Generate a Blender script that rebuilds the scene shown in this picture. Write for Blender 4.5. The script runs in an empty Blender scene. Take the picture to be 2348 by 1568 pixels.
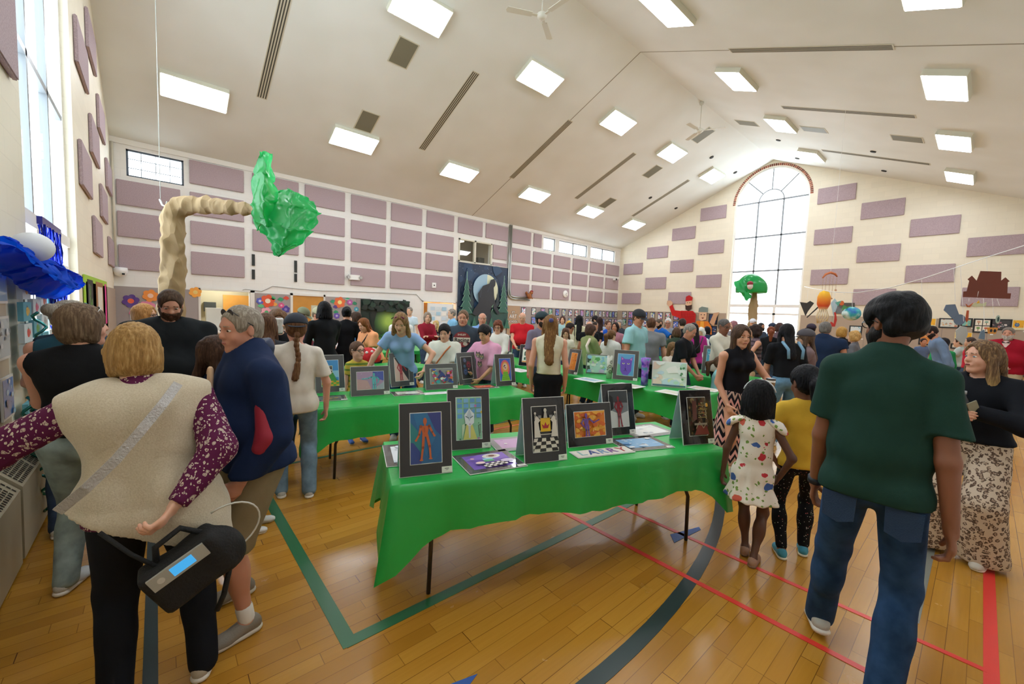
import bpy, math, random, numpy as np
from mathutils import Vector, Matrix
random.seed(7); PI = math.pi
SC = bpy.context.scene; COL = SC.collection
# ---------------------------------------------------------------- camera
FPX = 937.5; HC = 1.74
_y, _p, _r = [math.radians(a) for a in (48.935, 4.172, -2.110)]
_F = np.array([math.cos(_y)*math.cos(_p), math.sin(_y)*math.cos(_p), -math.sin(_p)])
_R = np.array([math.sin(_y), -math.cos(_y), 0.]); _D = np.cross(_F, _R)
CR = math.cos(_r)*_R + math.sin(_r)*_D; CD = -math.sin(_r)*_R + math.cos(_r)*_D
cd = bpy.data.cameras.new('camera'); cam = bpy.data.objects.new('camera', cd); COL.objects.link(cam)
cd.sensor_width = 36; cd.lens = 36*FPX/2348; cd.clip_start = .05; cd.clip_end = 300
cam.matrix_world = Matrix(((CR[0], -CD[0], -_F[0], 0), (CR[1], -CD[1], -_F[1], 0), (CR[2], -CD[2], -_F[2], HC), (0, 0, 0, 1)))
SC.camera = cam
# ---------------------------------------------------------------- world, exposure, render look
SC.view_settings.view_transform = 'Standard'; SC.view_settings.look = 'None'
SC.view_settings.exposure = 0.62; SC.view_settings.gamma = 1; SC.view_settings.use_curve_mapping = False
SC.cycles.max_bounces = 7; SC.cycles.diffuse_bounces = 4; SC.cycles.glossy_bounces = 3; SC.cycles.transmission_bounces = 3
SC.cycles.transparent_max_bounces = 6; SC.cycles.use_denoising = True; SC.cycles.caustics_reflective = False; SC.cycles.caustics_refractive = False
SC.cycles.adaptive_threshold = 0.03; SC.cycles.sample_clamp_indirect = 6
w = bpy.data.worlds.new('sky'); SC.world = w; w.use_nodes = True
bg = w.node_tree.nodes['Background']; bg.inputs[0].default_value = (.86, .94, 1.0, 1); bg.inputs[1].default_value = 4.2
LIGHT_E = 12.0        # strength of the ceiling diffusers
def portal(name, loc, rot, sx, sy):
    l = bpy.data.lights.new(name, 'AREA'); l.shape = 'RECTANGLE'; l.size = sx; l.size_y = sy; l.cycles.is_portal = True
    o = bpy.data.objects.new(name, l); o.location = loc; o.rotation_euler = rot; COL.objects.link(o); return o
# sky portals in the two tall window openings
portal('sky_portal_end', (25.3, 7.97, 5.2), (0, math.radians(90), 0), 9.6, 3.6)
portal('sky_portal_left', (-1.4, 7.97, 5.2), (0, math.radians(-90), 0), 9.6, 3.6)
# ---------------------------------------------------------------- helpers
def lin(h):
    if isinstance(h, str):
        h = h.lstrip('#'); c = [int(h[i:i+2], 16)/255 for i in (0, 2, 4)]
    else: c = list(h)
    return tuple(x/12.92 if x <= .04045 else ((x+.055)/1.055)**2.4 for x in c[:3]) + (1.,)
MATS = {}
def mat(name, color='#888888', rough=.6, metal=0., coat=0., bump=0., bscale=40., emit=0., sss=0., var=0., vscale=6., alpha=1., spec=.5, sheen=0.):
    if name in MATS: return MATS[name]
    m = bpy.data.materials.new(name); m.use_nodes = True; nt = m.node_tree; b = nt.nodes['Principled BSDF']; c = lin(color)
    b.inputs['Base Color'].default_value = c; b.inputs['Roughness'].default_value = rough; b.inputs['Metallic'].default_value = metal
    b.inputs['Coat Weight'].default_value = coat; b.inputs['Specular IOR Level'].default_value = spec; b.inputs['Sheen Weight'].default_value = sheen
    if sss: b.inputs['Subsurface Weight'].default_value = sss; b.inputs['Subsurface Radius'].default_value = (.012, .005, .003); b.inputs['Subsurface Scale'].default_value = 1.
    if alpha < 1: b.inputs['Alpha'].default_value = alpha
    if emit: b.inputs['Emission Color'].default_value = c; b.inputs['Emission Strength'].default_value = emit
    if bump or var:
        tc = nt.nodes.new('ShaderNodeTexCoord')
    if bump:
        n = nt.nodes.new('ShaderNodeTexNoise'); n.inputs['Scale'].default_value = bscale; n.inputs['Detail'].default_value = 4
        nt.links.new(tc.outputs['Object'], n.inputs['Vector'])
        bp = nt.nodes.new('ShaderNodeBump'); bp.inputs['Strength'].default_value = bump; bp.inputs['Distance'].default_value = .01
        nt.links.new(n.outputs['Fac'], bp.inputs['Height']); nt.links.new(bp.outputs['Normal'], b.inputs['Normal'])
    if var:
        n = nt.nodes.new('ShaderNodeTexNoise'); n.inputs['Scale'].default_value = vscale; n.inputs['Detail'].default_value = 5
        nt.links.new(tc.outputs['Object'], n.inputs['Vector'])
        mx = ramp(nt, n.outputs['Fac'], [(.3, [x*(1-var) for x in c[:3]]), (.7, [min(1, x*(1+var)) for x in c[:3]])])
        nt.links.new(mx, b.inputs['Base Color'])
    MATS[name] = m; return m
def ramp(nt, fac, stops, const=False):
    r = nt.nodes.new('ShaderNodeValToRGB'); cr = r.color_ramp
    if const: cr.interpolation = 'CONSTANT'
    while len(cr.elements) < len(stops): cr.elements.new(.5)
    for e, (p, c) in zip(cr.elements, stops): e.position = p; e.color = tuple(c[:3]) + (1,)
    nt.links.new(fac, r.inputs[0]); return r.outputs[0]
def nd(nt, typ, ins={}, **kw):
    n = nt.nodes.new('ShaderNode' + typ)
    for k, v in kw.items(): setattr(n, k, v)
    for k, v in ins.items():
        if hasattr(v, 'is_linked') or isinstance(v, bpy.types.NodeSocket): nt.links.new(v, n.inputs[k])
        else: n.inputs[k].default_value = v
    return n
def newmat(name, **kw):
    m = mat(name, **kw); nt = m.node_tree; return m, nt, nt.nodes['Principled BSDF']
def M(nt, op, a, b=0., c=0.):
    return nd(nt, 'Math', {0: a, 1: b, 2: c}, operation=op).outputs[0]
def mixc(nt, f, a, b):
    n = nt.nodes.new('ShaderNodeMix'); n.data_type = 'RGBA'
    for i, v in ((0, f), (6, a), (7, b)):
        if isinstance(v, bpy.types.NodeSocket): nt.links.new(v, n.inputs[i])
        else: n.inputs[i].default_value = v if i == 0 else tuple(v[:3]) + (1,)
    return n.outputs[2]
# colour per face comes from a face attribute: used for painted artwork and prints
def attr_mat(name, rough=.5, coat=0., bump=0.):
    m, nt, b = newmat(name, rough=rough, coat=coat)
    a = nd(nt, 'Attribute', attribute_name='paint'); nt.links.new(a.outputs['Color'], b.inputs['Base Color']); return m
def mesh_obj(name, verts, faces, m=None, parent=None, smooth=False, fmats=None, fcols=None):
    me = bpy.data.meshes.new(name)
    verts = np.asarray(verts, dtype=np.float32).reshape(-1, 3)
    if isinstance(faces, np.ndarray) and faces.ndim == 2:
        nf, k = faces.shape; me.vertices.add(len(verts)); me.vertices.foreach_set('co', verts.ravel())
        me.loops.add(nf*k); me.loops.foreach_set('vertex_index', faces.astype(np.int32).ravel())
        me.polygons.add(nf); me.polygons.foreach_set('loop_start', np.arange(0, nf*k, k, dtype=np.int32)); me.update(calc_edges=True)
    else: me.from_pydata(verts.tolist(), [], faces)
    if smooth: me.polygons.foreach_set('use_smooth', np.ones(len(me.polygons), dtype=bool))
    for x in (m if isinstance(m, (list, tuple)) else [m] if m else []): me.materials.append(x)
    if fmats is not None: me.polygons.foreach_set('material_index', np.asarray(fmats, dtype=np.int32))
    if fcols is not None:
        at = me.attributes.new('paint', 'FLOAT_COLOR', 'FACE'); at.data.foreach_set('color', np.asarray(fcols, dtype=np.float32).ravel())
    me.update(); o = bpy.data.objects.new(name, me); COL.objects.link(o)
    if parent: o.parent = parent
    return o
class MB:
    """collects boxes, tubes, prisms; build() links them as one mesh object"""
    def __init__(s): s.v = []; s.f = []; s.c = []; s.m = []
    def add(s, v, f, col=None, mi=0):
        n = len(s.v); s.v += [tuple(x) for x in v]; s.f += [tuple(i+n for i in q) for q in f]; s.c += [col or (1, 1, 1, 1)]*len(f); s.m += [mi]*len(f)
    def box(s, a, b, col=None, mi=0, T=None):
        x0, y0, z0 = a; x1, y1, z1 = b
        v = [(x0, y0, z0), (x1, y0, z0), (x1, y1, z0), (x0, y1, z0), (x0, y0, z1), (x1, y0, z1), (x1, y1, z1), (x0, y1, z1)]
        if T is not None: v = [T @ Vector(q) for q in v]
        s.add(v, [(0, 3, 2, 1), (4, 5, 6, 7), (0, 1, 5, 4), (1, 2, 6, 5), (2, 3, 7, 6), (3, 0, 4, 7)], col, mi); return s
    def tube(s, pts, r, n=8, col=None, mi=0, cap=True):
        pts = [Vector(p) for p in pts]; rs = r if isinstance(r, (list, tuple)) else [r]*len(pts); V = []; Fc = []
        up = None
        for i, p in enumerate(pts):
            t = (pts[min(i+1, len(pts)-1)] - pts[max(i-1, 0)]).normalized()
            if up is None: up = Vector((0, 0, 1)) if abs(t.z) < .9 else Vector((1, 0, 0))
            u = t.cross(up).normalized(); up = u.cross(t).normalized()
            for k in range(n):
                a = 2*PI*k/n; V.append(p + (u*math.cos(a) + up*math.sin(a))*rs[i])
        for i in range(len(pts)-1):
            for k in range(n): Fc.append((i*n+k, i*n+(k+1) % n, (i+1)*n+(k+1) % n, (i+1)*n+k))
        if cap: Fc.append(tuple(range(n-1, -1, -1))); Fc.append(tuple(range((len(pts)-1)*n, len(pts)*n)))
        s.add(V, Fc, col, mi); return s
    def prism(s, poly, d0, d1, T=lambda u, v, w: (u, v, w), col=None, mi=0):
        """polygon (u,v) extruded from w=d0 to d1 and mapped by T"""
        n = len(poly); v = [T(u, q, d0) for u, q in poly] + [T(u, q, d1) for u, q in poly]
        s.add(v, [tuple(range(n-1, -1, -1)), tuple(range(n, 2*n))] + [(i, (i+1) % n, n+(i+1) % n, n+i) for i in range(n)], col, mi); return s
    def lathe(s, prof, n=16, col=None, mi=0, T=lambda p: p):
        V = []; Fc = []
        for r, z in prof:
            for k in range(n): V.append(T((r*math.cos(2*PI*k/n), r*math.sin(2*PI*k/n), z)))
        for i in range(len(prof)-1):
            for k in range(n): Fc.append((i*n+k, i*n+(k+1) % n, (i+1)*n+(k+1) % n, (i+1)*n+k))
        s.add(V, Fc, col, mi); return s
    def build(s, name, m=None, parent=None, smooth=False, paint=False, multi=False):
        return mesh_obj(name, s.v, s.f, m, parent, smooth, s.m if multi else None, s.c if paint else None)
def tag(o, label=None, cat=None, group=None, kind=None):
    if label: o['label'] = label
    if cat: o['category'] = cat
    if group: o['group'] = group
    if kind: o['kind'] = kind
    return o
def empty(name, loc=(0, 0, 0), rz=0, label=None, cat=None, group=None):
    o = bpy.data.objects.new(name, None); COL.objects.link(o); o.location = loc; o.rotation_euler = (0, 0, rz); o.empty_display_size = .1
    return tag(o, label, cat, group)
def struct(name, b, m, parent=None, **kw):
    o = b.build(name, m, parent, **kw)
    if parent is None: o['kind'] = 'structure'
    return o
def rect(w, h, u0=0, v0=0): return [(u0, v0), (u0+w, v0), (u0+w, v0+h), (u0, v0+h)]
def ell(cx, cy, rx, ry, n=20, a0=0., a1=2*PI):
    full = abs(a1-a0-2*PI) < 1e-6
    return [(cx+rx*math.cos(a0+(a1-a0)*k/(n if full else n-1)), cy+ry*math.sin(a0+(a1-a0)*k/(n if full else n-1))) for k in range(n)]
class Art:
    """a flat picture made of coloured polygons laid in thin coats: u to the right, v up, w out of the sheet"""
    def __init__(s, w, h, bg=None): s.V = []; s.F = []; s.C = []; s.k = 0; s.w = w; s.h = h; s.dz = .0004; bg and s.poly(rect(w, h), bg)
    def poly(s, P, c):
        n = len(s.V); z = s.k*s.dz; s.k += 1; s.V += [(u, v, z) for u, v in P]; s.F.append(tuple(range(n, n+len(P)))); s.C.append(lin(c)); return s
    def polys(s, Ps, c):
        z = s.k*s.dz; s.k += 1
        for P in Ps: n = len(s.V); s.V += [(u, v, z) for u, v in P]; s.F.append(tuple(range(n, n+len(P)))); s.C.append(lin(c))
        return s
    def rect(s, u, v, w, h, c): return s.poly(rect(w, h, u, v), c)
    def ell(s, u, v, rx, ry, c, n=18): return s.poly(ell(u, v, rx, ry, n), c)
    def line(s, pts, t, c):
        Q = []
        for (a, b), (x, y) in zip(pts[:-1], pts[1:]):
            L = math.hypot(x-a, y-b) or 1e-6; nx, ny = -(y-b)/L*t/2, (x-a)/L*t/2; ex, ey = (x-a)/L*t*.3, (y-b)/L*t*.3
            Q.append([(a+nx-ex, b+ny-ey), (a-nx-ex, b-ny-ey), (x-nx+ex, y-ny+ey), (x+nx+ex, y+ny+ey)])
        return s.polys(Q, c)
    def rnd(s, n, cols, r0, r1, rng, el=1., box=None):
        u0, v0, u1, v1 = box or (0, 0, s.w, s.h)
        for i in range(n):
            c = rng.choice(cols); cx = rng.uniform(u0, u1); cy = rng.uniform(v0, v1); r = rng.uniform(r0, r1); k = 7; a = rng.uniform(0, 3)
            P = []
            for j in range(k):
                q = r*rng.uniform(.7, 1.2); t = a+2*PI*j/k; P.append((min(u1, max(u0, cx+q*math.cos(t)*el)), min(v1, max(v0, cy+q*math.sin(t)))))
            s.poly(P, c)
        return s
    def build(s, name, T, m, parent=None):
        V = [T(*v) for v in s.V]; F = s.F
        a, b, c = [Vector(T(*q)) for q in ((0, 0, 0), (1, 0, 0), (0, 1, 0))]; nn = (b-a).cross(c-a); ww = Vector(T(0, 0, 1))-a
        return mesh_obj(name, V, F if nn.dot(ww) > 0 else [f[::-1] for f in F], m, parent, fcols=s.C)
# ================================================================ the hall
XL, XE, YW, YE, RY, RZ, SL = -.95, 24.86, 17.2, -1.35, 7.97, 10.28, .415
def roofz(y): return RZ - SL*abs(y-RY)
def wall_mat(name, axis, tint='#ece8de'):
    m, nt, b = newmat(name, color=tint, rough=.55)
    tc = nd(nt, 'TexCoord'); sp = nd(nt, 'SeparateXYZ', {0: tc.outputs['Object']})
    cb = nd(nt, 'CombineXYZ', {0: sp.outputs[axis], 1: sp.outputs[2]})
    br = nd(nt, 'TexBrick', {'Vector': cb.outputs[0], 'Scale': 1., 'Mortar Size': .006, 'Mortar Smooth': .4, 'Brick Width': .485, 'Row Height': .2425, 'Color1': lin(tint), 'Color2': tuple(x*.96 for x in lin(tint)[:3])+(1,), 'Mortar': tuple(x*.92 for x in lin(tint)[:3])+(1,)})
    nt.links.new(br.outputs['Color'], b.inputs['Base Color'])
    bp = nd(nt, 'Bump', {'Strength': .12, 'Distance': .01, 'Height': M(nt, 'SUBTRACT', 1., br.outputs['Fac'])}); nt.links.new(bp.outputs['Normal'], b.inputs['Normal']); return m
MW_X = wall_mat('painted_block_x', 0, '#efeeea'); MW_Y = wall_mat('painted_block_y', 1, '#f0e9d4')
# --- floor: narrow maple strips running along the hall, glossy finish
m, nt, b = newmat('maple_floor', color='#c98f3a', rough=.2)
tc = nd(nt, 'TexCoord'); sp = nd(nt, 'SeparateXYZ', {0: tc.outputs['Object']})
row = M(nt, 'FLOOR', M(nt, 'DIVIDE', sp.outputs[1], .082)); rr = nd(nt, 'TexWhiteNoise', {'W': row}, noise_dimensions='1D')
xs = M(nt, 'ADD', sp.outputs[0], M(nt, 'MULTIPLY', rr.outputs['Value'], 9.)); seg = M(nt, 'FLOOR', M(nt, 'DIVIDE', xs, .62))
cell = nd(nt, 'CombineXYZ', {0: seg, 1: row}); wn = nd(nt, 'TexWhiteNoise', {0: cell.outputs[0]}, noise_dimensions='2D')
fy = M(nt, 'FRACT', M(nt, 'DIVIDE', sp.outputs[1], .082)); fx = M(nt, 'FRACT', M(nt, 'DIVIDE', xs, .62))
gy = M(nt, 'LESS_THAN', M(nt, 'ABSOLUTE', M(nt, 'SUBTRACT', fy, .5)), .482); gx = M(nt, 'LESS_THAN', M(nt, 'ABSOLUTE', M(nt, 'SUBTRACT', fx, .5)), .497)
row5 = M(nt, 'LESS_THAN', M(nt, 'FRACT', M(nt, 'DIVIDE', row, 5.)), .15)
gap = M(nt, 'MULTIPLY', gy, gx)
mp = nd(nt, 'Mapping', {0: tc.outputs['Object'], 'Scale': (1.2, 22, 1)}); gr = nd(nt, 'TexNoise', {'Vector': mp.outputs[0], 'Scale': 2.5, 'Detail': 6., 'Distortion': .6})
base = ramp(nt, wn.outputs['Value'], [(0, lin('#a46e20')), (.35, lin('#ba832a')), (.7, lin('#c59036')), (1, lin('#b27a26'))])
dark = mixc(nt, M(nt, 'MULTIPLY', gr.outputs['Fac'], .55), base, lin('#96621a'))
big = nd(nt, 'TexNoise', {'Vector': tc.outputs['Object'], 'Scale': .7, 'Detail': 3.}); warm = mixc(nt, M(nt, 'MULTIPLY', big.outputs['Fac'], .35), dark, lin('#cf9a3a'))
fin = mixc(nt, gap, lin('#5a3410'), warm); fin2 = mixc(nt, M(nt, 'ADD', M(nt, 'MULTIPLY', gap, .55), .45), lin('#5a3410'), warm)
nt.links.new(mixc(nt, row5, fin2, fin), b.inputs['Base Color'])
rn = nd(nt, 'TexNoise', {'Vector': tc.outputs['Object'], 'Scale': 5., 'Detail': 4.}); nt.links.new(M(nt, 'ADD', .16, M(nt, 'MULTIPLY', rn.outputs['Fac'], .16)), b.inputs['Roughness'])
wv = nd(nt, 'TexNoise', {'Vector': tc.outputs['Object'], 'Scale': 1.6, 'Detail': 2.}); bp = nd(nt, 'Bump', {'Strength': .05, 'Distance': .02, 'Height': M(nt, 'ADD', wv.outputs['Fac'], M(nt, 'MULTIPLY', gap, .05))}); nt.links.new(bp.outputs['Normal'], b.inputs['Normal'])
MFLOOR = m
struct('floor', MB().box((XL-.3, YE-.3, -.2), (XE+.3, YW+2.5, 0)), MFLOOR)
# --- painted and taped court lines (each a thin strip lying on the boards)
def strip(name, label, pts, wd, col, z=.0022):
    b = MB(); P = [Vector((x, y, 0)) for x, y in pts]; V = []
    for i, p in enumerate(P):
        t = (P[min(i+1, len(P)-1)]-P[max(i-1, 0)]).normalized(); n = Vector((-t.y, t.x, 0))*wd/2; V += [(p.x+n.x, p.y+n.y, z), (p.x-n.x, p.y-n.y, z), (p.x-n.x, p.y-n.y, .0003), (p.x+n.x, p.y+n.y, .0003)]
    F = []
    for i in range(len(P)-1):
        a = 4*i; F += [(a, a+1, a+5, a+4), (a+1, a+2, a+6, a+5), (a+3, a, a+4, a+7)]
    b.add(V, [f[::-1] for f in F]); o = b.build(name, mat(*col)); tag(o, label, 'floor line'); return o
GRN = ('court_green', '#2f6b45', .3); RED = ('court_red', '#e23b32', .35); BLK = ('court_black', '#2c3a3c', .3); BLU = ('tape_blue', '#2f5aa8', .5)
strip('court_line', 'green painted court line running from the near corner toward the far wall', [(.72, 2.0), (.72, 9.2)], .075, GRN)
strip('court_line', 'green painted court line passing under the front table', [(.70, 2.03), (7.4, 2.03)], .07, GRN, .0026)
strip('court_line', 'faded green court line crossing behind the front table', [(.76, 4.85), (9.5, 4.85)], .05, GRN)
strip('court_line', 'thin red tape line beneath the front table, crossing the black arc', [(2.67, 3.0), (2.67, -.15)], .04, RED, .003)
strip('court_line', 'thin red tape line beside the child in the floral dress', [(3.17, 3.0), (3.17, -.15)], .035, RED, .003)
strip('court_line', 'wide red line running away past the leopard print trousers', [(1.5, -.165), (7.5, -.165)], .055, RED)
strip('court_line', 'orange painted line on the boards behind the second table', [(2.6, 4.62), (9, 4.62)], .05, ('court_orange', '#e2703a', .35))
strip('court_line', 'grey line behind the legs of the man in dark green', [(3.35, .14), (12, .14)], .06, ('court_grey', '#7d8078', .35))
strip('court_line', 'black line beside the woman in the fleece vest', [(-.055, .4), (-.055, 9)], .055, BLK)
arc = []
for k in range(40):
    a = math.radians(-128 + 80*k/39); arc.append((1.75+6.2*math.cos(a), 7.28+6.2*math.sin(a)))
strip('court_line', 'black curved court line sweeping across the foreground boards', arc, .085, BLK, .0024)
for i, (p, lb) in enumerate((([(3.0, 1.44), (3.09, 1.52), (3.40, 1.43), (3.37, 1.40)], 'torn strip of blue tape on the floor by the table leg'), ([(.98, 1.50), (1.02, 1.42), (1.13, 1.46)], 'small blue tape scrap on the boards at the bottom edge'))):
    o = MB().prism(p, .0005, .003).build('floor_tape', mat(*BLU)); tag(o, lb, 'tape')
# --- walls with the openings they really have
def wall_y(name, y, th, holes, x0, x1, ztop, m):
    """wall in the plane y (inner face), rectangular holes (x0,z0,x1,z1)"""
    b = MB(); xs = sorted({x0, x1} | {h[0] for h in holes} | {h[2] for h in holes})
    for a, c in zip(xs[:-1], xs[1:]):
        hs = sorted([(h[1], h[3]) for h in holes if h[0] <= a+1e-6 and h[2] >= c-1e-6]); z = 0
        for p, q in hs:
            if p > z: b.box((a, min(y, y+th), z), (c, max(y, y+th), p))
            z = q
        b.box((a, min(y, y+th), z), (c, max(y, y+th), ztop))
    return struct(name, b, m)
CW = [(-.6, 5.4, .75, 6.2), (17.16, 5.45, 18.16, 6.19), (18.5, 5.45, 21.18, 6.19), (21.53, 5.45, 24.2, 6.22)]
DOORS = [(1.12, .72, 2.53, 2.1), (3.9, 0, 5.0, 2.07), (9.4, 0, 11.2, 2.08)]
wall_y('wall_north', YW, .3, CW + DOORS + [(11.27, 4.13, 13.35, 5.27)], XL-.3, XE+.3, 6.6, MW_X)
b = MB(); b.box((XL-.3, YE-.3, 0), (XE+.3, YE, 6.6)); struct('wall_south', b, MW_X)
def gable(name, x, th, m):
    """gable wall in the plane x with the tall arched window opening: centre y=RY, half width 1.78, spring 8.2"""
    b = MB(); x0, x1 = min(x, x+th), max(x, x+th); hw = 1.76; zs = 8.2; N = 24
    b.box((x0, YE-.3, 0), (x1, RY-hw, roofz(YE)), T=None) if False else None
    def T(u, v, w): return (w, u, v)
    b.prism([(YE-.3, 0), (RY-hw, 0), (RY-hw, roofz(RY-hw)+.1), (YE-.3, roofz(YE-.3)+.1)], x0, x1, T)
    b.prism([(RY+hw, 0), (YW+.3, 0), (YW+.3, roofz(YW+.3)+.1), (RY+hw, roofz(RY+hw)+.1)], x0, x1, T)
    b.box((x0, RY-hw, 0), (x1, RY+hw, .85))
    A = [(RY-hw*math.cos(PI*k/N), zs+hw*math.sin(PI*k/N)) for k in range(N+1)]
    for p, q in zip(A[:-1], A[1:]): b.prism([p, q, (q[0], max(roofz(q[0])+.1, q[1]+.01)), (p[0], max(roofz(p[0])+.1, p[1]+.01))], x0, x1, T)
    return struct(name, b, m)
gable('wall_east', XE, .3, MW_Y); gable('wall_west', XL, -.3, MW_Y)
# --- ceiling: two sloping planes
m, nt, b_ = newmat('ceiling_paint', color='#e4dfcd', rough=.7)
tc = nd(nt, 'TexCoord'); n = nd(nt, 'TexNoise', {'Vector': tc.outputs['Object'], 'Scale': .5, 'Detail': 2.})
nt.links.new(ramp(nt, n.outputs['Fac'], [(.3, lin('#e0e2dc')), (.7, lin('#eaedea'))]), b_.inputs['Base Color'])
b = MB()
T = lambda u, v, w: (w, u, v)
b.prism([(RY, RZ), (YW+.3, roofz(YW+.3)), (YW+.3, roofz(YW+.3)+.3), (RY, RZ+.3)], XL-.35, XE+.35, T)
b.prism([(RY, RZ), (RY, RZ+.3), (YE-.35, roofz(YE-.35)+.3), (YE-.35, roofz(YE-.35))], XL-.35, XE+.35, T)
struct('ceiling', b, m)
TRW = mat('trim_white', '#eeece6', .4)
struct('trim_1', MB().box((XL, YW-.035, 6.3), (XE, YW, 6.46)), TRW)
# control joints up both slopes
JM = mat('joint_dark', '#9a9484', .8)
def slope_T(x, y, side):
    """matrix for things fixed to the ceiling at (x, y): local x along the hall, local y up the slope, local -z into the room"""
    a = math.atan(SL)*(-1 if side > 0 else 1)
    return Matrix.Translation((x, y, roofz(y))) @ Matrix.Rotation(a, 4, 'X')
for i, s_ in enumerate((1, -1)):
    y0, y1 = (RY, YW) if s_ > 0 else (YE, RY); L = (y1-y0)/math.cos(math.atan(SL)); T_ = slope_T(12.0, (y0+y1)/2, s_)
    struct('trim_%d' % (i+2), MB().box((-.012, -L/2, -.006), (.012, L/2, .0), T=T_), JM)
# --- dado of grey wall padding with seams
PADN = mat('wall_pad_grey', '#a39a98', .7, bump=.05, bscale=300); PADE = mat('wall_pad_tan', '#b0a08f', .7, bump=.05, bscale=300)
SEAM = mat('pad_seam', '#857c7a', .7)
b = MB(); s2 = MB()
for a, c in ((XL, 1.06), (2.66, 3.82), (5.06, 6.9), (14.5, XE)):
    b.box((a, YW-.04, .1), (c, YW, 2.09)); x = a
    while x < c-.3: s2.box((x-.006, YW-.043, .1), (x+.006, YW-.04, 2.09)); x += 1.24
o = struct('trim_4', b, PADN); s2.build('seam', SEAM, o)
b = MB(); s2 = MB()
for a, c in ((YE, 6.15), (9.8, YW-.05)):
    b.box((XE-.04, a, .1), (XE, c, 2.13)); y = a
    while y < c-.3: s2.box((XE-.043, y-.006, .1), (XE-.04, y+.006, 2.13)); y += 1.24
o = struct('trim_5', b, PADE); s2.build('seam', SEAM, o)
b = MB(); b.box((XL, 10.3, .1), (XL+.03, YW-.05, 2.0)); struct('trim_6', b, PADE)
struct('baseboard_north', MB().box((XL, YW-.05, 0), (1.06, YW, .1)).box((2.6, YW-.05, 0), (3.8, YW, .1)).box((5.1, YW-.05, 0), (9.3, YW, .1)).box((11.3, YW-.05, 0), (XE, YW, .1)), mat('rubber_base', '#4a4542', .6))
struct('baseboard_east', MB().box((XE-.05, YE, 0), (XE, YW, .1)), mat('rubber_base', '#4a4542', .6))
# --- windows
FR = mat('window_frame', '#f2f3f2', .35); FG = mat('mullion_grey', '#8f959b', .4); FD = mat('sash_dark', '#4a5563', .4)
gm = bpy.data.materials.new('window_glass'); gm.use_nodes = True; nt = gm.node_tree; nt.nodes.clear()
out = nt.nodes.new('ShaderNodeOutputMaterial'); tr = nt.nodes.new('ShaderNodeBsdfTransparent'); gl = nt.nodes.new('ShaderNodeBsdfGlossy'); gl.inputs['Roughness'].default_value = .02
mx = nt.nodes.new('ShaderNodeMixShader'); mx.inputs[0].default_value = .05; tr.inputs[0].default_value = (.97, .99, .99, 1)
nt.links.new(tr.outputs[0], mx.inputs[1]); nt.links.new(gl.outputs[0], mx.inputs[2]); nt.links.new(mx.outputs[0], out.inputs[0]); GLASS = gm
BRICK, nt, b_ = newmat('arch_brick', color='#a8604a', rough=.8)
tc = nd(nt, 'TexCoord'); mp = nd(nt, 'Mapping', {0: tc.outputs['Object'], 'Rotation': (0, PI/2, 0)}); n = nd(nt, 'TexNoise', {'Vector': tc.outputs['Object'], 'Scale': 9., 'Detail': 2.})
nt.links.new(ramp(nt, n.outputs['Fac'], [(.35, lin('#7d4a3e')), (.5, lin('#b06a52')), (.65, lin('#c98a72'))], True), b_.inputs['Base Color'])
def big_window(n, x, sgn):
    """sgn +1: outside lies toward +x"""
    hw = 1.76; zs = 8.2; fx = x + sgn*.14; T = lambda u, v, w: (w, u, v)
    A = lambda r, N=28, c=RY: [(c-r*math.cos(PI*k/N), zs+r*math.sin(PI*k/N)) for k in range(N+1)]
    o = MB()
    for p, q, p2, q2 in zip(A(hw)[:-1], A(hw)[1:], A(hw-.1)[:-1], A(hw-.1)[1:]): o.prism([p, q, q2, p2], fx-.04, fx+.04, T)
    for y0 in (RY-hw, RY+hw-.1): o.box((fx-.04, y0, .85), (fx+.04, y0+.1, zs))
    o.box((fx-.06, RY-hw, 2.5), (fx+.06, RY+hw, 2.66)); o.box((fx-.05, RY-hw, .85), (fx+.05, RY+hw, .97)); o.box((fx-.05, RY-hw+.1, 2.1), (fx+.05, RY+hw-.1, 2.2))
    for y0 in (RY-.56, RY+.56): o.box((fx-.05, y0-.06, .9), (fx+.05, y0+.06, 2.6))
    fo = o.build('window_%d' % n, FR); tag(fo, kind='structure'); g = MB()
    for z in (4.48, 6.34, zs): g.box((fx-.05, RY-hw+.08, z-.04), (fx+.03, RY+hw-.08, z+.04))
    for y0 in (RY-.6, RY+.6): g.box((fx-.05, y0-.036, 2.6), (fx+.03, y0+.036, zs))
    for p, q, p2, q2 in zip(A(.62, 16)[:-1], A(.62, 16)[1:], A(.57, 16)[:-1], A(.57, 16)[1:]): g.prism([p, q, q2, p2], fx-.03, fx+.03, T)
    for a in (PI*.25, PI*.5, PI*.75): g.tube([(fx, RY-.6*math.cos(a), zs+.6*math.sin(a)), (fx, RY-1.7*math.cos(a), zs+1.7*math.sin(a))], .034, 6)
    g.build('mullion', FG, fo)
    P = [(RY-hw+.05, .9), (RY+hw-.05, .9)] + [(y, z) for y, z in A(hw-.05)[::-1]]
    MB().prism(P, fx-.004, fx+.004, T).build('pane', GLASS, fo)
    bk = MB()
    for k in range(60):
        a0, a1 = PI*k/60+.006, PI*(k+1)/60-.006; q = lambda r, a: (RY-r*math.cos(a), zs+r*math.sin(a))
        bk.prism([q(hw, a0), q(hw, a1), q(hw+.13, a1), q(hw+.13, a0)], x-sgn*.012, x+sgn*.1, T)
    bk.build('brick_arch', BRICK, fo)
    MB().box((min(x-sgn*.06, fx), RY-hw-.03, .78), (max(x-sgn*.06, fx), RY+hw+.03, .85)).build('window_sill', FR, fo)
big_window(1, XE, 1); big_window(2, XL, -1)
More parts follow.
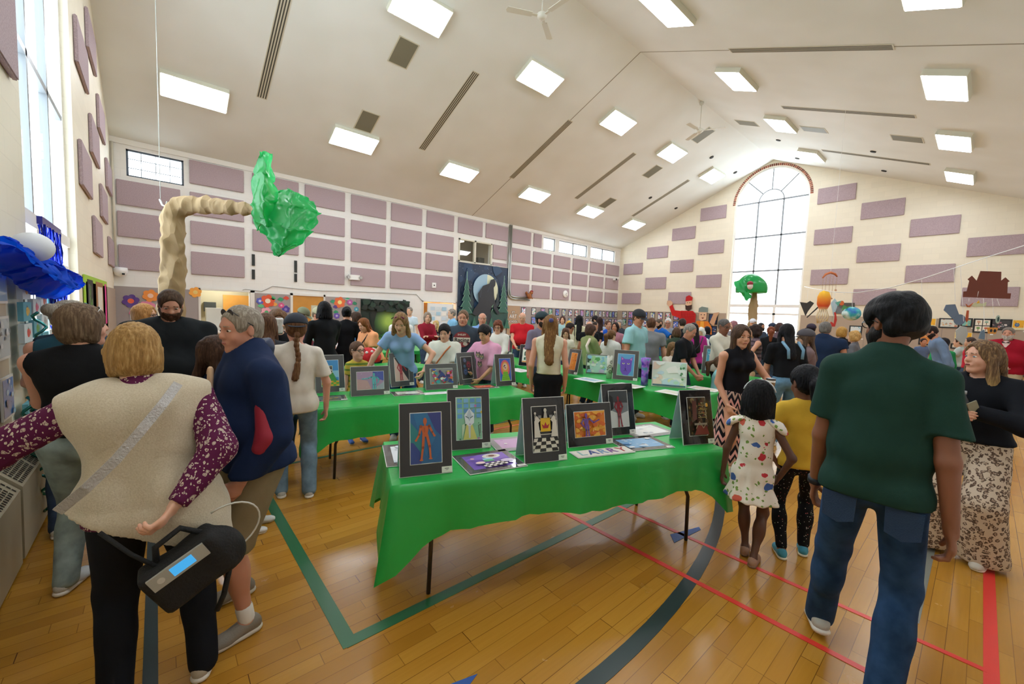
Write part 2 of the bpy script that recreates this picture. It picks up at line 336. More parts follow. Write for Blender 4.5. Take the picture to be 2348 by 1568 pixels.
def small_window(n, x0, z0, x1, z1, mull, dark, nx, nz):
    y = YW+.1; o = MB(); t = .05
    o.box((x0, y-.03, z0), (x0+t, y+.03, z1)).box((x1-t, y-.03, z0), (x1, y+.03, z1)).box((x0, y-.03, z0), (x1, y+.03, z0+t)).box((x0, y-.03, z1-t), (x1, y+.03, z1))
    for xm in mull: o.box((xm-.04, y-.03, z0), (xm+.04, y+.03, z1))
    fo = struct('window_%d' % n, o, dark); g = MB()
    for i in range(1, nx): xx = x0+(x1-x0)*i/nx; g.box((xx-.008, y-.012, z0), (xx+.008, y+.012, z1))
    for i in range(1, nz): zz = z0+(z1-z0)*i/nz; g.box((x0, y-.012, zz-.008), (x1, y+.012, zz+.008))
    if nx > 1: g.build('muntin', FD, fo)
    MB().box((x0+.02, y-.004, z0+.02), (x1-.02, y+.004, z1-.02)).build('pane', GLASS, fo)
small_window(3, -.6, 5.4, .75, 6.2, [], FD, 4, 3)
small_window(4, 17.16, 5.45, 18.16, 6.19, [], FG, 1, 1); small_window(5, 18.5, 5.45, 21.18, 6.19, [19.84], FG, 1, 1); small_window(6, 21.53, 5.45, 24.2, 6.22, [22.86], FG, 1, 1)
# --- the control-room window and the room behind it
o = MB(); y = YW
for a, c in (((11.27, y-.03, 4.13), (11.35, y+.1, 5.27)), ((13.27, y-.03, 4.13), (13.35, y+.1, 5.27)), ((11.27, y-.03, 4.13), (13.35, y+.1, 4.2)), ((11.27, y-.03, 5.2), (13.35, y+.1, 5.27)), ((12.22, y-.03, 4.13), (12.32, y+.1, 5.27))): o.box(a, c)
fo = struct('window_7', o, mat('frame_cream', '#d9d6c4', .4)); MB().box((11.3, y+.03, 4.16), (13.3, y+.035, 5.24)).build('pane', GLASS, fo)
RM = mat('room_wall', '#b9b2a6', .8)
struct('wall_control_room', MB().box((10.9, YW+.3, 3.6), (11.0, YW+2.3, 6)).box((13.7, YW+.3, 3.6), (13.8, YW+2.3, 6)).box((10.9, YW+2.3, 3.6), (13.8, YW+2.4, 6)).box((10.9, YW+.3, 3.5), (13.8, YW+2.4, 3.6)).box((10.9, YW+.3, 6), (13.8, YW+2.4, 6.1)), RM)
tag(MB().box((11.5, YW+.9, 5.3), (12.2, YW+1.4, 5.36)).build('room_light', mat('lamp_soft', '#fff3df', .5, emit=3.)), 'lit lamp seen through the upper control room window', 'lamp')
t = tag(MB().box((12.85, YW+.5, 3.605), (13.25, YW+.8, 4.55)).build('equipment_rack', mat('dark_kit', '#3a3d40', .5)), 'dark equipment rack behind the upper control room window', 'rack')
# --- rooms behind the north wall openings
KW = mat('kitchen_wall', '#b3ab8e', .8); WD = mat('door_wood', '#c98f3f', .35, var=.08, vscale=3); DF = mat('door_frame', '#e6e3dc', .4)
struct('wall_kitchen', MB().box((.6, YW+2.2, 0), (3.0, YW+2.3, 2.6)).box((.5, YW+.3, 0), (.6, YW+2.3, 2.6)).box((3.0, YW+.3, 0), (3.1, YW+2.3, 2.6)).box((.5, YW+.3, 2.6), (3.1, YW+2.3, 2.7)), KW)
d = tag(MB().box((1.95, YW+2.12, 0), (2.85, YW+2.19, 2.0)).build('interior_door', WD), 'tan wooden door inside the serving hatch room', 'door')
MB().box((2.3, YW+2.1, 1.2), (2.5, YW+2.12, 1.6)).build('door_window', mat('dark_glass', '#3a4036', .2), d)
d = tag(MB().box((1.35, YW+2.0, 1.35), (1.72, YW+2.19, 1.7)).build('towel_dispenser', mat('dark_plastic', '#3c403e', .3)), 'dark paper towel dispenser on the wall inside the serving hatch', 'dispenser')
tag(MB().box((1.3, YW+.5, .7), (1.75, YW+.9, 1.5)).build('white_bin', mat('bin_white', '#d8d8d2', .5)), 'white bin standing inside the serving hatch', 'bin')
struct('trim_7', MB().box((1.06, YW-.05, .68), (1.12, YW+.05, 2.16)).box((2.53, YW-.05, .68), (2.66, YW+.05, 2.16)).box((1.06, YW-.05, 2.1), (2.66, YW+.05, 2.16)).box((1.0, YW-.25, .66), (2.7, YW+.05, .72)), DF)
struct('trim_8', MB().box((3.82, YW-.05, 0), (3.9, YW+.02, 2.15)).box((5.0, YW-.05, 0), (5.06, YW+.02, 2.15)).box((3.82, YW-.05, 2.07), (5.06, YW+.02, 2.15)), DF)
d = struct('door_1', MB().box((3.9, YW-.01, 0), (5.0, YW+.04, 2.07)), WD)
MB().box((4.55, YW-.016, 1.05), (4.85, YW-.01, 1.72)).build('door_window', mat('pale_glass', '#c9cdb8', .2), d); MB().box((4.1, YW-.02, 1.35), (4.35, YW-.01, 1.6)).build('door_notice', mat('notice_dark', '#3a3026', .5), d)
struct('wall_corridor', MB().box((9.2, YW+1.9, 0), (11.5, YW+2.0, 2.6)).box((9.1, YW+.3, 0), (9.2, YW+2, 2.6)).box((11.4, YW+.3, 0), (11.5, YW+2, 2.6)).box((9.1, YW+.3, 2.55), (11.5, YW+2, 2.65)), mat('corridor_tan', '#c9a27a', .7))
struct('trim_9', MB().box((9.36, YW-.04, 0), (9.42, YW+.3, 2.12)).box((11.18, YW-.04, 0), (11.24, YW+.3, 2.12)).box((9.36, YW-.04, 2.08), (11.24, YW+.3, 2.12)), DF)
d = struct('door_2', MB().box((9.5, YW+.5, 0), (10.35, YW+.56, 2.05)), WD); MB().box((9.85, YW+.44, .9), (10.0, YW+.5, .95)).build('door_handle', mat('steel', '#9a9a98', .25, 1.), d)
l = bpy.data.lights.new('corridor_lamp', 'POINT'); l.energy = 60; l.color = (1, .75, .5); l.shadow_soft_size = .2; o = bpy.data.objects.new('corridor_lamp', l); o.location = (10.4, YW+1.2, 2.3); COL.objects.link(o)
l = bpy.data.lights.new('kitchen_lamp', 'POINT'); l.energy = 45; l.shadow_soft_size = .2; o = bpy.data.objects.new('kitchen_lamp', l); o.location = (1.8, YW+1.2, 2.4); COL.objects.link(o)
# ================================================================ acoustic panels
PAN, nt, b_ = newmat('acoustic_fabric', color='#a2908c', rough=.9)
tc = nd(nt, 'TexCoord'); n = nd(nt, 'TexNoise', {'Vector': tc.outputs['Object'], 'Scale': 60., 'Detail': 3.}); nt.links.new(ramp(nt, n.outputs['Fac'], [(.35, lin('#a69398')), (.65, lin('#bcaab0'))]), b_.inputs['Base Color'])
ORD = ['first', 'second', 'third', 'fourth', 'fifth', 'sixth', 'seventh', 'eighth', 'ninth', 'tenth', 'eleventh', 'twelfth', 'thirteenth', 'fourteenth', 'fifteenth']
def panel(a, c, label, group):
    (x0, y0, z0), (x1, y1, z1) = a, c; ax = 0 if abs(x1-x0) < .1 else 1; e = .018
    b = MB(); V = []; lo = [min(p, q) for p, q in zip(a, c)]; hi = [max(p, q) for p, q in zip(a, c)]
    me = bpy.data.meshes.new('acoustic_panel'); import bmesh; bm = bmesh.new(); bmesh.ops.create_cube(bm, size=1)
    for v in bm.verts: v.co = [(p+q)/2 + t*(q-p) for p, q, t in zip(lo, hi, v.co)]
    bmesh.ops.bevel(bm, geom=bm.edges[:], offset=.012, segments=2, affect='EDGES'); bm.to_mesh(me); bm.free(); me.materials.append(PAN)
    o = bpy.data.objects.new('acoustic_panel', me); COL.objects.link(o); o.location = (0, -.006, 0) if ax == 1 else (.006*(1 if lo[0] < 5 else -1), 0, 0); tag(o, label, 'acoustic panel', group)
rows = [(5.52, 6.26), (4.52, 5.25), (3.58, 4.33), (2.6, 3.34)]
xs = [-.83, .89, 2.62, 4.32, 6.05, 7.76, 9.48, 11.2, 12.9, 14.62, 16.33, 18.05, 19.79, 21.51, 23.24]
for ri, (z0, z1) in enumerate(rows):
    for ci, x0 in enumerate(xs):
        x1 = x0+1.48
        if ri == 0 and (ci == 0 or ci > 10): continue
        if ri == 0 and ci == 10: x1 = 16.95
        if ri == 3 and ci == 2: continue
        if ci == 7 and ri in (1, 2, 3): continue
        if ci == 8 and ri in (1, 2): x0 = 13.42; x1 = 14.36
        if ci == 8 and ri == 3: continue
        zz = 4.05 if ci == 8 and ri == 2 else z0
        panel((x0, YW-.05, z0), (x1, YW, z1), 'mauve panel on the long wall, %s row down, %s column from the streamer corner' % (ORD[ri], ORD[ci]), 'acoustic panels on the long wall')
cols = [(16.86, [5.39, 3.36]), (15.1, [6.36, 4.36]), (13.4, [7.37, 5.37, 3.38]), (11.67, [8.35, 6.37, 4.38]), (5.88, [8.36, 6.37, 4.4]), (4.15, [7.37, 5.39, 3.41]), (2.43, [6.38, 4.4]), (.69, [5.4, 3.41])]
for xw, nm, gd in ((XE, 'gable wall with the arched window', 'acoustic panels on the gable wall'), (XL, 'wall with the blue streamers', 'acoustic panels on the near side wall')):
    for ci, (y1, zs) in enumerate(cols):
        for zi, z1 in enumerate(zs):
            if xw == XL and ci > 4 : continue
            s_ = -.05 if xw == XE else .05
            if xw == XE: lb = 'mauve panel on the arched window wall, %s column %s, %s from top' % (ORD[ci if ci < 4 else ci-4], 'before the window' if ci < 4 else 'past the window', ORD[zi])
            else: lb = 'mauve panel on the streamer wall, %s column from the corner, %s from top' % (ORD[ci], ORD[zi])
            panel((xw, y1-1.48, z1-.75), (xw+s_, y1, z1), lb, gd)
# ================================================================ ceiling fixtures
LB = mat('lamp_housing', '#dcdccb', .5); LD = mat('lamp_diffuser', '#f1f6ff', .4, emit=LIGHT_E)
rowname = {15.12: 'lowest left row', 10.37: 'upper left row', 5.8: 'upper right row', 1.0: 'lowest right row'}
h0 = MB().box((-.74, -.40, -.13), (.74, .40, 0)).build('tmp', LB); d0 = MB().box((-.715, -.375, -.142), (.715, .375, -.13)).build('tmp', LD)
mh, md = h0.data, d0.data; bpy.data.objects.remove(h0); bpy.data.objects.remove(d0)
for y in rowname:
    for i, x in enumerate((.95, 5.4, 9.83, 14.27, 18.65, 23.05)):
        k = .972; yy = y*k; xx = x*k
        r = empty('ceiling_light', (0, 0, 0), 0, 'lit box ceiling light, %s, %s along from the window with the streamers' % (rowname[y], ORD[i]), 'ceiling light', 'box ceiling lights')
        r.matrix_world = slope_T(xx, yy, 1 if y > RY else -1)
        for nm, me in (('housing', mh), ('diffuser', md)): o = bpy.data.objects.new(nm, me); COL.objects.link(o); o.parent = r
GRL = mat('grille_dark', '#7d7a68', .6); SLT = mat('slot_black', '#4e4b42', .8); CF = mat('vent_frame', '#cfcab6', .6)
for i, (x, y) in enumerate([(5.39, 11.3), (5.37, 13.87), (18.56, 8.86), (18.6, 11.29), (18.58, 13.87), (18.67, 7.1), (18.63, 4.72), (18.61, 2.12)]):
    s_ = 1 if y > RY else -1; r = empty('ceiling_vent', (0, 0, 0), 0, 'square dark return grille on the %s slope, %s' % ('left' if s_ > 0 else 'right', ['beside the nearest upper light', 'beside the nearest lower light', 'nearest the ridge fan', 'midway down the far bay', 'lowest in the far bay', 'close to the ridge', 'midway down', 'lowest of the three'][i]), 'vent', 'return grilles in the ceiling')
    r.matrix_world = slope_T(x, y, s_); MB().box((-.3, -.43, -.012), (.3, .43, 0)).build('vent_frame', CF, r); MB().box((-.265, -.40, -.016), (.265, .40, -.011)).build('grille', GRL, r)
for i, (x, y0, y1) in enumerate([(2.43, 10.9, 14.26), (7.6, 10.86, 14.26), (12.02, 10.88, 14.25), (16.4, 10.88, 14.24), (21.5, 10.85, 14.2), (12.02, 1.72, 5.15), (16.38, 1.72, 5.13), (21.5, 1.74, 5.1)]):
    s_ = 1 if y0 > RY else -1; L = (y1-y0)/math.cos(math.atan(SL)); r = empty('slot_diffuser', (0, 0, 0), 0, 'long slotted air diffuser on the %s slope, %s along the hall' % ('left' if s_ > 0 else 'right', ORD[i if s_ > 0 else i-5]), 'air diffuser', 'long slot diffusers in the ceiling')
    r.matrix_world = slope_T(x, (y0+y1)/2, s_); MB().box((-.13, -L/2, -.01), (.13, L/2, 0)).build('diffuser_frame', CF, r); q = MB()
    for k in range(4): q.box((-.108+k*.062, -L/2+.03, -.013), (-.078+k*.062, L/2-.03, -.009))
    q.build('slot', SLT, r)
for i, (x, y) in enumerate([(20.74, 9.4), (23.68, 9.41), (20.77, 12.64), (23.7, 12.66), (20.73, 6.53), (23.66, 6.57), (20.69, 3.27), (23.6, 3.31)]):
    s_ = 1 if y > RY else -1; o = MB().lathe([(.001, -.03), (.09, -.03), (.1, -.01), (.1, 0)]).build('recessed_sensor', mat('hole_black', '#201e1a', .7)); o.matrix_world = slope_T(x, y, s_)
    tag(o, 'small round black recess in the ceiling, %s slope, %s of four toward the gable' % ('left' if s_ > 0 else 'right', ORD[i % 4]), 'recess', 'round black recesses in the ceiling')
# ceiling fans hanging from the ridge
FW = mat('fan_white', '#d9d8cc', .35)
def fan(x, z, rot, label):
    r = empty('ceiling_fan', (x, RY, z), rot, label, 'fan'); top = roofz(RY)-z
    MB().lathe([(.001, top), (.09, top), (.07, top-.12), (.02, top-.14)]).build('canopy', FW, r, True); MB().tube([(0, 0, .08), (0, 0, top-.1)], .016).build('rod', FW, r, True)
    MB().lathe([(.001, -.08), (.07, -.08), (.12, -.03), (.13, .03), (.08, .07), (.02, .1)], 20).build('motor', FW, r, True)
    for k in range(3):
        a = k*2*PI/3; Tm = Matrix.Rotation(a, 4, 'Z') @ Matrix.Rotation(.12, 4, 'X'); b = MB(); b.box((.12, -.035, -.012), (.3, .035, .004), T=Tm); b.prism([(.26, -.075), (.9, -.085), (.93, 0), (.9, .085), (.26, .07)], -.008, .006, lambda u, v, w: Tm @ Vector((u, v, w))); b.build('blade', FW, r)
fan(7.55, 9.27, .55, 'white three bladed ceiling fan above the near bay'); fan(16.4, 9.18, 1.0, 'white three bladed ceiling fan hanging on a rod toward the gable')
# ================================================================ organic surfaces: smooth unions of tapered limbs, meshed
class Field:
    def __init__(s): s.P = []; s.cut = []
    def cap(s, a, b, ra, rb=None, k=.03, flat=None, neg=False, fe=False):
        """tapered limb from a to b; flat=(axis, factor) squeezes the section along an axis"""
        a = np.array(a, float); b = np.array(b, float); rb = ra if rb is None else rb; s.P.append(('c', a, b, ra, rb, k, flat, neg, fe)); return s
    def ell(s, c, r, k=.03, R=None, neg=False):
        c = np.array(c, float); s.P.append(('e', c, np.array(r, float), R, 0, k, None, neg, False)); return s
    def box(s, c, h, r, k=.01, R=None, neg=False):
        s.P.append(('b', np.array(c, float), np.array(h, float), R, r, k, None, neg, False)); return s
    def plane(s, p, n): s.cut.append((np.array(p, float), np.array(n, float)/np.linalg.norm(n))); return s
    def bounds(s):
        lo = np.full(3, 1e9); hi = -lo
        for p in s.P:
            if p[7]: continue
            if p[0] == 'c': r = max(p[3], p[4]); l = np.minimum(p[1], p[2])-r; h = np.maximum(p[1], p[2])+r
            else: r = np.max(p[2]) + (p[4] if p[0] == 'b' else 0) if p[3] is not None else p[2]+p[4]; l = p[1]-r; h = p[1]+r
            lo = np.minimum(lo, l); hi = np.maximum(hi, h)
        return lo, hi
    def mesh(s, h, noise=None):
        lo, hi = s.bounds(); lo = lo-.03-2*h; hi = hi+.03+2*h; n = np.maximum(4, np.ceil((hi-lo)/h).astype(int)+1)
        ax = [lo[i]+h*np.arange(n[i]) for i in range(3)]; D = np.full(n, 1., np.float32)
        for typ, a, b, ra, rb, k, flat, neg, fe in s.P:
            if typ == 'c': r = max(ra, rb); l = np.minimum(a, b)-r; u = np.maximum(a, b)+r
            else: r = (np.max(b) if ra is not None else b)+rb; l = a-r; u = a+r
            i0 = np.clip(((l-k-2*h-lo)/h).astype(int), 0, n-1); i1 = np.clip(((u+k+2*h-lo)/h).astype(int)+2, 1, n); sl = tuple(slice(i0[i], i1[i]) for i in range(3))
            X = ax[0][sl[0]][:, None, None]; Y = ax[1][sl[1]][None, :, None]; Z = ax[2][sl[2]][None, None, :]
            if typ == 'c':
                ba = b-a; L = max(ba @ ba, 1e-9); tu = ((X-a[0])*ba[0]+(Y-a[1])*ba[1]+(Z-a[2])*ba[2])/L; t = np.clip(tu, 0, 1)
                qx = X-a[0]-t*ba[0]; qy = Y-a[1]-t*ba[1]; qz = Z-a[2]-t*ba[2]; sc = 1.
                if flat is not None:
                    w_, f = flat; w_ = np.array(w_, float)/np.linalg.norm(w_); e = (qx*w_[0]+qy*w_[1]+qz*w_[2])*(1/f-1); qx = qx+e*w_[0]; qy = qy+e*w_[1]; qz = qz+e*w_[2]; sc = min(1, (1+f)/2)
                d = (np.sqrt(qx*qx+qy*qy+qz*qz)-(ra+(rb-ra)*t))*sc
                if fe: d = np.maximum(d, (tu-1)*math.sqrt(L))
            else:
                qx, qy, qz = X-a[0], Y-a[1], Z-a[2]
                if ra is not None: R = ra; qx, qy, qz = qx*R[0][0]+qy*R[1][0]+qz*R[2][0], qx*R[0][1]+qy*R[1][1]+qz*R[2][1], qx*R[0][2]+qy*R[1][2]+qz*R[2][2]
                if typ == 'e':
                    q = np.sqrt((qx/b[0])**2+(qy/b[1])**2+(qz/b[2])**2); g = np.sqrt((qx/b[0]**2)**2+(qy/b[1]**2)**2+(qz/b[2]**2)**2)+1e-6; d = q*(q-1)/g
                else:
                    x_, y_, z_ = np.abs(qx)-b[0], np.abs(qy)-b[1], np.abs(qz)-b[2]
                    d = np.sqrt(np.maximum(x_, 0)**2+np.maximum(y_, 0)**2+np.maximum(z_, 0)**2)+np.minimum(np.maximum(x_, np.maximum(y_, z_)), 0)-rb
            A = D[sl]
            if neg: g = np.clip(.5-.5*(A+d)/k, 0, 1); D[sl] = A*(1-g)-d*g+k*g*(1-g)
            else: g = np.clip(.5+.5*(A-d)/k, 0, 1); D[sl] = A*(1-g)+d*g-k*g*(1-g)
        X, Y, Z = ax[0][:, None, None], ax[1][None, :, None], ax[2][None, None, :]
        if noise is not None: D += noise(X, Y, Z)
        for p, nn in s.cut: D = np.maximum(D, (X-p[0])*nn[0]+(Y-p[1])*nn[1]+(Z-p[2])*nn[2])
        return nets(D, lo, h)
def nets(D, lo, h):
    s = D < 0; n = D.shape; c = sum(s[i:n[0]-1+i, j:n[1]-1+j, k:n[2]-1+k].astype(np.int8) for i in (0, 1) for j in (0, 1) for k in (0, 1))
    act = (c > 0) & (c < 8); I = np.argwhere(act)
    if len(I) == 0: return np.zeros((0, 3)), np.zeros((0, 4), int)
    idx = -np.ones(act.shape, np.int64); idx[act] = np.arange(len(I)); P = np.zeros((len(I), 3)); W = np.zeros(len(I))
    for a in range(3):
        o = [0, 1, 2]; o.remove(a)
        for u in (0, 1):
            for v in (0, 1):
                c0 = I.copy(); c0[:, o[0]] += u; c0[:, o[1]] += v; c1 = c0.copy(); c1[:, a] += 1
                d0 = D[tuple(c0.T)]; d1 = D[tuple(c1.T)]; m = (d0 < 0) != (d1 < 0); t = np.where(m, d0/np.where(m, d0-d1, 1), 0)
                q = c0.astype(float); q[:, a] += t; P[m] += q[m]; W[m] += 1
    P = P/W[:, None]*h+lo; F = []
    for a in range(3):
        o = [(a+1) % 3, (a+2) % 3]; sl0 = [slice(None)]*3; sl1 = [slice(None)]*3; sl0[a] = slice(0, -1); sl1[a] = slice(1, None)
        A = s[tuple(sl0)]; B = s[tuple(sl1)]; E = np.argwhere(A != B); E = E[(E[:, o[0]] > 0) & (E[:, o[1]] > 0) & (E[:, o[0]] < n[o[0]]-1) & (E[:, o[1]] < n[o[1]]-1)]
        def g(du, dv): e = E.copy(); e[:, o[0]] -= du; e[:, o[1]] -= dv; return idx[tuple(e.T)]
        q = np.stack([g(1, 1), g(0, 1), g(0, 0), g(1, 0)], 1); f = A[tuple(E.T)]; q[~f] = q[~f][:, ::-1]; F.append(q)
    F = np.concatenate(F); return P, F[(F >= 0).all(1)]
def join(*ms):
    V = []; F = []; n = 0
    for v, f in ms: V.append(v); F.append(f+n); n += len(v)
    return np.concatenate(V), np.concatenate(F)
def rotm(axis, a):
    x, y, z = np.array(axis, float)/np.linalg.norm(axis); c, s_ = math.cos(a), math.sin(a); C = 1-c
    return np.array([[c+x*x*C, x*y*C-z*s_, x*z*C+y*s_], [y*x*C+z*s_, c+y*y*C, y*z*C-x*s_], [z*x*C-y*s_, z*y*C+x*s_, c+z*z*C]])
def ik(a, t, l1, l2, hint):
    """joint between a and t for a two-bone limb"""
    a, t, hint = np.array(a, float), np.array(t, float), np.array(hint, float); d = t-a; L = np.linalg.norm(d); m = (l1+l2)*.995
    if L > m: t = a+d*m/L; d = t-a; L = m
    u = d/L; x = (l1*l1-l2*l2+L*L)/(2*L); y = math.sqrt(max(l1*l1-x*x, 0)); hh = hint-u*(hint@u); hh /= np.linalg.norm(hh)+1e-9; return a+u*x+hh*y, t
def folds(A, seed, f=16., vert=.35):
    r = np.random.RandomState(seed); ks = [(r.uniform(-1, 1, 3)*np.array([1, 1, vert])*f, r.uniform(0, 6)) for _ in range(4)]
    def fn(X, Y, Z):
        w_ = 0
        for (kx, ky, kz), ph in ks: w_ = w_ + 1.1-1.9*np.abs(np.sin(.5*(kx*X+ky*Y+kz*Z)+ph+.8*np.sin((ky*X-kx*Y)*.6+kz*Z*.7+ph)))
        return (A*w_/2.).astype(np.float32)
    return fn
# ---------------------------------------------------------------- materials of people
def skin_mat(c):
    m, nt, b = newmat('skin_'+c.strip('#'), color=c, rough=.5, sss=.12)
    return m
def hair_mat(c, c2=None, tip=None):
    nm = 'hair_'+c.strip('#')+(c2 or '').strip('#')+str(tip)
    if nm in MATS: return MATS[nm]
    m, nt, b = newmat(nm, color=c, rough=.5, spec=.14); tc = nd(nt, 'TexCoord'); mp = nd(nt, 'Mapping', {0: tc.outputs['Object'], 'Scale': (1, 1, .13)})
    n = nd(nt, 'TexNoise', {'Vector': mp.outputs[0], 'Scale': 95., 'Detail': 4., 'Roughness': .65}); C = lin(c); C2 = lin(c2) if c2 else tuple(min(1, x*2.1+.012) for x in C[:3])
    col = ramp(nt, n.outputs['Fac'], [(.3, [x*.6 for x in C[:3]]), (.5, C), (.8, C2)])
    if tip: z = nd(nt, 'SeparateXYZ', {0: tc.outputs['Object']}).outputs[2]; col = mixc(nt, nd(nt, 'MapRange', {0: z, 1: tip[0], 2: tip[1], 3: 0., 4: 1.}).outputs[0], col, lin(tip[2]))
    nt.links.new(col, b.inputs['Base Color'])
    bp = nd(nt, 'Bump', {'Strength': .7, 'Distance': .006, 'Height': n.outputs['Fac']}); nt.links.new(bp.outputs['Normal'], b.inputs['Normal']); return m
def cloth_mat(c, pat=None, cs=(), sc=1., rough=.8):
    nm = 'cloth_'+c.strip('#')+(pat or '')+''.join(x.strip('#')[:2] for x in cs)+str(sc)
    if nm in MATS: return MATS[nm]
    m, nt, b = newmat(nm, color=c, rough=rough, spec=.15); tc = nd(nt, 'TexCoord'); O = tc.outputs['Object']; sp = nd(nt, 'SeparateXYZ', {0: O}); base = lin(c)
    n = nd(nt, 'TexNoise', {'Vector': O, 'Scale': 11., 'Detail': 5.}); fine = nd(nt, 'TexNoise', {'Vector': O, 'Scale': 260., 'Detail': 2.})
    col = None
    if pat == 'denim': col = ramp(nt, n.outputs['Fac'], [(.3, [x*.7 for x in base[:3]]), (.7, [min(1, x*1.35+.01) for x in base[:3]])])
    elif pat == 'stripe': col = mixc(nt, M(nt, 'LESS_THAN', M(nt, 'FRACT', M(nt, 'MULTIPLY', sp.outputs[2], 14.*sc)), .35), base, lin(cs[0]))
    elif pat == 'chevron':
        ang = M(nt, 'ARCTAN2', sp.outputs[1], sp.outputs[0]); zig = M(nt, 'PINGPONG', M(nt, 'MULTIPLY', ang, 2.2), .5); v = M(nt, 'FRACT', M(nt, 'MULTIPLY', M(nt, 'ADD', sp.outputs[2], M(nt, 'MULTIPLY', zig, .16)), 5.5))
        col = ramp(nt, v, [(0, lin(cs[0])), (.3, lin(c)), (.55, lin(cs[0])), (.75, lin(cs[1]))], True)
    elif pat in ('floral', 'leaf', 'dots', 'leopard', 'blotch'):
        S = {'floral': 13., 'leaf': 42., 'dots': 55., 'leopard': 34., 'blotch': 16.}[pat]*sc
        wz = nd(nt, 'TexNoise', {'Vector': O, 'Scale': 30.*sc, 'Detail': 2.}); vv = nd(nt, 'VectorMath', {0: O, 1: nd(nt, 'VectorMath', {0: wz.outputs['Color'], 'Scale': .03 if pat != 'dots' else 0.}, operation='SCALE').outputs[0]}, operation='ADD')
        vo = nd(nt, 'TexVoronoi', {'Vector': vv.outputs[0], 'Scale': S}); D_ = vo.outputs['Distance']; hue = nd(nt, 'SeparateColor', {0: vo.outputs['Color']}).outputs[0]
        if pat == 'leopard':
            mask = M(nt, 'MULTIPLY', M(nt, 'GREATER_THAN', D_, .28), M(nt, 'LESS_THAN', D_, .5)); br = nd(nt, 'TexNoise', {'Vector': O, 'Scale': 70., 'Detail': 1.}); mask = M(nt, 'MULTIPLY', mask, M(nt, 'GREATER_THAN', br.outputs['Fac'], .42))
            inner = mixc(nt, M(nt, 'LESS_THAN', D_, .28), base, lin(cs[1])); col = mixc(nt, mask, inner, lin(cs[0]))
        elif pat == 'leaf':
            v2 = nd(nt, 'TexVoronoi', {'Vector': nd(nt, 'Mapping', {0: vv.outputs[0], 'Scale': (1, 1.6, 1), 'Rotation': (.8, .5, .4)}).outputs[0], 'Scale': S*1.3}); mk = M(nt, 'MAXIMUM', M(nt, 'LESS_THAN', D_, .33), M(nt, 'LESS_THAN', v2.outputs['Distance'], .26))
            rim = M(nt, 'MULTIPLY', M(nt, 'GREATER_THAN', D_, .2), M(nt, 'LESS_THAN', D_, .25)); col = mixc(nt, mk, base, mixc(nt, rim, lin(cs[0]), base))
        else:
            pal = ramp(nt, hue, [(i/len(cs), lin(x)) for i, x in enumerate(cs)], True); mk = M(nt, 'LESS_THAN', D_, {'floral': .36, 'dots': .16, 'blotch': .45}[pat])
            col = mixc(nt, mk, base, pal)
            if pat == 'floral':
                v2 = nd(nt, 'TexVoronoi', {'Vector': vv.outputs[0], 'Scale': S*2.3}); hue2 = nd(nt, 'SeparateColor', {0: v2.outputs['Color']}).outputs[1]; mk2 = M(nt, 'MULTIPLY', M(nt, 'LESS_THAN', v2.outputs['Distance'], .3), M(nt, 'GREATER_THAN', hue2, .45))
                col = mixc(nt, M(nt, 'MULTIPLY', mk2, M(nt, 'SUBTRACT', 1., mk)), col, lin('#7c9a4e'))
    else: col = ramp(nt, n.outputs['Fac'], [(.3, [x*.93 for x in base[:3]]), (.7, [min(1, x*1.07) for x in base[:3]])])
    nt.links.new(col, b.inputs['Base Color'])
    bp = nd(nt, 'Bump', {'Strength': .35, 'Distance': .004, 'Height': M(nt, 'ADD', M(nt, 'MULTIPLY', n.outputs['Fac'], 1.6), M(nt, 'MULTIPLY', fine.outputs['Fac'], .25))}); nt.links.new(bp.outputs['Normal'], b.inputs['Normal']); return m
EYE = [mat('eye_white', '#e9e4dd', .25), mat('iris_brown', '#4a2f1c', .15), mat('iris_blue', '#54748c', .15)]
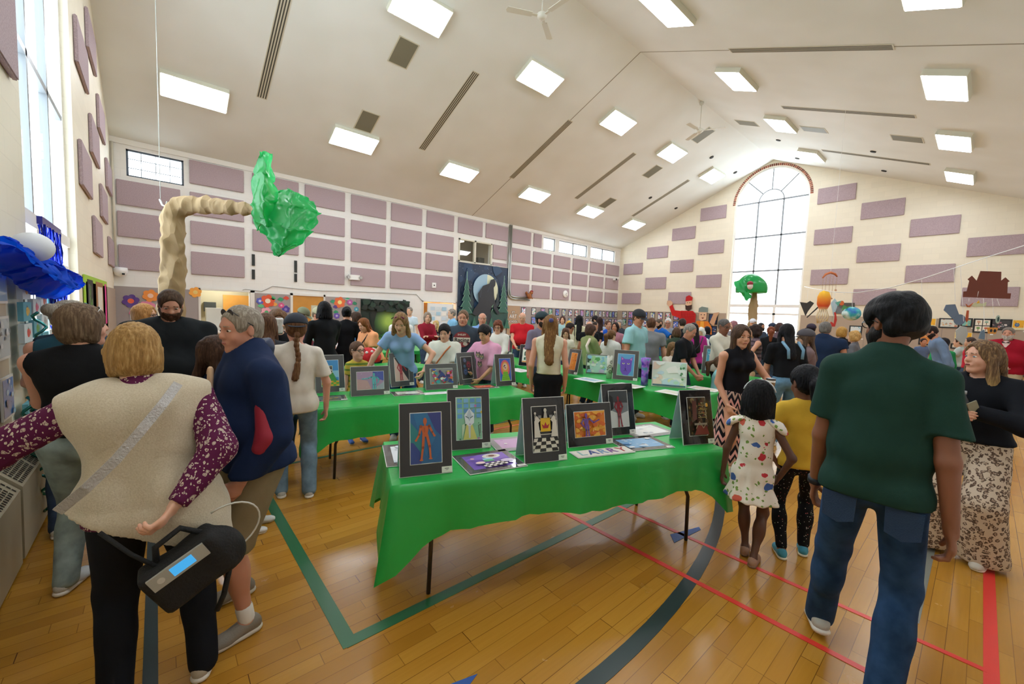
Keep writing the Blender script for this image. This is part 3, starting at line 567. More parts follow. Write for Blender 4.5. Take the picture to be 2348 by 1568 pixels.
# ---------------------------------------------------------------- one person
ARMS = {  # hand target as (forward, outward, up) in units of height from the feet, elbow hint (forward, outward, up)
 'down': ((.02, .142, .468), (-1, .3, 0)), 'front': ((.19, .055, .63), (-.3, .8, -.6)), 'low': ((.17, .05, .54), (-.4, .7, -.4)), 'chest': ((.13, .01, .70), (0, 1, -.6)),
 'chin': ((.085, .02, .80), (.35, .7, -1)), 'hip': ((.0, .145, .57), (-.7, 1, 0)), 'back': ((-.10, .0, .56), (-.5, 1, 0)), 'reach': ((.36, .10, .56), (-.2, .6, -.6)), 'out': ((.06, .42, .74), (-.3, 0, -1)),
 'table': ((.27, .10, .47), (-.5, .8, -.2)), 'walk': ((.10, .14, .49), (-.8, .4, 0)), 'walkb': ((-.09, .15, .49), (-.8, .5, 0)), 'cross': ((.12, -.05, .66), (.1, 1, -.8))}
def person(label, loc, face, H=1.7, w=1., belly=0., lean=0., side=0., twist=0., head=(0, 0), la='down', ra='down', skin='#d9a98c', hair='short', hc='#4a3424', hc2=None, top='#888888', tpat=None, tcs=(), tsc=1., sleeve=.55, hem=.50, collar=0., loose=.018,
           bottom='#2f4157', bpat='denim', bcs=(), bsc=1., leg='trousers', shoe='#d8d6d0', feet=None, child=0., res=1., eyes=1, bosom=0., sit=0., waist=None, glasses=None, beard=None, cap=None, extras=None, group=None, fingers=None, skirt_w=.16, mouth='#b06a5e', sole='#ece9e2', toes=None, sockc=None, curl=.9, neckcut=0., vest=None, tank=0, stra=1., tip=None, fold=1.):
    rng = random.Random(label); hs = .232*H/1.7*(1+.33*child) if child else .232*(.6+.4*H/1.7)  # head height
    S = hs/.235; sx = .112*w*(1-.1*child); seed = rng.randrange(9999)
    PZ = .53*H*(1-.03*child); ms = lambda *m: np.array(m, float)
    T = rotm((0, 0, 1), twist) @ rotm((0, 1, 0), lean) @ rotm((1, 0, 0), side); piv = ms(0, 0, PZ)
    up = lambda x, y, z: piv + T @ (ms(x*H, y*H, z*H)-piv) if False else piv + T @ (ms(x*H, y*H, z*H-PZ))
    sh = {1: up(-.004, .096*w+.002, .788), -1: up(-.004, -.096*w-.002, .788)}; neck = up(.0, 0, .838); chest = up(.0, 0, .73); wst = up(0, 0, .62)
    Hd = T @ rotm((0, 0, 1), head[0]) @ rotm((0, 1, 0), head[1]); zc = up(.012, 0, .838)+T @ ms(.005, 0, .115*S+.012); hp = lambda x, y, z: zc + Hd @ (ms(x, y, z)*S)
    hipj = {s_: ms(0, s_*.052*H*w**.5, PZ-.015*H) for s_ in (1, -1)}
    l1, l2, lu, lf = .245*H, .245*H, .175*H, .15*H
    FT = {}
    for i, s_ in enumerate((1, -1)):
        f = (feet[i] if feet else (rng.uniform(-.03, .03), s_*(.06*H), 0., rng.uniform(-.1, .25)*s_)); FT[s_] = (ms(f[0], f[1], .05*H+f[2]), f[3] if len(f) > 3 else 0, f[4] if len(f) > 4 else 0)
    KN = {}; AK = {}
    for s_ in (1, -1):
        KN[s_], AK[s_] = ik(hipj[s_], FT[s_][0], l1, l2, (1, s_*.15, 0))
    EL = {}; WR = {}; HD = {}
    for s_, a in ((1, la), (-1, ra)):
        if isinstance(a, str): t, hn = ARMS[a]; t = ms(t[0]*H, t[1]*H*s_*(w if t[1] > .1 else 1), t[2]*H); hn = ms(hn[0], hn[1]*s_, hn[2]); t = (piv+T@(t-piv)) if a not in ('table',) else t
        else: t = ms(*a[0]); hn = ms(*a[1])
        EL[s_], WR[s_] = ik(sh[s_], t, lu, lf, hn); d = WR[s_]-EL[s_]; HD[s_] = d/np.linalg.norm(d)
    q = H/1.7; hb = .022*res
    # ---- body
    B = Field(); ww = w
    fw = T @ ms(1, 0, 0)
    B.cap(up(0, 0, .60), up(-.004, 0, .555), .082*q*ww, .085*q*ww, .05, (ms(1, 0, 0), .85)); B.cap(hipj[1]*ms(1, .6, 1), hipj[-1]*ms(1, .6, 1), .078*q*ww, None, .05)
    B.cap(up(0, .03, .75), up(0, -.03, .75), .082*q*ww, None, .05, (fw, .82)); B.cap(chest, wst, .084*q*ww, .076*q*ww, .05, (fw, .85)); B.cap(neck, up(0, 0, .80), .05*q, .066*q*ww, .05)
    for s_ in (1, -1): B.cap(up(0, s_*.02, .812), sh[s_], .045*q, .043*q*ww**.5, .04)
    if belly: B.ell(up(.03+.02*belly, 0, .63), (.11*q*(1+belly*.5), .15*q*ww, .14*q), .06)
    for s_ in (1, -1):
        B.cap(sh[s_], EL[s_], .043*q*ww**.6, .036*q*ww**.5, .035); B.cap(EL[s_], WR[s_], .037*q*ww**.5, .024*q*ww**.3, .02)
        B.cap(hipj[s_], KN[s_], .077*q*ww, .05*q*ww**.5, .04); B.cap(KN[s_], AK[s_], .050*q*ww**.5, .031*q, .03); B.ell(KN[s_]*.62+AK[s_]*.38+ms(-.016*q, 0, 0), (.044*q, .046*q, .10*q), .04)
        yw, pt = FT[s_][1], FT[s_][2]; fd = rotm((0, 0, 1), yw) @ rotm((0, 1, 0), pt) @ ms(1, 0, 0); B.cap(AK[s_]-fd*.02*q+ms(0, 0, -.03*q), AK[s_]+fd*.13*q+ms(0, 0, -.055*q)*(1 if pt < .2 else .2), .032*q, .026*q, .03)
    parts = [B.mesh(hb)]
    # ---- head
    F = Field(); e = lambda c, r, k=.02, neg=False: F.ell(hp(*c), np.array(r)*S, k*S, Hd, neg); c_ = lambda a, b, ra, rb=None, k=.02, neg=False: F.cap(hp(*a), hp(*b), ra*S, (rb or ra)*S, k*S, None, neg)
    e((-.012, 0, .035), (.096, .076, .086)); e((.018, 0, -.03), (.068, .06, .08), .03); c_((.0, .046, -.05), (.055, .014, -.093), .02, .018, .03); c_((.0, -.046, -.05), (.055, -.014, -.093), .02, .018, .03); e((.066, 0, -.094), (.02, .022, .019), .02)
    c_((.078, 0, .02), (.098, 0, -.018), .008, .0125, .016); c_((.088, .010, -.022), (.088, -.010, -.022), .0095, None, .008); c_((.068, .03, .030), (.068, -.03, .030), .015, None, .02)
    e((.092, .031, .010), (.016, .017, .012), .014, True); e((.092, -.031, .010), (.016, .017, .012), .014, True); e((.052, .038, -.03), (.026, .022, .026), .02); e((.052, -.038, -.03), (.026, .022, .026), .02)
    c_((.078, .015, -.055), (.078, -.015, -.055), .0135, None, .012)
    for s_ in (1, -1): e((-.008, s_*.079, -.002), (.017, .008, .031), .008); e((-.004, s_*.087, .0), (.009, .005, .018), .006, True)
    F.cap(neck+(zc-neck)*.55-Hd@ms(.012*S, 0, 0), neck-T@ms(0, 0, .03), .050*S*w**.35, .058*S*w**.35, .03*S)
    parts.append(F.mesh((.0075 if res < .8 else .0105 if res <= 1 else .015)*S**.5))
    # ---- hands
    fh = fingers if fingers else (.0095 if res > .8 else .0055)
    for s_ in (1, -1):
        G = Field(); d = HD[s_]; n0 = ms(0, -s_, 0)-d*(ms(0, -s_, 0)@d)
        if np.linalg.norm(n0) < .3: n0 = ms(0, 0, -1)
        n_ = n0/np.linalg.norm(n0); b_ = np.cross(d, n_)*s_; hsz = (.6+.4*q)*(1-.12*child)*1.0; o = WR[s_]
        if b_@ms(1, 0, .6) < 0: b_ = -b_
        G.cap(o-d*.045*hsz, o+d*.01, .024*q, .022*q, .012); G.cap(o+d*.02*hsz, o+d*.062*hsz, .030*hsz, .036*hsz, .012, (n_, .42))
        for i, (off, ln) in enumerate(((.028, .068), (.0095, .076), (-.009, .072), (-.027, .056))):
            p = o+(d*.082+b_*off)*hsz; cu = curl*(1+.12*i); d1 = d*math.cos(cu*.45)+n_*math.sin(cu*.45); d2 = d*math.cos(cu*1.05)+n_*math.sin(cu*1.05); d3 = d*math.cos(cu*1.5)+n_*math.sin(cu*1.5)
            p1 = p+d1*ln*.45*hsz; p2 = p1+d2*ln*.32*hsz; p3 = p2+d3*ln*.22*hsz; G.cap(p-d*.02*hsz, p1, .0102*hsz, .0092*hsz, .005); G.cap(p1, p2, .0092*hsz, .0083*hsz, .004); G.cap(p2, p3, .0083*hsz, .0072*hsz, .004)
        t0 = o+(d*.03+b_*.026)*hsz; td = d*.72+b_*.55+n_*.35; td /= np.linalg.norm(td); t1 = t0+td*.036*hsz; t2 = t1+(td*.8+d*.3+n_*.25)*.03*hsz; G.cap(t0-td*.01, t1, .0155*hsz, .0115*hsz, .01); G.cap(t1, t2, .0115*hsz, .009*hsz, .004); parts.append(G.mesh(fh))
    v, f = join(*parts); o = mesh_obj('person', v, f, skin_mat(skin), None, True); o.location = loc; o.rotation_euler = (0, 0, face); tag(o, label, 'person', group)
    K = dict(H=H, S=S, q=q, hp=hp, up=up, Hd=Hd, T=T, WR=WR, EL=EL, HD=HD, sh=sh, AK=AK, KN=KN, FT=FT, zc=zc, neck=neck, o=o, res=res, w=w, hipj=hipj, PZ=PZ, seed=seed)
    tm = cloth_mat(top, tpat, tcs, tsc); bm = cloth_mat(bottom, bpat, bcs, bsc) if bottom else None; hc_ = .016*max(res, .6)+.002
    if res < .8: hc_ = .0115*res/.6
    # ---- top
    if top and top != 'none':
        G = Field(); c0 = loose; hz = hem*H if hem > .4 else hem*H
        G.cap(up(0, .032*w, .755), up(0, -.032*w, .755), .092*q*ww+c0, None, .06, (fw, .8)); G.cap(up(0, .020*w, .73), up(0, .02*w*stra, .61), .088*q*ww+c0, .083*q*ww*stra**.5+c0*1.4, .06, (fw, .9)); G.cap(up(0, -.020*w, .73), up(0, -.02*w*stra, .61), .088*q*ww+c0, .083*q*ww*stra**.5+c0*1.4, .06, (fw, .9)); [G.cap(up(0, s_*.02, .808), sh[s_], .049*q+c0*.5, .045*q*ww**.5+c0*.5, .04) for s_ in (1, -1)]
        G.cap(neck-T@ms(0, 0, .012+neckcut), chest, .055*q+c0*.5+collar, .10*q*ww, .04)
        if bosom: 
            for s_ in (1, -1): G.ell(up(.052*w, s_*.042, .735), (.055*q*bosom, .06*q*bosom, .062*q*bosom), .035)
        if belly: G.ell(up(.03+.02*belly, 0, .63), (.115*q*(1+belly*.5)+c0, .15*q*ww+c0, .15*q), .07)
        if leg == 'dress':
            n_ = 9
        hipw = .094*q*ww+c0*1.1; G.cap(wst, ms(0, 0, PZ), .088*q*ww+c0, hipw, .06, (ms(1, 0, 0), .9)); G.cap(hipj[1]*ms(1, .86, 1), hipj[-1]*ms(1, .86, 1), .086*q*ww+c0+(.014 if leg in ('wide', 'shorts') else .004), None, .05)
        if hz < PZ-.08: G.cap(ms(0, 0, PZ), ms(0, 0, hz-.1), hipw, hipw+(skirt_w*q if leg == 'dress' else .02), .05, (ms(1, 0, 0), .85))
        for s_ in (1, -1):
            r0 = .046*q*ww**.6+c0*.6
            if sleeve <= 0: continue
            if sleeve <= 1: e_ = sh[s_]+(EL[s_]-sh[s_])*min(1, sleeve*1.0); dd = (EL[s_]-sh[s_])/np.linalg.norm(EL[s_]-sh[s_]); G.cap(sh[s_], e_, r0, .044*q*ww**.6+c0*1.1, .03, fe=True)
            else: G.cap(sh[s_], EL[s_], r0, .042*q*ww**.5+c0*.75, .03); e_ = EL[s_]+(WR[s_]-EL[s_])*min(1., (sleeve-1)); G.cap(EL[s_], e_, .042*q*ww**.5+c0*.75, .031*q+c0*.6, .02, fe=True)
        if tank:
            for s_ in (1, -1): G.ell(sh[s_]+T@ms(0, s_*.045, 0), (.09, .06*tank, .085), .012, T, True)
            G.ell(up(.06, 0, .85), (.06, .06*tank, .09*tank), .012, T, True)
        elif neckcut >= 0: G.cap(up(.01, 0, .84), up(.03, 0, .90), .058*q+collar*.5, .10, .02, None, True)
        G.plane((0, 0, hz), (-.08 if not isinstance(hem, float) else 0, 0, -1))
        f0 = folds((.009 if res < .8 else .007)*fold, seed, 15., .6); f9 = folds(.0025 if res < .8 else 0, seed+3, 46., .5); fz = (lambda X, Y, Z: f0(X, Y, Z)+f9(X, Y, Z)) if leg != 'dress' else (lambda X, Y, Z: f0(X, Y, Z)+(np.clip((PZ+.05-Z)/.3, 0, 1)*.014*np.sin(9*np.arctan2(Y, X)+2*np.sin(Z*3))).astype(np.float32))
        v, f = G.mesh(hc_, fz); mesh_obj('shirt' if leg != 'dress' else 'dress', v, f, tm, o, True)
    # ---- vest / open jacket over the top
    # ---- legs
    if leg in ('trousers', 'shorts', 'wide', 'leggings') and bm:
        G = Field(); c1 = .016 if leg == 'trousers' else .006 if leg == 'leggings' else .03; G.cap(hipj[1]*ms(1, .62, 1)+ms(0, 0, .01), hipj[-1]*ms(1, .62, 1)+ms(0, 0, .01), .090*q*ww+.004, None, .05); G.cap(up(0, 0, .60), ms(0, 0, PZ), .086*q*ww+.004, .09*q*ww, .05, (ms(1, 0, 0), .86))
        if belly: G.ell(ms(.03+.02*belly, 0, PZ+.03), (.11*q*(1+belly*.3), .145*q*ww, .10*q), .06)
        for s_ in (1, -1):
            kn = KN[s_]; ak = AK[s_]; kr = {'trousers': .057, 'leggings': .054, 'shorts': .075, 'wide': .095}[leg]*q*ww**.5; ar = {'trousers': .050, 'leggings': .041, 'shorts': .06, 'wide': .125}[leg]*q
            G.cap(hipj[s_], kn, .080*q*ww+c1*.6, kr+c1*.6, .035)
            if leg in ('trousers', 'leggings'): G.ell(kn*.62+ak*.38+ms(-.016*q, 0, 0), (.052*q+c1*.4, .053*q+c1*.4, .11*q), .04)
            if leg == 'shorts':
                e_ = kn+(ak-kn)*.06; G.cap(kn-(kn-hipj[s_])*.1, e_+(e_-kn), kr+.012, None, .02); dn = (kn-hipj[s_]); dn = dn/np.linalg.norm(dn); 
            else: G.cap(kn, ak+(ak-kn)*(.05 if leg != 'leggings' else -.05), kr+c1*.6, ar+c1*.5, .03)
        if leg == 'shorts': G.plane((0, 0, min(KN[1][2], KN[-1][2])-.02), (0, 0, -1))
        elif leg == 'wide': G.plane((0, 0, .03), (0, 0, -1))
        else: G.plane((0, 0, .035*q), (0, 0, -1)) if not feet else None
        G.plane(up(0, 0, waist or .61), T@ms(0, 0, 1)); v, f = G.mesh(hc_, folds(.0035 if res < .8 else .0045, seed+5, 20., .6)); mesh_obj('shorts' if leg == 'shorts' else 'trousers', v, f, bm, o, True)
    elif leg == 'skirt' and bm:
        G = Field(); G.cap(up(0, 0, .62), ms(0, 0, PZ), .083*q*ww, .1*q*ww, .05, (ms(1, 0, 0), .88)); G.cap(hipj[1], hipj[-1], .094*q*ww, None, .05); G.cap(ms(0, 0, PZ-.03), ms(0, 0, bsc*H), .162*q*ww, (skirt_w+.02)*q, .05, (ms(1, 0, 0), .72)); G.plane((0, 0, bsc*H), (0, 0, -1)); G.plane(up(0, 0, .625), (0, 0, 1))
        v, f = G.mesh(hc_, lambda X, Y, Z: (np.clip((PZ-Z)/.4, 0, 1)*.01*np.sin(8*np.arctan2(Y, X)+3*np.sin(Z*2.))).astype(np.float32)); mesh_obj('skirt', v, f, bm, o, True)
    # ---- shoes
    if shoe and res <= 1.6:
        for s_ in (1, -1):
            yw, pt = FT[s_][1], FT[s_][2]; R = rotm((0, 0, 1), yw) @ rotm((0, 1, 0), pt); a = AK[s_]; G = Field(); fl = a+R@ms(0, 0, -.05*H+.012*q); P = lambda x, y, z: fl+R@(ms(x, y, z)*q)
            G.cap(P(-.035, 0, .028), P(.13, 0, .014), .036*q, .034*q, .02, None); G.cap(P(-.02, 0, .05), P(.05, 0, .035), .035*q, .03*q, .02); G.ell(P(.10, s_*-.006, .012), (.07*q, .043*q, .03*q), .02, R); G.plane(P(0, 0, .0), R@ms(0, 0, -1)); hh = .0085 if res < .8 else .014
            v, f = G.mesh(hh); so = mesh_obj('shoe', v, f, mat('shoe_'+shoe.strip('#'), shoe, .6, bump=.15, bscale=150), o, True)
            G = Field(); G.cap(P(-.035, 0, .002), P(.125, 0, .002), .040*q, .041*q, .01, (R@ms(0, 0, 1), .55)); G.plane(P(0, 0, -.012), R@ms(0, 0, -1)); v, f = G.mesh(hh); mesh_obj('sole', v, f, mat('sole_'+sole.strip('#'), sole, .6), so, True)
            if sockc: G = Field(); G.cap(a+(KN[s_]-a)*-.0, a+(KN[s_]-a)*.14, .037*q, .039*q, .01); v, f = G.mesh(.009); mesh_obj('sock', v, f, mat('sock_'+sockc.strip('#'), sockc, .9), o, True)
    # ---- face details
    if eyes and res <= 1.3:
        for s_ in (1, -1):
            V = []; Fc = []; mi = []; n1, n2 = 10, 7; c = hp(.0705, s_*.031, .009); r = .0142*S; fd = Hd@ms(1, s_*.05, 0); u_ = Hd@ms(0, 1, 0); v_ = Hd@ms(0, 0, 1)
            for i in range(n2+1):
                a = PI*i/n2*.62
                for j in range(n1): b2 = 2*PI*j/n1; V.append(c+r*(fd*math.cos(a)+(u_*math.cos(b2)+v_*math.sin(b2)*.52)*math.sin(a)))
            for i in range(n2):
                for j in range(n1): Fc.append((i*n1+j, i*n1+(j+1) % n1, (i+1)*n1+(j+1) % n1, (i+1)*n1+j)); mi.append(1 if i < 3 else 0)
            mesh_obj('eye', V, Fc, [EYE[0], EYE[2] if eyes == 2 else EYE[1]], o, True, mi)
            G = Field(); G.cap(hp(.0865, s_*.016, .0335), hp(.077, s_*.045, .031), .0045*S, .0032*S, .004); v, f = G.mesh(.004); mesh_obj('eyebrow', v, f, hair_mat(hc if hair != 'white' else '#8a8078'), o, True)
        G = Field(); G.cap(hp(.089, .015, -.0545), hp(.089, -.015, -.0545), .0055*S, None, .004); G.cap(hp(.091, .008, -.0515), hp(.091, -.008, -.0515), .0045*S, None, .004); v, f = G.mesh(.004); mesh_obj('lips', v, f, mat('lips_'+mouth.strip('#'), mouth, .45), o, True)
    if beard:
        G = Field(); G.ell(hp(.02, 0, -.045), np.array((.080, .071, .079))*S, .02, Hd); G.ell(hp(.066, 0, -.098), np.array((.028, .03, .026))*S, .02, Hd); G.cap(hp(.0, .05, -.045), hp(.056, .015, -.095), .029*S, .027*S, .02); G.cap(hp(.0, -.05, -.045), hp(.056, -.015, -.095), .029*S, .027*S, .02); G.cap(hp(.085, .02, -.045), hp(.085, -.02, -.045), .008*S, None, .01)
        G.ell(hp(.098, 0, -.055), np.array((.02, .017, .0055))*S, .004, Hd, True); G.ell(hp(.07, 0, -.0), np.array((.06, .052, .04))*S, .01, Hd, True); G.plane(hp(0, 0, -.012), Hd@ms(-.35, 0, 1)); G.plane(hp(-.02, 0, 0), Hd@ms(-1, 0, 0)); v, f = G.mesh(.007 if res < 1 else .011, folds(.002, seed, 150)); mesh_obj('beard', v, f, hair_mat(beard), o, True)
    # ---- hair
    hm = hair_mat(hc, hc2, tip); hh = (.0065 if res < .8 else .0095 if res <= 1 else .014)
    strand = lambda A, fr=55: (lambda X, Y, Z: (A*np.sin(fr*np.arctan2(Y-zc[1], X-zc[0]+.001)+2.5*np.sin((Z-zc[2])*22)+3*np.sin((X+Y)*9))).astype(np.float32))
    if hair != 'none':
        G = Field(); e = lambda c, r, k=.02, neg=False: G.ell(hp(*c), np.array(r)*S, k*S, Hd, neg); c_ = lambda a, b, ra, rb=None, k=.03, flat=None: G.cap(hp(*a), hp(*b), ra*S, (rb or ra)*S, k*S, (Hd@ms(*flat[0]), flat[1]) if flat else None)
        th = {'buzz': .004, 'short': .008, 'bald': .004, 'thick': .02}.get(hair, .013)
        e((-.014, 0, .037), (.096+th, .077+th, .087+th)); e((-.04, 0, -.01), (.06+th, .066+th*.8, .07), .02)
        if hair in ('long', 'wavy', 'half'):
            Lh = {'long': .30, 'wavy': .27, 'half': .42}[hair]*(.8 if child else 1); bk = zc+Hd@(ms(-.07, 0, -.02)*S); lo_ = bk+T@(ms(-.075 if hair != 'half' else -.10, 0, -Lh)); G.cap(bk, lo_, .072*S, .062*S, .03, (T@ms(1, 0, 0), .5))
            for s_ in (1, -1): G.cap(hp(-.0, s_*.076, .0), hp(-.0, s_*.076, 0)+T@(ms(.02 if hair == 'wavy' else -.01, s_*.02, -Lh*.85)), .026*S, .034*S if hair != 'half' else .02*S, .025)
        if hair in ('bob', 'curly'):
            r = .088 if hair == 'bob' else .105; e((-.03, 0, -.035), (.082, r, .085 if hair == 'bob' else .07), .03); 
            for s_ in (1, -1): c_((.012, s_*.072, .01), (.015, s_*.07, -.075), .026, .024)
        if hair == 'lob':
            e((-.035, 0, -.05), (.088, .104, .125), .03)
            for s_ in (1, -1): c_((-.0, s_*.08, .0), (-.01, s_*.085, -.13), .03, .028)
        if hair in ('pony', 'braid', 'twintail'):
            if hair == 'pony': a = hp(-.105, 0, .045); b2 = a+T@ms(-.085, 0, -.05); G.cap(a, b2, .024*S, .044*S, .02); G.cap(b2, b2+T@ms(-.0, 0, -.20*(.85 if child else 1)), .052*S, .026*S, .02)
            if hair == 'braid':
                p = hp(-.10, 0, -.05)
                for k in range(7): q_ = p+T@ms(-.035-.004*k, .008*math.sin(k), -.042*k); G.ell(q_, (.021-.001*k,)*2+(.024,), .006)
                G.cap(q_, q_+T@ms(0, .02, -.12), .02, .028, .01, None)
            if hair == 'twintail':
                for s_ in (1, -1):
                    a = hp(-.05, s_*.075, -.05)
                    for k in range(6): G.ell(a+T@ms(.02+.012*k, s_*.012, -.038*k), (.019, .019, .024), .006)
        if hair == 'bun': e((-.12, 0, .06), (.045, .05, .045), .01)
        if hair == 'topbun': e((-.06, 0, .14), (.05, .055, .045), .01)
        if hair == 'dread':
            for k in range(16):
                a_ = math.radians(60+k*16); pp = hp(-.02+.085*math.cos(a_), .085*math.sin(a_), .03); G.cap(pp, pp+ms(0.02*math.cos(a_), .02*math.sin(a_), -.15), .016, .012, .01)
        # hairline: clear the face, and the neck for short cuts
        fz = .062 if hair not in ('bald',) else .2
        G.ell(hp(.115, 0, -.03), np.array((.085 if hair not in ('short', 'buzz') else .093, .066 if hair in ('long', 'wavy', 'half', 'bob') else .083, (.125 if hair in ('long', 'wavy', 'half') else .112) if hair not in ('short', 'buzz') else .122))*S, .012*S, Hd, True)
        if hair in ('short', 'buzz', 'bald', 'thick', 'pony', 'bun', 'topbun', 'braid', 'twintail'):
            for s_ in (1, -1): G.ell(hp(.02, s_*.09, -.035), np.array((.045, .035, .05))*S, .01*S, Hd, True); G.ell(hp(-.006, s_*.092, -.0), np.array((.024, .022, .036))*S, .008*S, Hd, True)
            if hair not in ('pony', 'braid', 'twintail'): G.plane(hp(-.06, 0, -.06), Hd@ms(-.35, 0, -1))
        if hair in ('long', 'wavy', 'half', 'bob') and not child: G.ell(hp(.102, 0, .035), np.array((.05, .045, .078))*S, .012*S, Hd, True)
        if hair == 'bald': G.ell(hp(0, 0, .12), np.array((.13, .09, .095))*S, .01*S, Hd, True)
        A = {'buzz': .0008, 'bald': .0008, 'curly': .009, 'short': .003, 'thick': .006, 'wavy': .003}.get(hair, .003)
        nz = folds(A, seed, 60., 1.) if hair in ('curly', 'short', 'thick') else (lambda X, Y, Z, f1=folds(.005, seed, 26., .5), f2=strand(A): f1(X, Y, Z)+f2(X, Y, Z))
        v, f = G.mesh(hh, nz); mesh_obj('hair', v, f, hm, o, True)
    # ---- cap, glasses
    if cap:
        back = cap.startswith('back'); cc = cap.replace('back', ''); cm = mat('cap_'+cc.strip('#'), cc, .8, bump=.1, bscale=200); s1 = -1 if back else 1
        G = Field(); G.ell(hp(-.014, 0, .054), np.array((.120, .101, .100))*S, .02, Hd); G.plane(hp(0, 0, .04), Hd@ms(.12*s1, 0, -1)); v, f = G.mesh(hh); co = mesh_obj('cap', v, f, cm, o, True)
        G = Field(); G.ell(hp(.10*s1, 0, .040), np.array((.080, .074, .05))*S, .01, Hd@rotm((0, 1, 0), .18*s1)); G.ell(hp(.10*s1, 0, .032), np.array((.078, .072, .05))*S, .004, Hd@rotm((0, 1, 0), .18*s1), True) if False else None
        G.plane(hp(0, 0, .056), Hd@rotm((0, 1, 0), .2*s1)@ms(0, 0, 1)); G.plane(hp(0, 0, .049), Hd@rotm((0, 1, 0), .2*s1)@ms(0, 0, -1)); G.P = [g for g in G.P if g]; v, f = G.mesh(.0045 if res < 1.3 else .007); len(v) and mesh_obj('cap_brim', v, f, cm, co, True)
    if glasses:
        up_ = glasses.startswith('up'); gc = glasses.replace('up', ''); z0 = .10 if up_ else .009; x0 = .055 if up_ else .092; b = MB(); rr = .0022*S if res < .8 else .003*S
        for s_ in (1, -1):
            pts = [tuple(hp(x0-(.01 if k else 0)*0+.0, s_*.031+.022*math.cos(a)*1., z0+.017*math.sin(a))) for k, a in enumerate(np.linspace(0, 2*PI, 13))]; b.tube(pts, rr, 5, cap=False)
            b.tube([tuple(hp(x0, s_*.052, z0+.006)), tuple(hp(-.0, s_*.086, z0-.06 if up_ else z0+.004)), tuple(hp(-.02, s_*.086, z0-.075 if up_ else z0-.008))], rr, 5)
        b.tube([tuple(hp(x0, .01, z0+.004)), tuple(hp(x0, -.01, z0+.004))], rr, 5); go = b.build('sunglasses' if up_ else 'glasses', mat('specs_'+gc.strip('#'), gc, .25), o, True)
        if up_:
            b = MB()
            for s_ in (1, -1): b.add([tuple(hp(x0+.001, s_*.031+.021*math.cos(a), z0+.016*math.sin(a))) for a in np.linspace(0, 2*PI, 13)[:-1]], [tuple(range(12))])
            b.build('lens', mat('lens_'+gc.strip('#'), gc, .08, .4), go)
    if extras: extras(K)
    return o
# ================================================================ everybody in the hall
def ray(px, py): return _F + CR*((px-1174)/FPX) + CD*((py-784)/FPX)
def at_depth(px, py, z): v = ray(px, py)*z; return np.array([v[0], v[1], HC+v[2]])
def yaw_of(x, y, t):
    """heading for someone at (x, y): 0 looks at the photographer, 90 looks along the photographer's left, 180 away"""
    return math.atan2(-y, -x) - math.radians(t)
def pp(label, x, y, H, t, **k): PLACED.append((x, y, .24*k.get('w', 1))); return person(label, (x, y, 0), yaw_of(x, y, t), H=H, **k)
PLACED = []
TAB = [(.99, 2.10, -20.3, 2.45, .77), (1.085, 4.13, -13.3, 2.44, .77), (5.95, 2.33, 90, 2.44, .78), (5.95, 4.80, 90, 2.44, .78), (8.05, 2.35, 90, 2.44, .76), (11.75, 3.70, -36, 1.9, .76), (6.2, 7.3, 10, 2.2, .76), (2.35, 6.1, 8, 1.3, .76), (3.0, 8.6, 6, 2.0, .9), (2.9, 11.4, 0, 3.2, .75), (9.78, 3.0, 90, 2.44, .95), (4.9, 9.35, -8, 2.0, .76)]
def clear_at(x, y, r):
    for a, b, r2 in PLACED:
        if math.hypot(a-x, b-y) < (r+r2)*.94: return False
    for a, b, an, L, W in TAB:
        c, s_ = math.cos(math.radians(an)), math.sin(math.radians(an)); u = (x-a)*c+(y-b)*s_; v = -(x-a)*s_+(y-b)*c
        if -.20 < u < L+.20 and -.20 < v < W+.20: return False
    return x < XE-.4 and y < YW-.4 and y > YE+.35
def cp(label, px, py, hpx, t, **k):
    c = k.get('child', 0); s = 1.0; z = 1.25*FPX*.235*(1-.08*c)/hpx; w0 = .25*k.get('w', 1)*(1-.2*c); d0 = ray(px, py); cand = sorted([i*.015 for i in range(-3, 70)], key=abs); z = next((z*(1+q) for q in cand if clear_at(d0[0]*z*(1+q), d0[1]*z*(1+q), w0)), z); PLACED.append((d0[0]*z, d0[1]*z, w0)); P = at_depth(px, py, z); off = k.pop('off', (0, 0)); le = k.get('lean', 0)
    H = min(2.0, P[2]+.0); H = H+max(0, (1-math.cos(le))*.47*H); x, y = P[0]+off[0], P[1]+off[1]; f = yaw_of(x, y, t); d = math.sin(le)*.4*H
    k.setdefault('res', .8 if hpx > 52 else 1.0 if hpx > 34 else 1.3 if hpx > 22 else 1.8)
    return person(label, (x-d*math.cos(f), y-d*math.sin(f), 0), f, H=H, **k)
SK = dict(a='#e0ae94', b='#d49c80', c='#b97f60', d='#8a5a44', e='#c98d72', f='#6b4433')
def strap(name, col, pts, r=.012):
    def fn(K): b = MB(); b.tube([tuple(K['up'](*p)) for p in pts], r*K['q'], 6); b.build(name, mat('strap_'+col.strip('#'), col, .7), K['o'], True)
    return fn
def watch(side, col='#1d2025'):
    def fn(K):
        o = K['WR'][side]; d = K['HD'][side]; b = MB(); b.tube([tuple(o-d*.035), tuple(o-d*.005)], .031*K['q'], 12); b.build('watch_strap', mat('watch_'+col.strip('#'), col, .5), K['o'], True)
    return fn
def multi(*fs): return lambda K: [f(K) for f in fs]
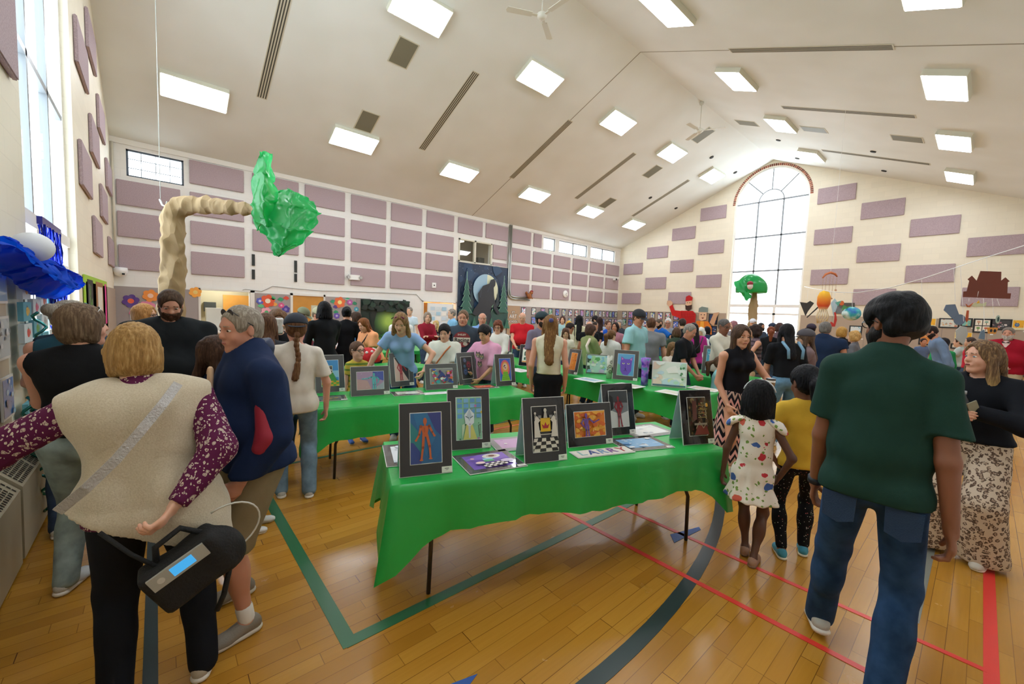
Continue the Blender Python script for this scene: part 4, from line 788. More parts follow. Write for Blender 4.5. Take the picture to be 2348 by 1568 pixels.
# ---- the five people nearest the camera
def vest(K):
    up, q, w, T, o, hipj, sh = K['up'], K['q'], K['w'], K['T'], K['o'], K['hipj'], K['sh']; G = Field(); fw = T@np.array((1., 0, 0)); c = .040
    G.cap(up(-.005, .035*w, .765), up(-.005, -.035*w, .765), .098*q*w+c, None, .06, (fw, .82)); G.cap(up(0, .02*w, .73), up(0, .02*w, .60), .092*q*w+c, .095*q*w+c, .06, (fw, .92)); G.cap(up(0, -.02*w, .73), up(0, -.02*w, .60), .092*q*w+c, .095*q*w+c, .06, (fw, .92))
    for s_ in (1, -1): G.cap(up(0, s_*.015, .822), sh[s_]+T@np.array((0, -s_*.01, .0)), .052*q+.018, .052*q*w**.5+.016, .03)
    G.cap(hipj[1]*np.array((1, .9, 1)), hipj[-1]*np.array((1, .9, 1)), .095*q*w+c+.01, None, .06); G.cap(hipj[1]*np.array((1, .9, 1)), (hipj[1]+np.array((-.02, .07, -.2))), .1*q*w+c, .12*q*w+c, .06); G.cap(hipj[-1]*np.array((1, .9, 1)), hipj[-1]+np.array((-.02, -.02, -.2)), .1*q*w+c, .1*q*w+c, .06)
    for s_ in (1, -1): G.ell(sh[s_]+T@np.array((0, s_*.085, -.035)), (.11, .06, .115), .012, T, True)
    G.cap(up(.03, 0, .85), up(.05, 0, .93), .062*q, .1, .01, None, True)
    G.plane((0, 0, .475*K['H']), np.array((0, .48, -1))); f0 = folds(.015, 11, 9., 1.6); f1 = folds(.007, 4, 24.)
    v, f = G.mesh(.0105, lambda X, Y, Z: f0(X, Y, Z)+f1(X, Y, Z)-(.016*(np.clip((.10-Y)/.25, 0, 1)*(1-np.abs(np.sin(11*Z-8*Y+.9*np.sin(9*Y)))**.6)*np.clip((1.25-Z)/.2, 0, 1))).astype(np.float32)); m, nt, b = newmat('fleece_oatmeal', color='#cbbda4', rough=.95, sheen=.4); tc = nd(nt, 'TexCoord')
    n = nd(nt, 'TexNoise', {'Vector': tc.outputs['Object'], 'Scale': 160., 'Detail': 5.}); nt.links.new(ramp(nt, n.outputs['Fac'], [(.3, lin('#c3b499')), (.7, lin('#d2c6ae'))]), b.inputs['Base Color']); bp = nd(nt, 'Bump', {'Strength': .6, 'Distance': .004, 'Height': n.outputs['Fac']}); nt.links.new(bp.outputs['Normal'], b.inputs['Normal'])
    vo = mesh_obj('fleece_vest', v, f, m, o, True)
    # ribbed hem band, silver cross strap
    b = MB(); P = []
    pts = [(-.165, .10, .80), (-.178, .04, .76), (-.186, -.02, .70), (-.19, -.08, .64), (-.16, -.17, .585)]
    pts = [(-.112, -.075, .822), (-.150, -.04, .775), (-.166, .0, .725), (-.166, .045, .67), (-.155, .095, .62), (-.10, .145, .575)]
    for a in pts: P.append(up(*a))
    V = []; n_ = len(P)
    for i, p in enumerate(P): t = P[min(i+1, n_-1)]-P[max(i-1, 0)]; t /= np.linalg.norm(t); u = np.cross(t, T@np.array((-1., 0, 0))); u /= np.linalg.norm(u); V += [p+u*.017, p-u*.017]
    b.add([tuple(x) for x in V]+[tuple(x+np.array((.012, 0, 0))) for x in V], [(2*i, 2*i+1, 2*i+3, 2*i+2) for i in range(n_-1)]+[(2*i+2+2*n_, 2*i+3+2*n_, 2*i+1+2*n_, 2*i+2*n_) for i in range(n_-1)]+[(2*i, 2*i+2, 2*i+2+2*n_, 2*i+2*n_) for i in range(n_-1)]+[(2*i+1+2*n_, 2*i+3+2*n_, 2*i+3, 2*i+1) for i in range(n_-1)])
    b.build('crossbody_strap', mat('strap_silver', '#b9b6b4', .4, .2, bump=.8, bscale=120), o)
pp('person in an oatmeal fleece vest over purple leaf print sleeves, bending and pointing left', -.04, 2.27, 1.66, 186, w=1.2, lean=.16, side=-.05, twist=.1, head=(.15, .05), skin=SK['a'], hair='bob', hc='#a8824e', hc2='#d9b880', top='#5c1f45', tpat='leaf', tcs=('#cfc0b0',), sleeve=2, hem=.5, loose=.02,
   la=((.24, .62, 1.26), (-.3, 0, -1)), ra=((-.22, -.10, .93), (-.25, -1, -.1)), leg='trousers', bottom='#181b22', bpat=None, shoe='#b5aa98', feet=[(-.02, .12, 0, .2), (.02, -.17, 0, -.25)], res=.6, fingers=.0045, extras=vest, eyes=0, curl=1.15)
def jacket(K):
    o = K['o']; up = K['up']; q = K['q']; sh, EL = K['sh'], K['EL']
    # red flashes on sleeve and side, embroidered badge, collar
    G = Field(); a = sh[1]; e = EL[1]; G.cap(a+(e-a)*.22+np.array((.046, .02, 0)), e+np.array((.055, .035, -.0)), .026, .052, .02); G.cap(e+np.array((.055, .035, -.0)), e+np.array((.085, .035, -.05)), .052, .04, .02); G.plane(e+np.array((0, 0, -.09)), (0, 0, -1)); v, f = G.mesh(.009); mesh_obj('red_panel', v, f, mat('jacket_red', '#9c1f38', .6), o, True)
    G = Field(); G.cap(a+(e-a)*.05+np.array((-.04, .03, 0)), e+np.array((-.035, .045, 0)), .026, .022, .02); v, f = G.mesh(.009); mesh_obj('red_stripe', v, f, mat('jacket_red', '#9c1f38', .6), o, True)
    G = Field(); G.cap(up(-.02, 0, .822), up(-.03, 0, .855), .078*q, .074*q, .02); G.cap(up(.01, 0, .87), up(-.0, 0, .84), .066*q, .066*q, .004, None, True); G.plane(up(0, 0, .862), K['T']@np.array((.35, 0, 1))); G.plane(up(.055, 0, .84), K['T']@np.array((1, 0, 0))); v, f = G.mesh(.008); mesh_obj('collar', v, f, mat('jacket_navy', '#1c2b4d', .55), o, True)
    G = Field(); G.cap(up(.098, -.006, .80), up(.118, -.004, .60), .022*q, .026*q, .02, ((1, 0, 0), .6)); v, f = G.mesh(.009); mesh_obj('shirt_front', v, f, mat('shirt_peach', '#e3c2a0', .8), o, True)
    A = Art(.09, .06); A.ell(.045, .03, .042, .026, '#2b3352'); A.poly([(.01, .02), (.03, .05), (.05, .035), (.07, .05), (.085, .015), (.05, .012)], '#b8b4c4'); A.line([(.02, .012), (.075, .01)], .008, '#d8d4dc')
    p = up(.116, .058, .735); u = np.array((-.35, .93, 0)); n = np.array((.93, .36, 0)); A.build('badge', lambda a, b2, c: tuple(p+u*(a-.045)+np.array((0, 0, 1))*(b2-.03)+n*(c+.014)), attr_mat('embroidery', .8), o)
pp('person in a navy windbreaker with red flashes, khaki shorts and sunglasses pushed up', .40, 2.58, 1.75, 72, w=1.25, belly=.5, stra=1.2, fold=1.8, lean=.06, head=(.2, .06), skin='#c98f78', hair='short', hc='#8f8578', hc2='#cfc8bc', top='#1c2b4d', tpat=None, sleeve=2, hem=.5, loose=.04, collar=.02,
   la=((.13, .21, .86), (-.9, .35, 0)), ra=((.17, -.2, .88), (-.5, -1, 0)), leg='shorts', bottom='#85765a', bpat=None, shoe='#857c70', sole='#d0c8ba', sockc='#eceae6', feet=[(.10, .15, 0, .1), (.02, -.2, 0, -.1)], res=.6, glasses='up#2e2a30', extras=jacket, fingers=.005)
def greenman(K):
    o = K['o']; up, q = K['up'], K['q']; watch(1, '#1c2430')(K); DN = mat('pocket_denim', '#1f3a5c', .8, bump=.3, bscale=200)
    o2 = K['hipj']
    for s_ in (1, -1):
        b = MB(); p = o2[s_]+np.array((-.113, s_*.014, -.095)); P = [(-.062, .065), (.062, .065), (.058, -.05), (0, -.075), (-.058, -.05)]; b.prism([(y+p[1], z+p[2]) for y, z in P], p[0]-.004, p[0]+.012, lambda u, v, w_: (w_+abs(v-p[2])*.12, u, v)); b.build('back_pocket', DN, o)
pp('person in a dark green tee and blue jeans walking away, watch on the left wrist', 2.48, .27, 1.93, 184, w=.90, belly=.2, stra=1.35, lean=.03, head=(.85, .12), skin='#8e5d46', hair='thick', hc='#15171b', beard='#1c1a1b', glasses='#3a3a3a', top='#213f38', sleeve=.72, hem=.50, loose=.030,
   la=((.12, .24, .90), (-1, .25, 0)), ra=((-.03, -.25, .885), (-1, -.15, 0)), leg='trousers', bottom='#22426a', bpat='denim', shoe='#b9bdbb', sole='#e6e6e2', feet=[(.34, .20, 0, .35, .15), (-.08, -.10, 0, -.2)], res=.55, fingers=.0045, extras=greenman)
def hold2(K): pass
pp('person in a black sweater and leopard print wide trousers holding a bottle and phone', 4.66, -.02, 1.675, 18, tip=(1.42, 1.18, '#d8b26a'), w=1.12, twist=-.05, head=(-.5, .0), skin='#dba58c', hair='long', hc='#6d5540', hc2='#c09a68', top='#15181f', sleeve=2, hem=.54, loose=.035,
   la=((.27, .07, 1.16), (-.3, 1, -.5)), ra=((.29, -.03, 1.12), (-.3, -1, -.5)), leg='wide', bottom='#cdbca8', bpat='leopard', bcs=('#5d4c42', '#a08a78'), shoe='#c9c4b8', feet=[(.05, .13, 0, .15), (.08, -.16, 0, -.1)], res=.75, eyes=2, fingers=.006, mouth='#8c3f3c')
# ---- the two children
def bow(K):
    o = K['o']; b = MB(); b.tube([tuple(K['hp'](-.01, .105*math.cos(a), .03+.105*math.sin(a))) for a in np.linspace(.2, PI-.2, 12)], .006, 6); b.build('hairband', mat('band_pale', '#d5d8dc', .5), o, True)
    sh = K['sh']; T = K['T']
    for s_ in (1, -1):
        G = Field(); G.cap(sh[s_]+np.array((0, -s_*.03, .03)), sh[s_]+np.array((0, s_*.035, .0)), .045, .062, .02, ((0, s_*1., .9), .45)); v, f = G.mesh(.009, folds(.006, 8, 60.)); mesh_obj('sleeve_ruffle', v, f, cloth_mat('#ece4d8', 'floral', ('#c8404a', '#ece4d8', '#4a6ab0', '#d86a5a', '#ece4d8')), o, True)
pp('child in a white floral sundress with black shoulder length hair, seen from behind', 3.2, 1.0, 1.29, 186, w=.86, child=.75, lean=.0, head=(.05, .12), skin='#5e3d30', hair='lob', hc='#121317', top='#ece4d8', tpat='floral', tcs=('#c8404a', '#ece4d8', '#4a6ab0', '#d86a5a', '#ece4d8'), tsc=1., sleeve=0, hem=.36, leg='dress', skirt_w=.19, loose=.012, neckcut=.01, tank=.7,
   la=((.03, .20, .58), (-.3, 1, 0)), ra=((.05, -.16, .66), (-.6, -1, 0)), bottom=None, shoe='#a88470', sole='#8a6a54', feet=[(.10, .02, 0, .1), (-.03, -.05, 0, -.1)], res=.55, extras=bow, eyes=0, fingers=.005)
def scrunch(col):
    def fn(K): p = K['hp'](-.112, 0, .045); G = Field(); G.ell(p, (.018, .026, .026), .01, K['Hd']); v, f = G.mesh(.006, folds(.003, 3, 200.)); mesh_obj('scrunchie', v, f, mat('scrunchie_'+col.strip('#'), col, .8), K['o'], True)
    return fn
pp('child in a yellow tee and black dotted leggings with a ponytail and orange hair tie', 3.5, .80, 1.40, 168, w=.86, child=.7, head=(.45, .2), skin='#6f4635', hair='pony', hc='#14151a', top='#d6ae3c', sleeve=.5, hem=.50, loose=.018,
   la=((-.02, .16, .74), (-.3, 1, 0)), ra=((.12, -.12, .80), (-.5, -1, 0)), leg='leggings', bottom='#17181c', bpat='dots', bcs=('#e8e2da', '#e07a7a', '#9ac8a0', '#e8e2da'), shoe='#3f93ae', sole='#e8e2d0', feet=[(.0, .06, 0, .1), (.12, -.10, 0, -.2)], res=.6, extras=scrunch('#e8602a'), fingers=.005)
# ---- around the second table
def braidcap(K):
    p = K['hp'](-.085, 0, -.055)
pp('person in a white tee and light jeans with a brown braid under a dark cap', .93, 3.98, 1.66, 176, w=.98, head=(.0, .08), skin='#d9a08a', hair='braid', hc='#6b4a33', hc2='#9a7452', cap='back#222a38', top='#ded6cb', sleeve=.8, hem=.47, loose=.034,
   la=((.12, .2, .84), (-.5, 1, 0)), ra=((.03, -.25, .785), (-.3, -1, 0)), leg='trousers', bottom='#6d8598', shoe='#c8c8c4', feet=[(.05, .12, 0, .1), (-.05, -.10, 0, -.1)], res=.6, fingers=.006)
pp('person in a black tank top with sunglasses hooked on the shirt, facing right', -.33, 3.42, 1.72, 208, w=1.3, head=(-.75, .0), skin='#dca48a', hair='bob', hc='#6a5644', hc2='#9a8468', top='#17181b', sleeve=0, tank=1, hem=.55, loose=.014, leg='trousers', bottom='#8fa0a0', res=.65, la='front', ra='front', glasses='up#d0d4da', shoe='#c8c8c4')
pp('person in a teal tank top with turquoise mirrored sunglasses on grey hair', -.46, 4.28, 1.73, 195, w=1.1, head=(-.8, 0), skin='#d9a58c', hair='bun', hc='#8d8478', hc2='#c8bfae', glasses='up#3ab0c4', top='#2b5060', sleeve=0, tank=1, leg='trousers', bottom='#33425a', ra='front', la='front')
pp('person with curly blonde pinned hair beside the blue streamers', -.52, 4.9, 1.72, 190, head=(-.4, 0), hair='curly', hc='#cbb17c', hc2='#efe0b0', top='#31404c', leg='trousers')
pp('person with strawberry blonde hair and glasses in a grey tee', -.12, 6.0, 1.70, -70, hair='bob', hc='#c08a50', hc2='#e0b47a', top='#9aa0a4', glasses='#4a3a34', leg='trousers')
pp('person with a full beard in a plain black tee, looking down', .084, 4.62, 1.865, -8, w=1.38, belly=.35, lean=.05, head=(-.1, .42), skin='#cf9880', hair='short', hc='#4a382a', beard='#4a3426', top='#1b1f22', sleeve=.95, loose=.035, la='low', ra='low', leg='trousers', bottom='#2a3038', res=.65)
pp('child with long dark brown hair in a navy star print dress', .28, 3.28, 1.50, -75, w=.85, child=.4, head=(0, .1), skin='#e0ae98', hair='half', hc='#3f2c22', hc2='#6a4c38', top='#16203a', tpat='dots', tcs=('#e8e8f0',), sleeve=.15, leg='dress', bottom=None, hem=.4, res=.8)
pp('child in a lavender top with a side braid, facing right', .53, 3.56, 1.30, -85, w=.8, child=.7, skin='#e0b098', hair='braid', hc='#7a5a40', hc2='#a8845c', top='#b9a2cf', sleeve=0, tank=1, leg='leggings', bottom='#5a6478', bpat=None, res=.8)
pp('person with long straight brown hair, mostly behind the navy windbreaker', .78, 4.45, 1.66, 175, hair='half', hc='#5c4030', hc2='#8a6848', top='#3a3a3e', leg='trousers')
pp('person in black eating from a silver wrapper held to the mouth', 1.02, 5.15, 1.69, -2, head=(0, .05), skin='#e3b49c', hair='thick', hc='#6b4c34', hc2='#9a7450', top='#1d1e22', sleeve=2, la='low', ra=((.17, -.03, 1.43), (.2, -1, -1)), leg='trousers', res=.7, extras=lambda K: None)
def vneck(K): pass
pp('person in a light blue tee leaning over the second table, mirrored sunglasses on the head', 2.44, 4.96, 1.78, 8, w=.9, lean=.40, bosom=.9, head=(-.05, .1), skin='#dfab90', hair='long', hc='#8a6a48', hc2='#c0a070', glasses='up#a03070', top='#8fb0dc', sleeve=.5, la=((.38, .30, .98), (-.3, 1, 0)), ra=((.22, -.46, .84), (-.2, -1, .2)), leg='trousers', bottom='#2a4a80', res=.65, extras=watch(-1, '#2b2b30'), fingers=.006, mouth='#b85a58')
pp('person with two long black braids in a white tee and rainbow strap', 3.1, 5.02, 1.54, 10, w=1.1, head=(-.1, .35), skin='#dcaa8c', hair='twintail', hc='#181618', top='#dfe0d2', sleeve=.9, loose=.035, la='low', ra='low', leg='trousers', res=.75, extras=strap('rainbow_strap', '#b0602a', [(.03, .075, .815), (.10, .03, .76), (.11, -.04, .66), (.09, -.08, .6)]), fingers=.007)
pp('person in a dark grey racing tee with a round chest print', 3.58, 5.28, 1.78, 4, w=1.22, head=(.0, .12), skin='#cc9478', hair='buzz', hc='#6b5440', top='#3c4854', sleeve=.9, loose=.03, leg='trousers', res=.7)
pp('person in a pink cat print tee with short black hair, looking down at the table', 3.55, 4.58, 1.56, 38, w=1.12, lean=.12, head=(.1, .3), skin='#d8a280', hair='thick', hc='#1c1a1c', top='#e3a5c4', sleeve=.95, loose=.03, la='low', ra=((.30, -.12, .92), (-.4, -1, 0)), leg='trousers', res=.75, fingers=.007)
pp('small child in glasses and a yellow and green striped tee behind the second table', 1.92, 5.2, 1.26, -12, w=.8, child=.9, head=(.45, .0), skin='#e3b098', hair='short', hc='#5a4030', glasses='#2a2a2e', top='#c9b04a', tpat='stripe', tcs=('#6f8a3a',), leg='shorts', bottom='#2a3550', bpat=None, shoe='#2a5ab0', res=.8)
# ---- standing between the tables
pp('person in a cream sleeveless top and long black skirt, hair half up, seen from behind', 3.75, 3.58, 1.75, 182, w=1.0, head=(.1, .02), skin='#d79d84', hair='half', hc='#7a5634', hc2='#b8925c', top='#dcd5be', sleeve=0, tank=1, hem=.56, loose=.022, leg='skirt', bottom='#15151a', bpat=None, bsc=.17, skirt_w=.15, la=((.03, .215, .835), (-1, .3, 0)), ra=((.02, -.215, .835), (-1, -.3, 0)), shoe='#2a2624', res=.7, fingers=.006, extras=lambda K: mesh_obj('hair_clip', *Field().ell(K['hp'](-.115, 0, .06), (.02, .03, .03)).mesh(.007), mat('clip_navy', '#4a4a8a', .3), K['o'], True))
cp('person in an aqua tee and black cap with sunglasses hung at the collar, looking right', 1463, 706, 41, -60, w=1.12, head=(-.2, .3), skin='#c88a6c', hair='short', hc='#5a4230', cap='#23262c', top='#9cccd2', sleeve=.6, hem=.46, loose=.03, leg='trousers', bottom='#3a4450', res=.7)

# ---- the crowd further back (label, head x, head top y, head size, heading, look)
def C(l, x, y, h, t, **k): return cp(l, x, y, h, t, **k)
C('person in a khaki cap and grey tee looking down toward the right', 692, 704, 36, -60, head=(0, .5), hair='short', hc='#4a3828', cap='#6f7358', top='#9aa0a6', w=1.1)
C('person in a pale khaki cap and dusty red tee looking down', 727, 704, 38, -50, head=(0, .5), hair='short', hc='#6a5a48', cap='#a8a486', top='#8f4a58', sleeve=.8, w=1.15, belly=.5, skin=SK['e'], bottom='#6f9ac8')
C('person with black dreadlocks in a black hoodie, back turned', 745, 686, 44, 150, hair='dread', hc='#141316', skin=SK['f'], top='#17191c', sleeve=2, bottom='#1c1c20', bpat=None, w=1.1, la='low', ra='low')
C('person in a long sleeved black dress with a black ponytail, arm stretched left', 795, 700, 36, 178, hair='bun', hc='#121216', top='#131317', sleeve=2, leg='dress', bottom=None, hem=.30, la=((.05, .50, 1.02), (0, 0, -1)), skin=SK['b'])
C('person in a light blue shirt with brown hair, behind the black dress', 818, 713, 33, 120, hair='long', hc='#3c2a20', top='#5f9ae0', la='front')
C('person in an orange blouse with long brown hair leaning forward', 836, 728, 40, 55, lean=.35, head=(.1, .0), hair='long', hc='#7a4a28', hc2='#a8683a', skin=SK['b'], top='#eaa070', sleeve=.7, loose=.035, w=1.15, bosom=1., la='low', ra='low', bottom='#2a2a30', bpat=None, extras=strap('bag_strap', '#1d1a1c', [(.04, .06, .82), (.12, .02, .74), (.11, -.06, .62)]))
C('child with light brown hair facing left across the craft table', 780, 764, 26, 60, child=.6, hair='pony', hc='#9a6e48', top='#efe2e4', la='front', ra='front')
C('child in navy and green with a long blonde ponytail, seen from behind', 757, 782, 26, 175, child=.8, hair='pony', hc='#8c6c48', hc2='#c8a878', top='#1c2a44')
C('person with pale green dyed hair beside the dark cap', 728, 757, 38, -85, child=.3, hair='bob', hc='#8fb0a4', hc2='#c0d8cc', top='#1c1e24', head=(0, -.2))
C('child with a brown bowl cut beside the red mushroom', 866, 812, 26, 170, child=.9, hair='thick', hc='#4a3428', top='#3a8a50')
C('person with dark bobbed hair in a white top, back turned, black strap', 920, 711, 33, 165, hair='curly', hc='#2c1e1c', top='#e8e6e4', skin=SK['c'], w=1.1)
C('person with short grey hair far back near the white notice board', 940, 701, 22, 20, hair='short', hc='#8a8078', top='#c8d4e0')
C('person in a dark red top with grey hair and folded arms', 979, 714, 28, -30, hair='bob', hc='#8a7a6c', top='#8e2030', sleeve=2, la='cross', ra='cross', head=(-.3, 0))
C('child with blonde hair in a black print top by the doorway', 1000, 736, 22, 20, child=.5, hair='wavy', hc='#c8a468', top='#2a2226', sleeve=2)
C('person in a light blue shirt with grey hair facing left at the doorway', 1038, 705, 25, 70, hair='short', hc='#8a8078', top='#7fb0d4', w=1.05)
C('older bald person in a blue shirt and dark tie', 1106, 714, 32, -15, hair='bald', hc='#9a9088', skin=SK['e'], top='#7fa4dc', sleeve=2, collar=.01, head=(-.2, .1))
C('person in a white cardigan with curly reddish hair and glasses, looking down', 1143, 733, 34, 15, head=(0, .35), hair='curly', hc='#6a3c2a', glasses='#4a3030', top='#dedcd4', sleeve=2, w=1.05, la='low', ra='low')
C('person in a bright red polo with a bald head', 1199, 713, 29, 8, hair='bald', hc='#c0b0a4', skin=SK['b'], top='#c01e28', w=1.2, belly=.4, head=(0, .3), la='low', ra='low')
C('child in a pale blue tee seen from behind, in front of the red polo', 1197, 741, 27, 180, child=.5, hair='short', hc='#4a382c', top='#b4ccd4')
C('person in a grey purple tee with a two tone cap and dark beard', 1242, 712, 42, -50, hair='short', hc='#2c241e', beard='#2c241e', cap='#20363c', skin=SK['e'], top='#7a7488', sleeve=.8, w=1.2, la='low', ra='down')
C('child with brown hair looking down, behind the cream sleeveless top', 1298, 752, 30, 10, child=.3, head=(.2, .45), hair='long', hc='#54382a', top='#d8d2c0')
C('person with dark hair and glasses in a cream top, facing right', 1306, 740, 29, -60, head=(0, .3), hair='thick', hc='#2a201e', glasses='#4a2a24', skin=SK['c'], top='#d6d2b8', w=1.1)
C('person in a pale teal blouse with dark hair by the hung prints', 1291, 723, 21, 10, hair='bob', hc='#4a3028', top='#a4c8cc')
C('person with golden blonde hair seen from behind in cream', 1305, 735, 24, 170, hair='bob', hc='#c8983c', top='#dcd8c8')
C('person with a long black ponytail in a pale yellow shirt, back turned', 1329, 720, 27, 178, hair='half', hc='#151417', skin=SK['c'], top='#dcd8b4', sleeve=2, extras=strap('shoulder_strap', '#3a3428', [(-.07, .06, .82), (-.11, .06, .70), (-.10, .06, .60)]))
C('person in an olive green tee with a patterned cream shoulder bag', 1353, 742, 38, -120, head=(-.3, .2), hair='bob', hc='#4a3228', skin=SK['b'], top='#868c5e', sleeve=.9, loose=.035, w=1.15, bottom='#22344c', la='low', ra='low', extras=strap('bag_strap', '#e0cfc0', [(-.04, -.09, .82), (-.10, -.12, .74), (-.09, -.15, .66)], .03))
C('bald person in a black tee turned away near the black tee with beard', 1352, 735, 27, 170, hair='bald', hc='#8a6a54', skin=SK['b'], top='#1b1c20', w=1.1)
C('person in a black tee with short dark hair looking down at a phone', 1366, 736, 27, 25, head=(.1, .5), hair='buzz', hc='#3a2e28', skin=SK['b'], top='#15171c', w=1.1, la='low', ra='low')
C('person with dark hair near the wall of prints, looking right', 1365, 722, 22, -60, hair='thick', hc='#1e1a1c', top='#3c4034')
C('person with very long dark brown hair seen from behind by the prints', 1376, 725, 24, 170, hair='half', hc='#33221f', top='#a8b8d0')
C('person in a bright blue tank top by the corner prints', 1394, 733, 24, -30, hair='short', hc='#5a3c30', skin=SK['b'], top='#2a5ac0', sleeve=0, tank=1)
C('smiling person with dark hair in a dusty pink top', 1412, 738, 26, 20, hair='bob', hc='#2a1c1a', skin=SK['c'], top='#b07a88', w=1.1)
C('child with a brown ponytail and yellow scrunchie in a loose white tee', 1402, 757, 33, -150, child=.3, head=(-.3, .1), hair='pony', hc='#6a4a30', hc2='#9a7448', top='#dcded8', sleeve=.95, loose=.05, extras=scrunch('#e0c02a'))
C('person with short grey hair behind the aqua tee', 1422, 732, 22, 20, hair='curly', hc='#8a8a88', top='#3a4048')
C('person in a grey tee with short brown hair, back turned', 1494, 724, 37, 165, hair='short', hc='#5a3c2a', skin=SK['b'], top='#85868a', w=1.15)
C('child with long dark wavy hair in pale yellow, back turned', 1487, 760, 38, 165, child=.3, hair='half', hc='#2c2020', skin=SK['c'], top='#dcd098', sleeve=.3, leg='dress', bottom=None, hem=.4)
C('bald person with a black beard in a royal blue polo, hand on hip', 1514, 728, 42, 62, head=(.1, .35), hair='buzz', hc='#5a4a40', beard='#191618', skin=SK['b'], top='#1f5fb4', sleeve=.6, w=1.15, lean=.12, la='hip', ra='low', bottom='#3c5468', hem=.52)
C('older person with white hair and glasses facing the camera', 1533, 727, 30, 12, hair='short', hc='#d8d6d0', glasses='#7a6a60', skin=SK['e'], top='#8a8f98', head=(.1, .15))
C('person with brown bobbed hair, back turned, behind the black tee', 1553, 749, 31, 175, hair='bob', hc='#5a4230', top='#3a4a3c')
C('person with short dark brown hair turned away below the red cutout', 1566, 727, 28, 160, hair='short', hc='#3a2a24', top='#1c1c20')
C('grey haired person in a black tee leaning over the third table', 1580, 738, 43, -70, lean=.16, head=(-.1, .25), hair='buzz', hc='#8a847c', skin=SK['e'], top='#16181c', sleeve=.75, w=1.15, la='low', ra='low', extras=strap('yellow_lanyard', '#e8d020', [(-.06, .07, .81), (-.09, .075, .76), (-.09, .08, .70)]))
C('child with light brown hair and a yellow headband, hand at the mouth', 1542, 788, 38, -40, child=.6, head=(-.2, .25), hair='long', hc='#7a5a3a', hc2='#a88458', top='#e8dccc', sleeve=.5, ra='chin', la='front')
C('person in a magenta tee with a dark ponytail and crossbody strap', 1592, 738, 36, 150, hair='half', hc='#1c1618', skin=SK['c'], top='#b8328c', sleeve=.8, w=1.15, lean=.1, extras=strap('crossbody_strap', '#1a1620', [(-.08, -.07, .81), (-.13, -.01, .73), (-.12, .08, .62)]))
C('older person with fluffy white hair looking down, behind the magenta tee', 1609, 750, 28, 30, head=(.3, .4), hair='curly', hc='#e4e0da', top='#e6eaf0')
C('person with dark hair in navy bending by the white paper', 1622, 748, 24, 170, hair='bob', hc='#1c1a20', top='#2a3a58')
C('person in a cream cardigan over black with short cropped grey hair and glasses', 1659, 726, 40, -55, head=(-.2, .25), hair='buzz', hc='#5a5654', skin=SK['d'], glasses='#6a5a50', top='#dbd8c8', sleeve=2, loose=.035, w=1.05, la='cross', ra='cross', bottom='#1b1b1f', bpat=None)
C('person in a muted red patterned head covering by the tall window', 1684, 733, 25, 60, hair='bob', hc='#9a6a70', top='#8a8488')
C('person in a black camisole and chevron skirt holding a coffee cup', 1698, 740, 62, -40, head=(-.15, .1), hair='long', hc='#4a382e', hc2='#7a6048', skin=SK['b'], top='#15151b', sleeve=0, tank=1.25, loose=.012, bosom=1., leg='skirt', bottom='#b8988a', bpat='chevron', bcs=('#1c1b22', '#e0a8a4'), bsc=.10, skirt_w=.22, la=((.27, .10, 1.05), (-.4, 1, -.2)), ra=((.10, -.17, .84), (-1, -.2, 0)), res=.7, fingers=.007, group=None)
C('child in an aqua long sleeved top with a yellow bow headband', 1651, 822, 40, -85, child=.75, head=(0, -.05), hair='pony', hc='#5a4030', hc2='#7c5c42', top='#93c8ce', sleeve=2, leg='leggings', bottom='#a8c4a8', bpat='blotch', bcs=('#c8dcc0', '#88b0a0'), la='low', ra='low', skin=SK['a'], res=.75)
C('person with curly dark hair and bare shoulders, hand at the chest', 1735, 741, 38, 75, hair='curly', hc='#2e2220', skin=SK['b'], top='#6a5860', tpat='stripe', tcs=('#3a3038',), sleeve=0, tank=1, leg='dress', bottom=None, hem=.3, la='chest', ra='chest')
C('person in a white baseball cap under the tall window', 1727, 729, 20, 10, hair='short', hc='#6a5a50', cap='#e4e8f0', top='#90a8c0')
C('person with dark hair and beard facing right under the tall window', 1745, 738, 22, -50, hair='short', hc='#2a2626', beard='#2a2422', skin=SK['c'], top='#3c4658')
C('person in a navy cap and blue top under the tall window', 1771, 740, 22, -70, hair='short', hc='#2a2a30', cap='#26324a', top='#4a7ab0')
C('person with an auburn ponytail in a black top, back turned', 1769, 747, 28, 178, hair='pony', hc='#7a4028', hc2='#9a5a38', top='#16171a', sleeve=.8)
C('person with a brown bob in a mauve shirt, back turned', 1789, 737, 28, 172, hair='bob', hc='#4a3430', top='#6e5a62', sleeve=.9)
C('person in denim overalls over a black tee with dark hair, back turned', 1806, 738, 48, 150, hair='long', hc='#18181c', skin=SK['b'], top='#16171b', sleeve=.75, w=1.1, hem=.56, leg='trousers', bottom='#5f86a4', waist=.70, lean=.12, extras=multi(strap('overall_strap', '#7099b4', [(-.115, .05, .70), (-.12, .055, .77), (-.05, .06, .835)], .02), strap('overall_strap', '#7099b4', [(-.115, -.05, .70), (-.12, -.055, .77), (-.05, -.06, .835)], .02)), la='low', ra='down')
C('person in a charcoal cap and taupe tee facing left, watch on the wrist', 1852, 754, 50, 78, hair='wavy', hc='#5a4638', hc2='#7c6450', cap='#4e4a50', top='#7d6a6c', sleeve=.8, w=1.2, bosom=1., head=(0, .05), la=((.30, .05, 1.10), (-.3, 1, -.4)), ra='hip', bottom='#22344e', extras=watch(1))
C('person in a dark purple cap behind the charcoal cap', 1862, 741, 27, 150, hair='short', hc='#2a2228', cap='#2e2236', top='#3a3440')
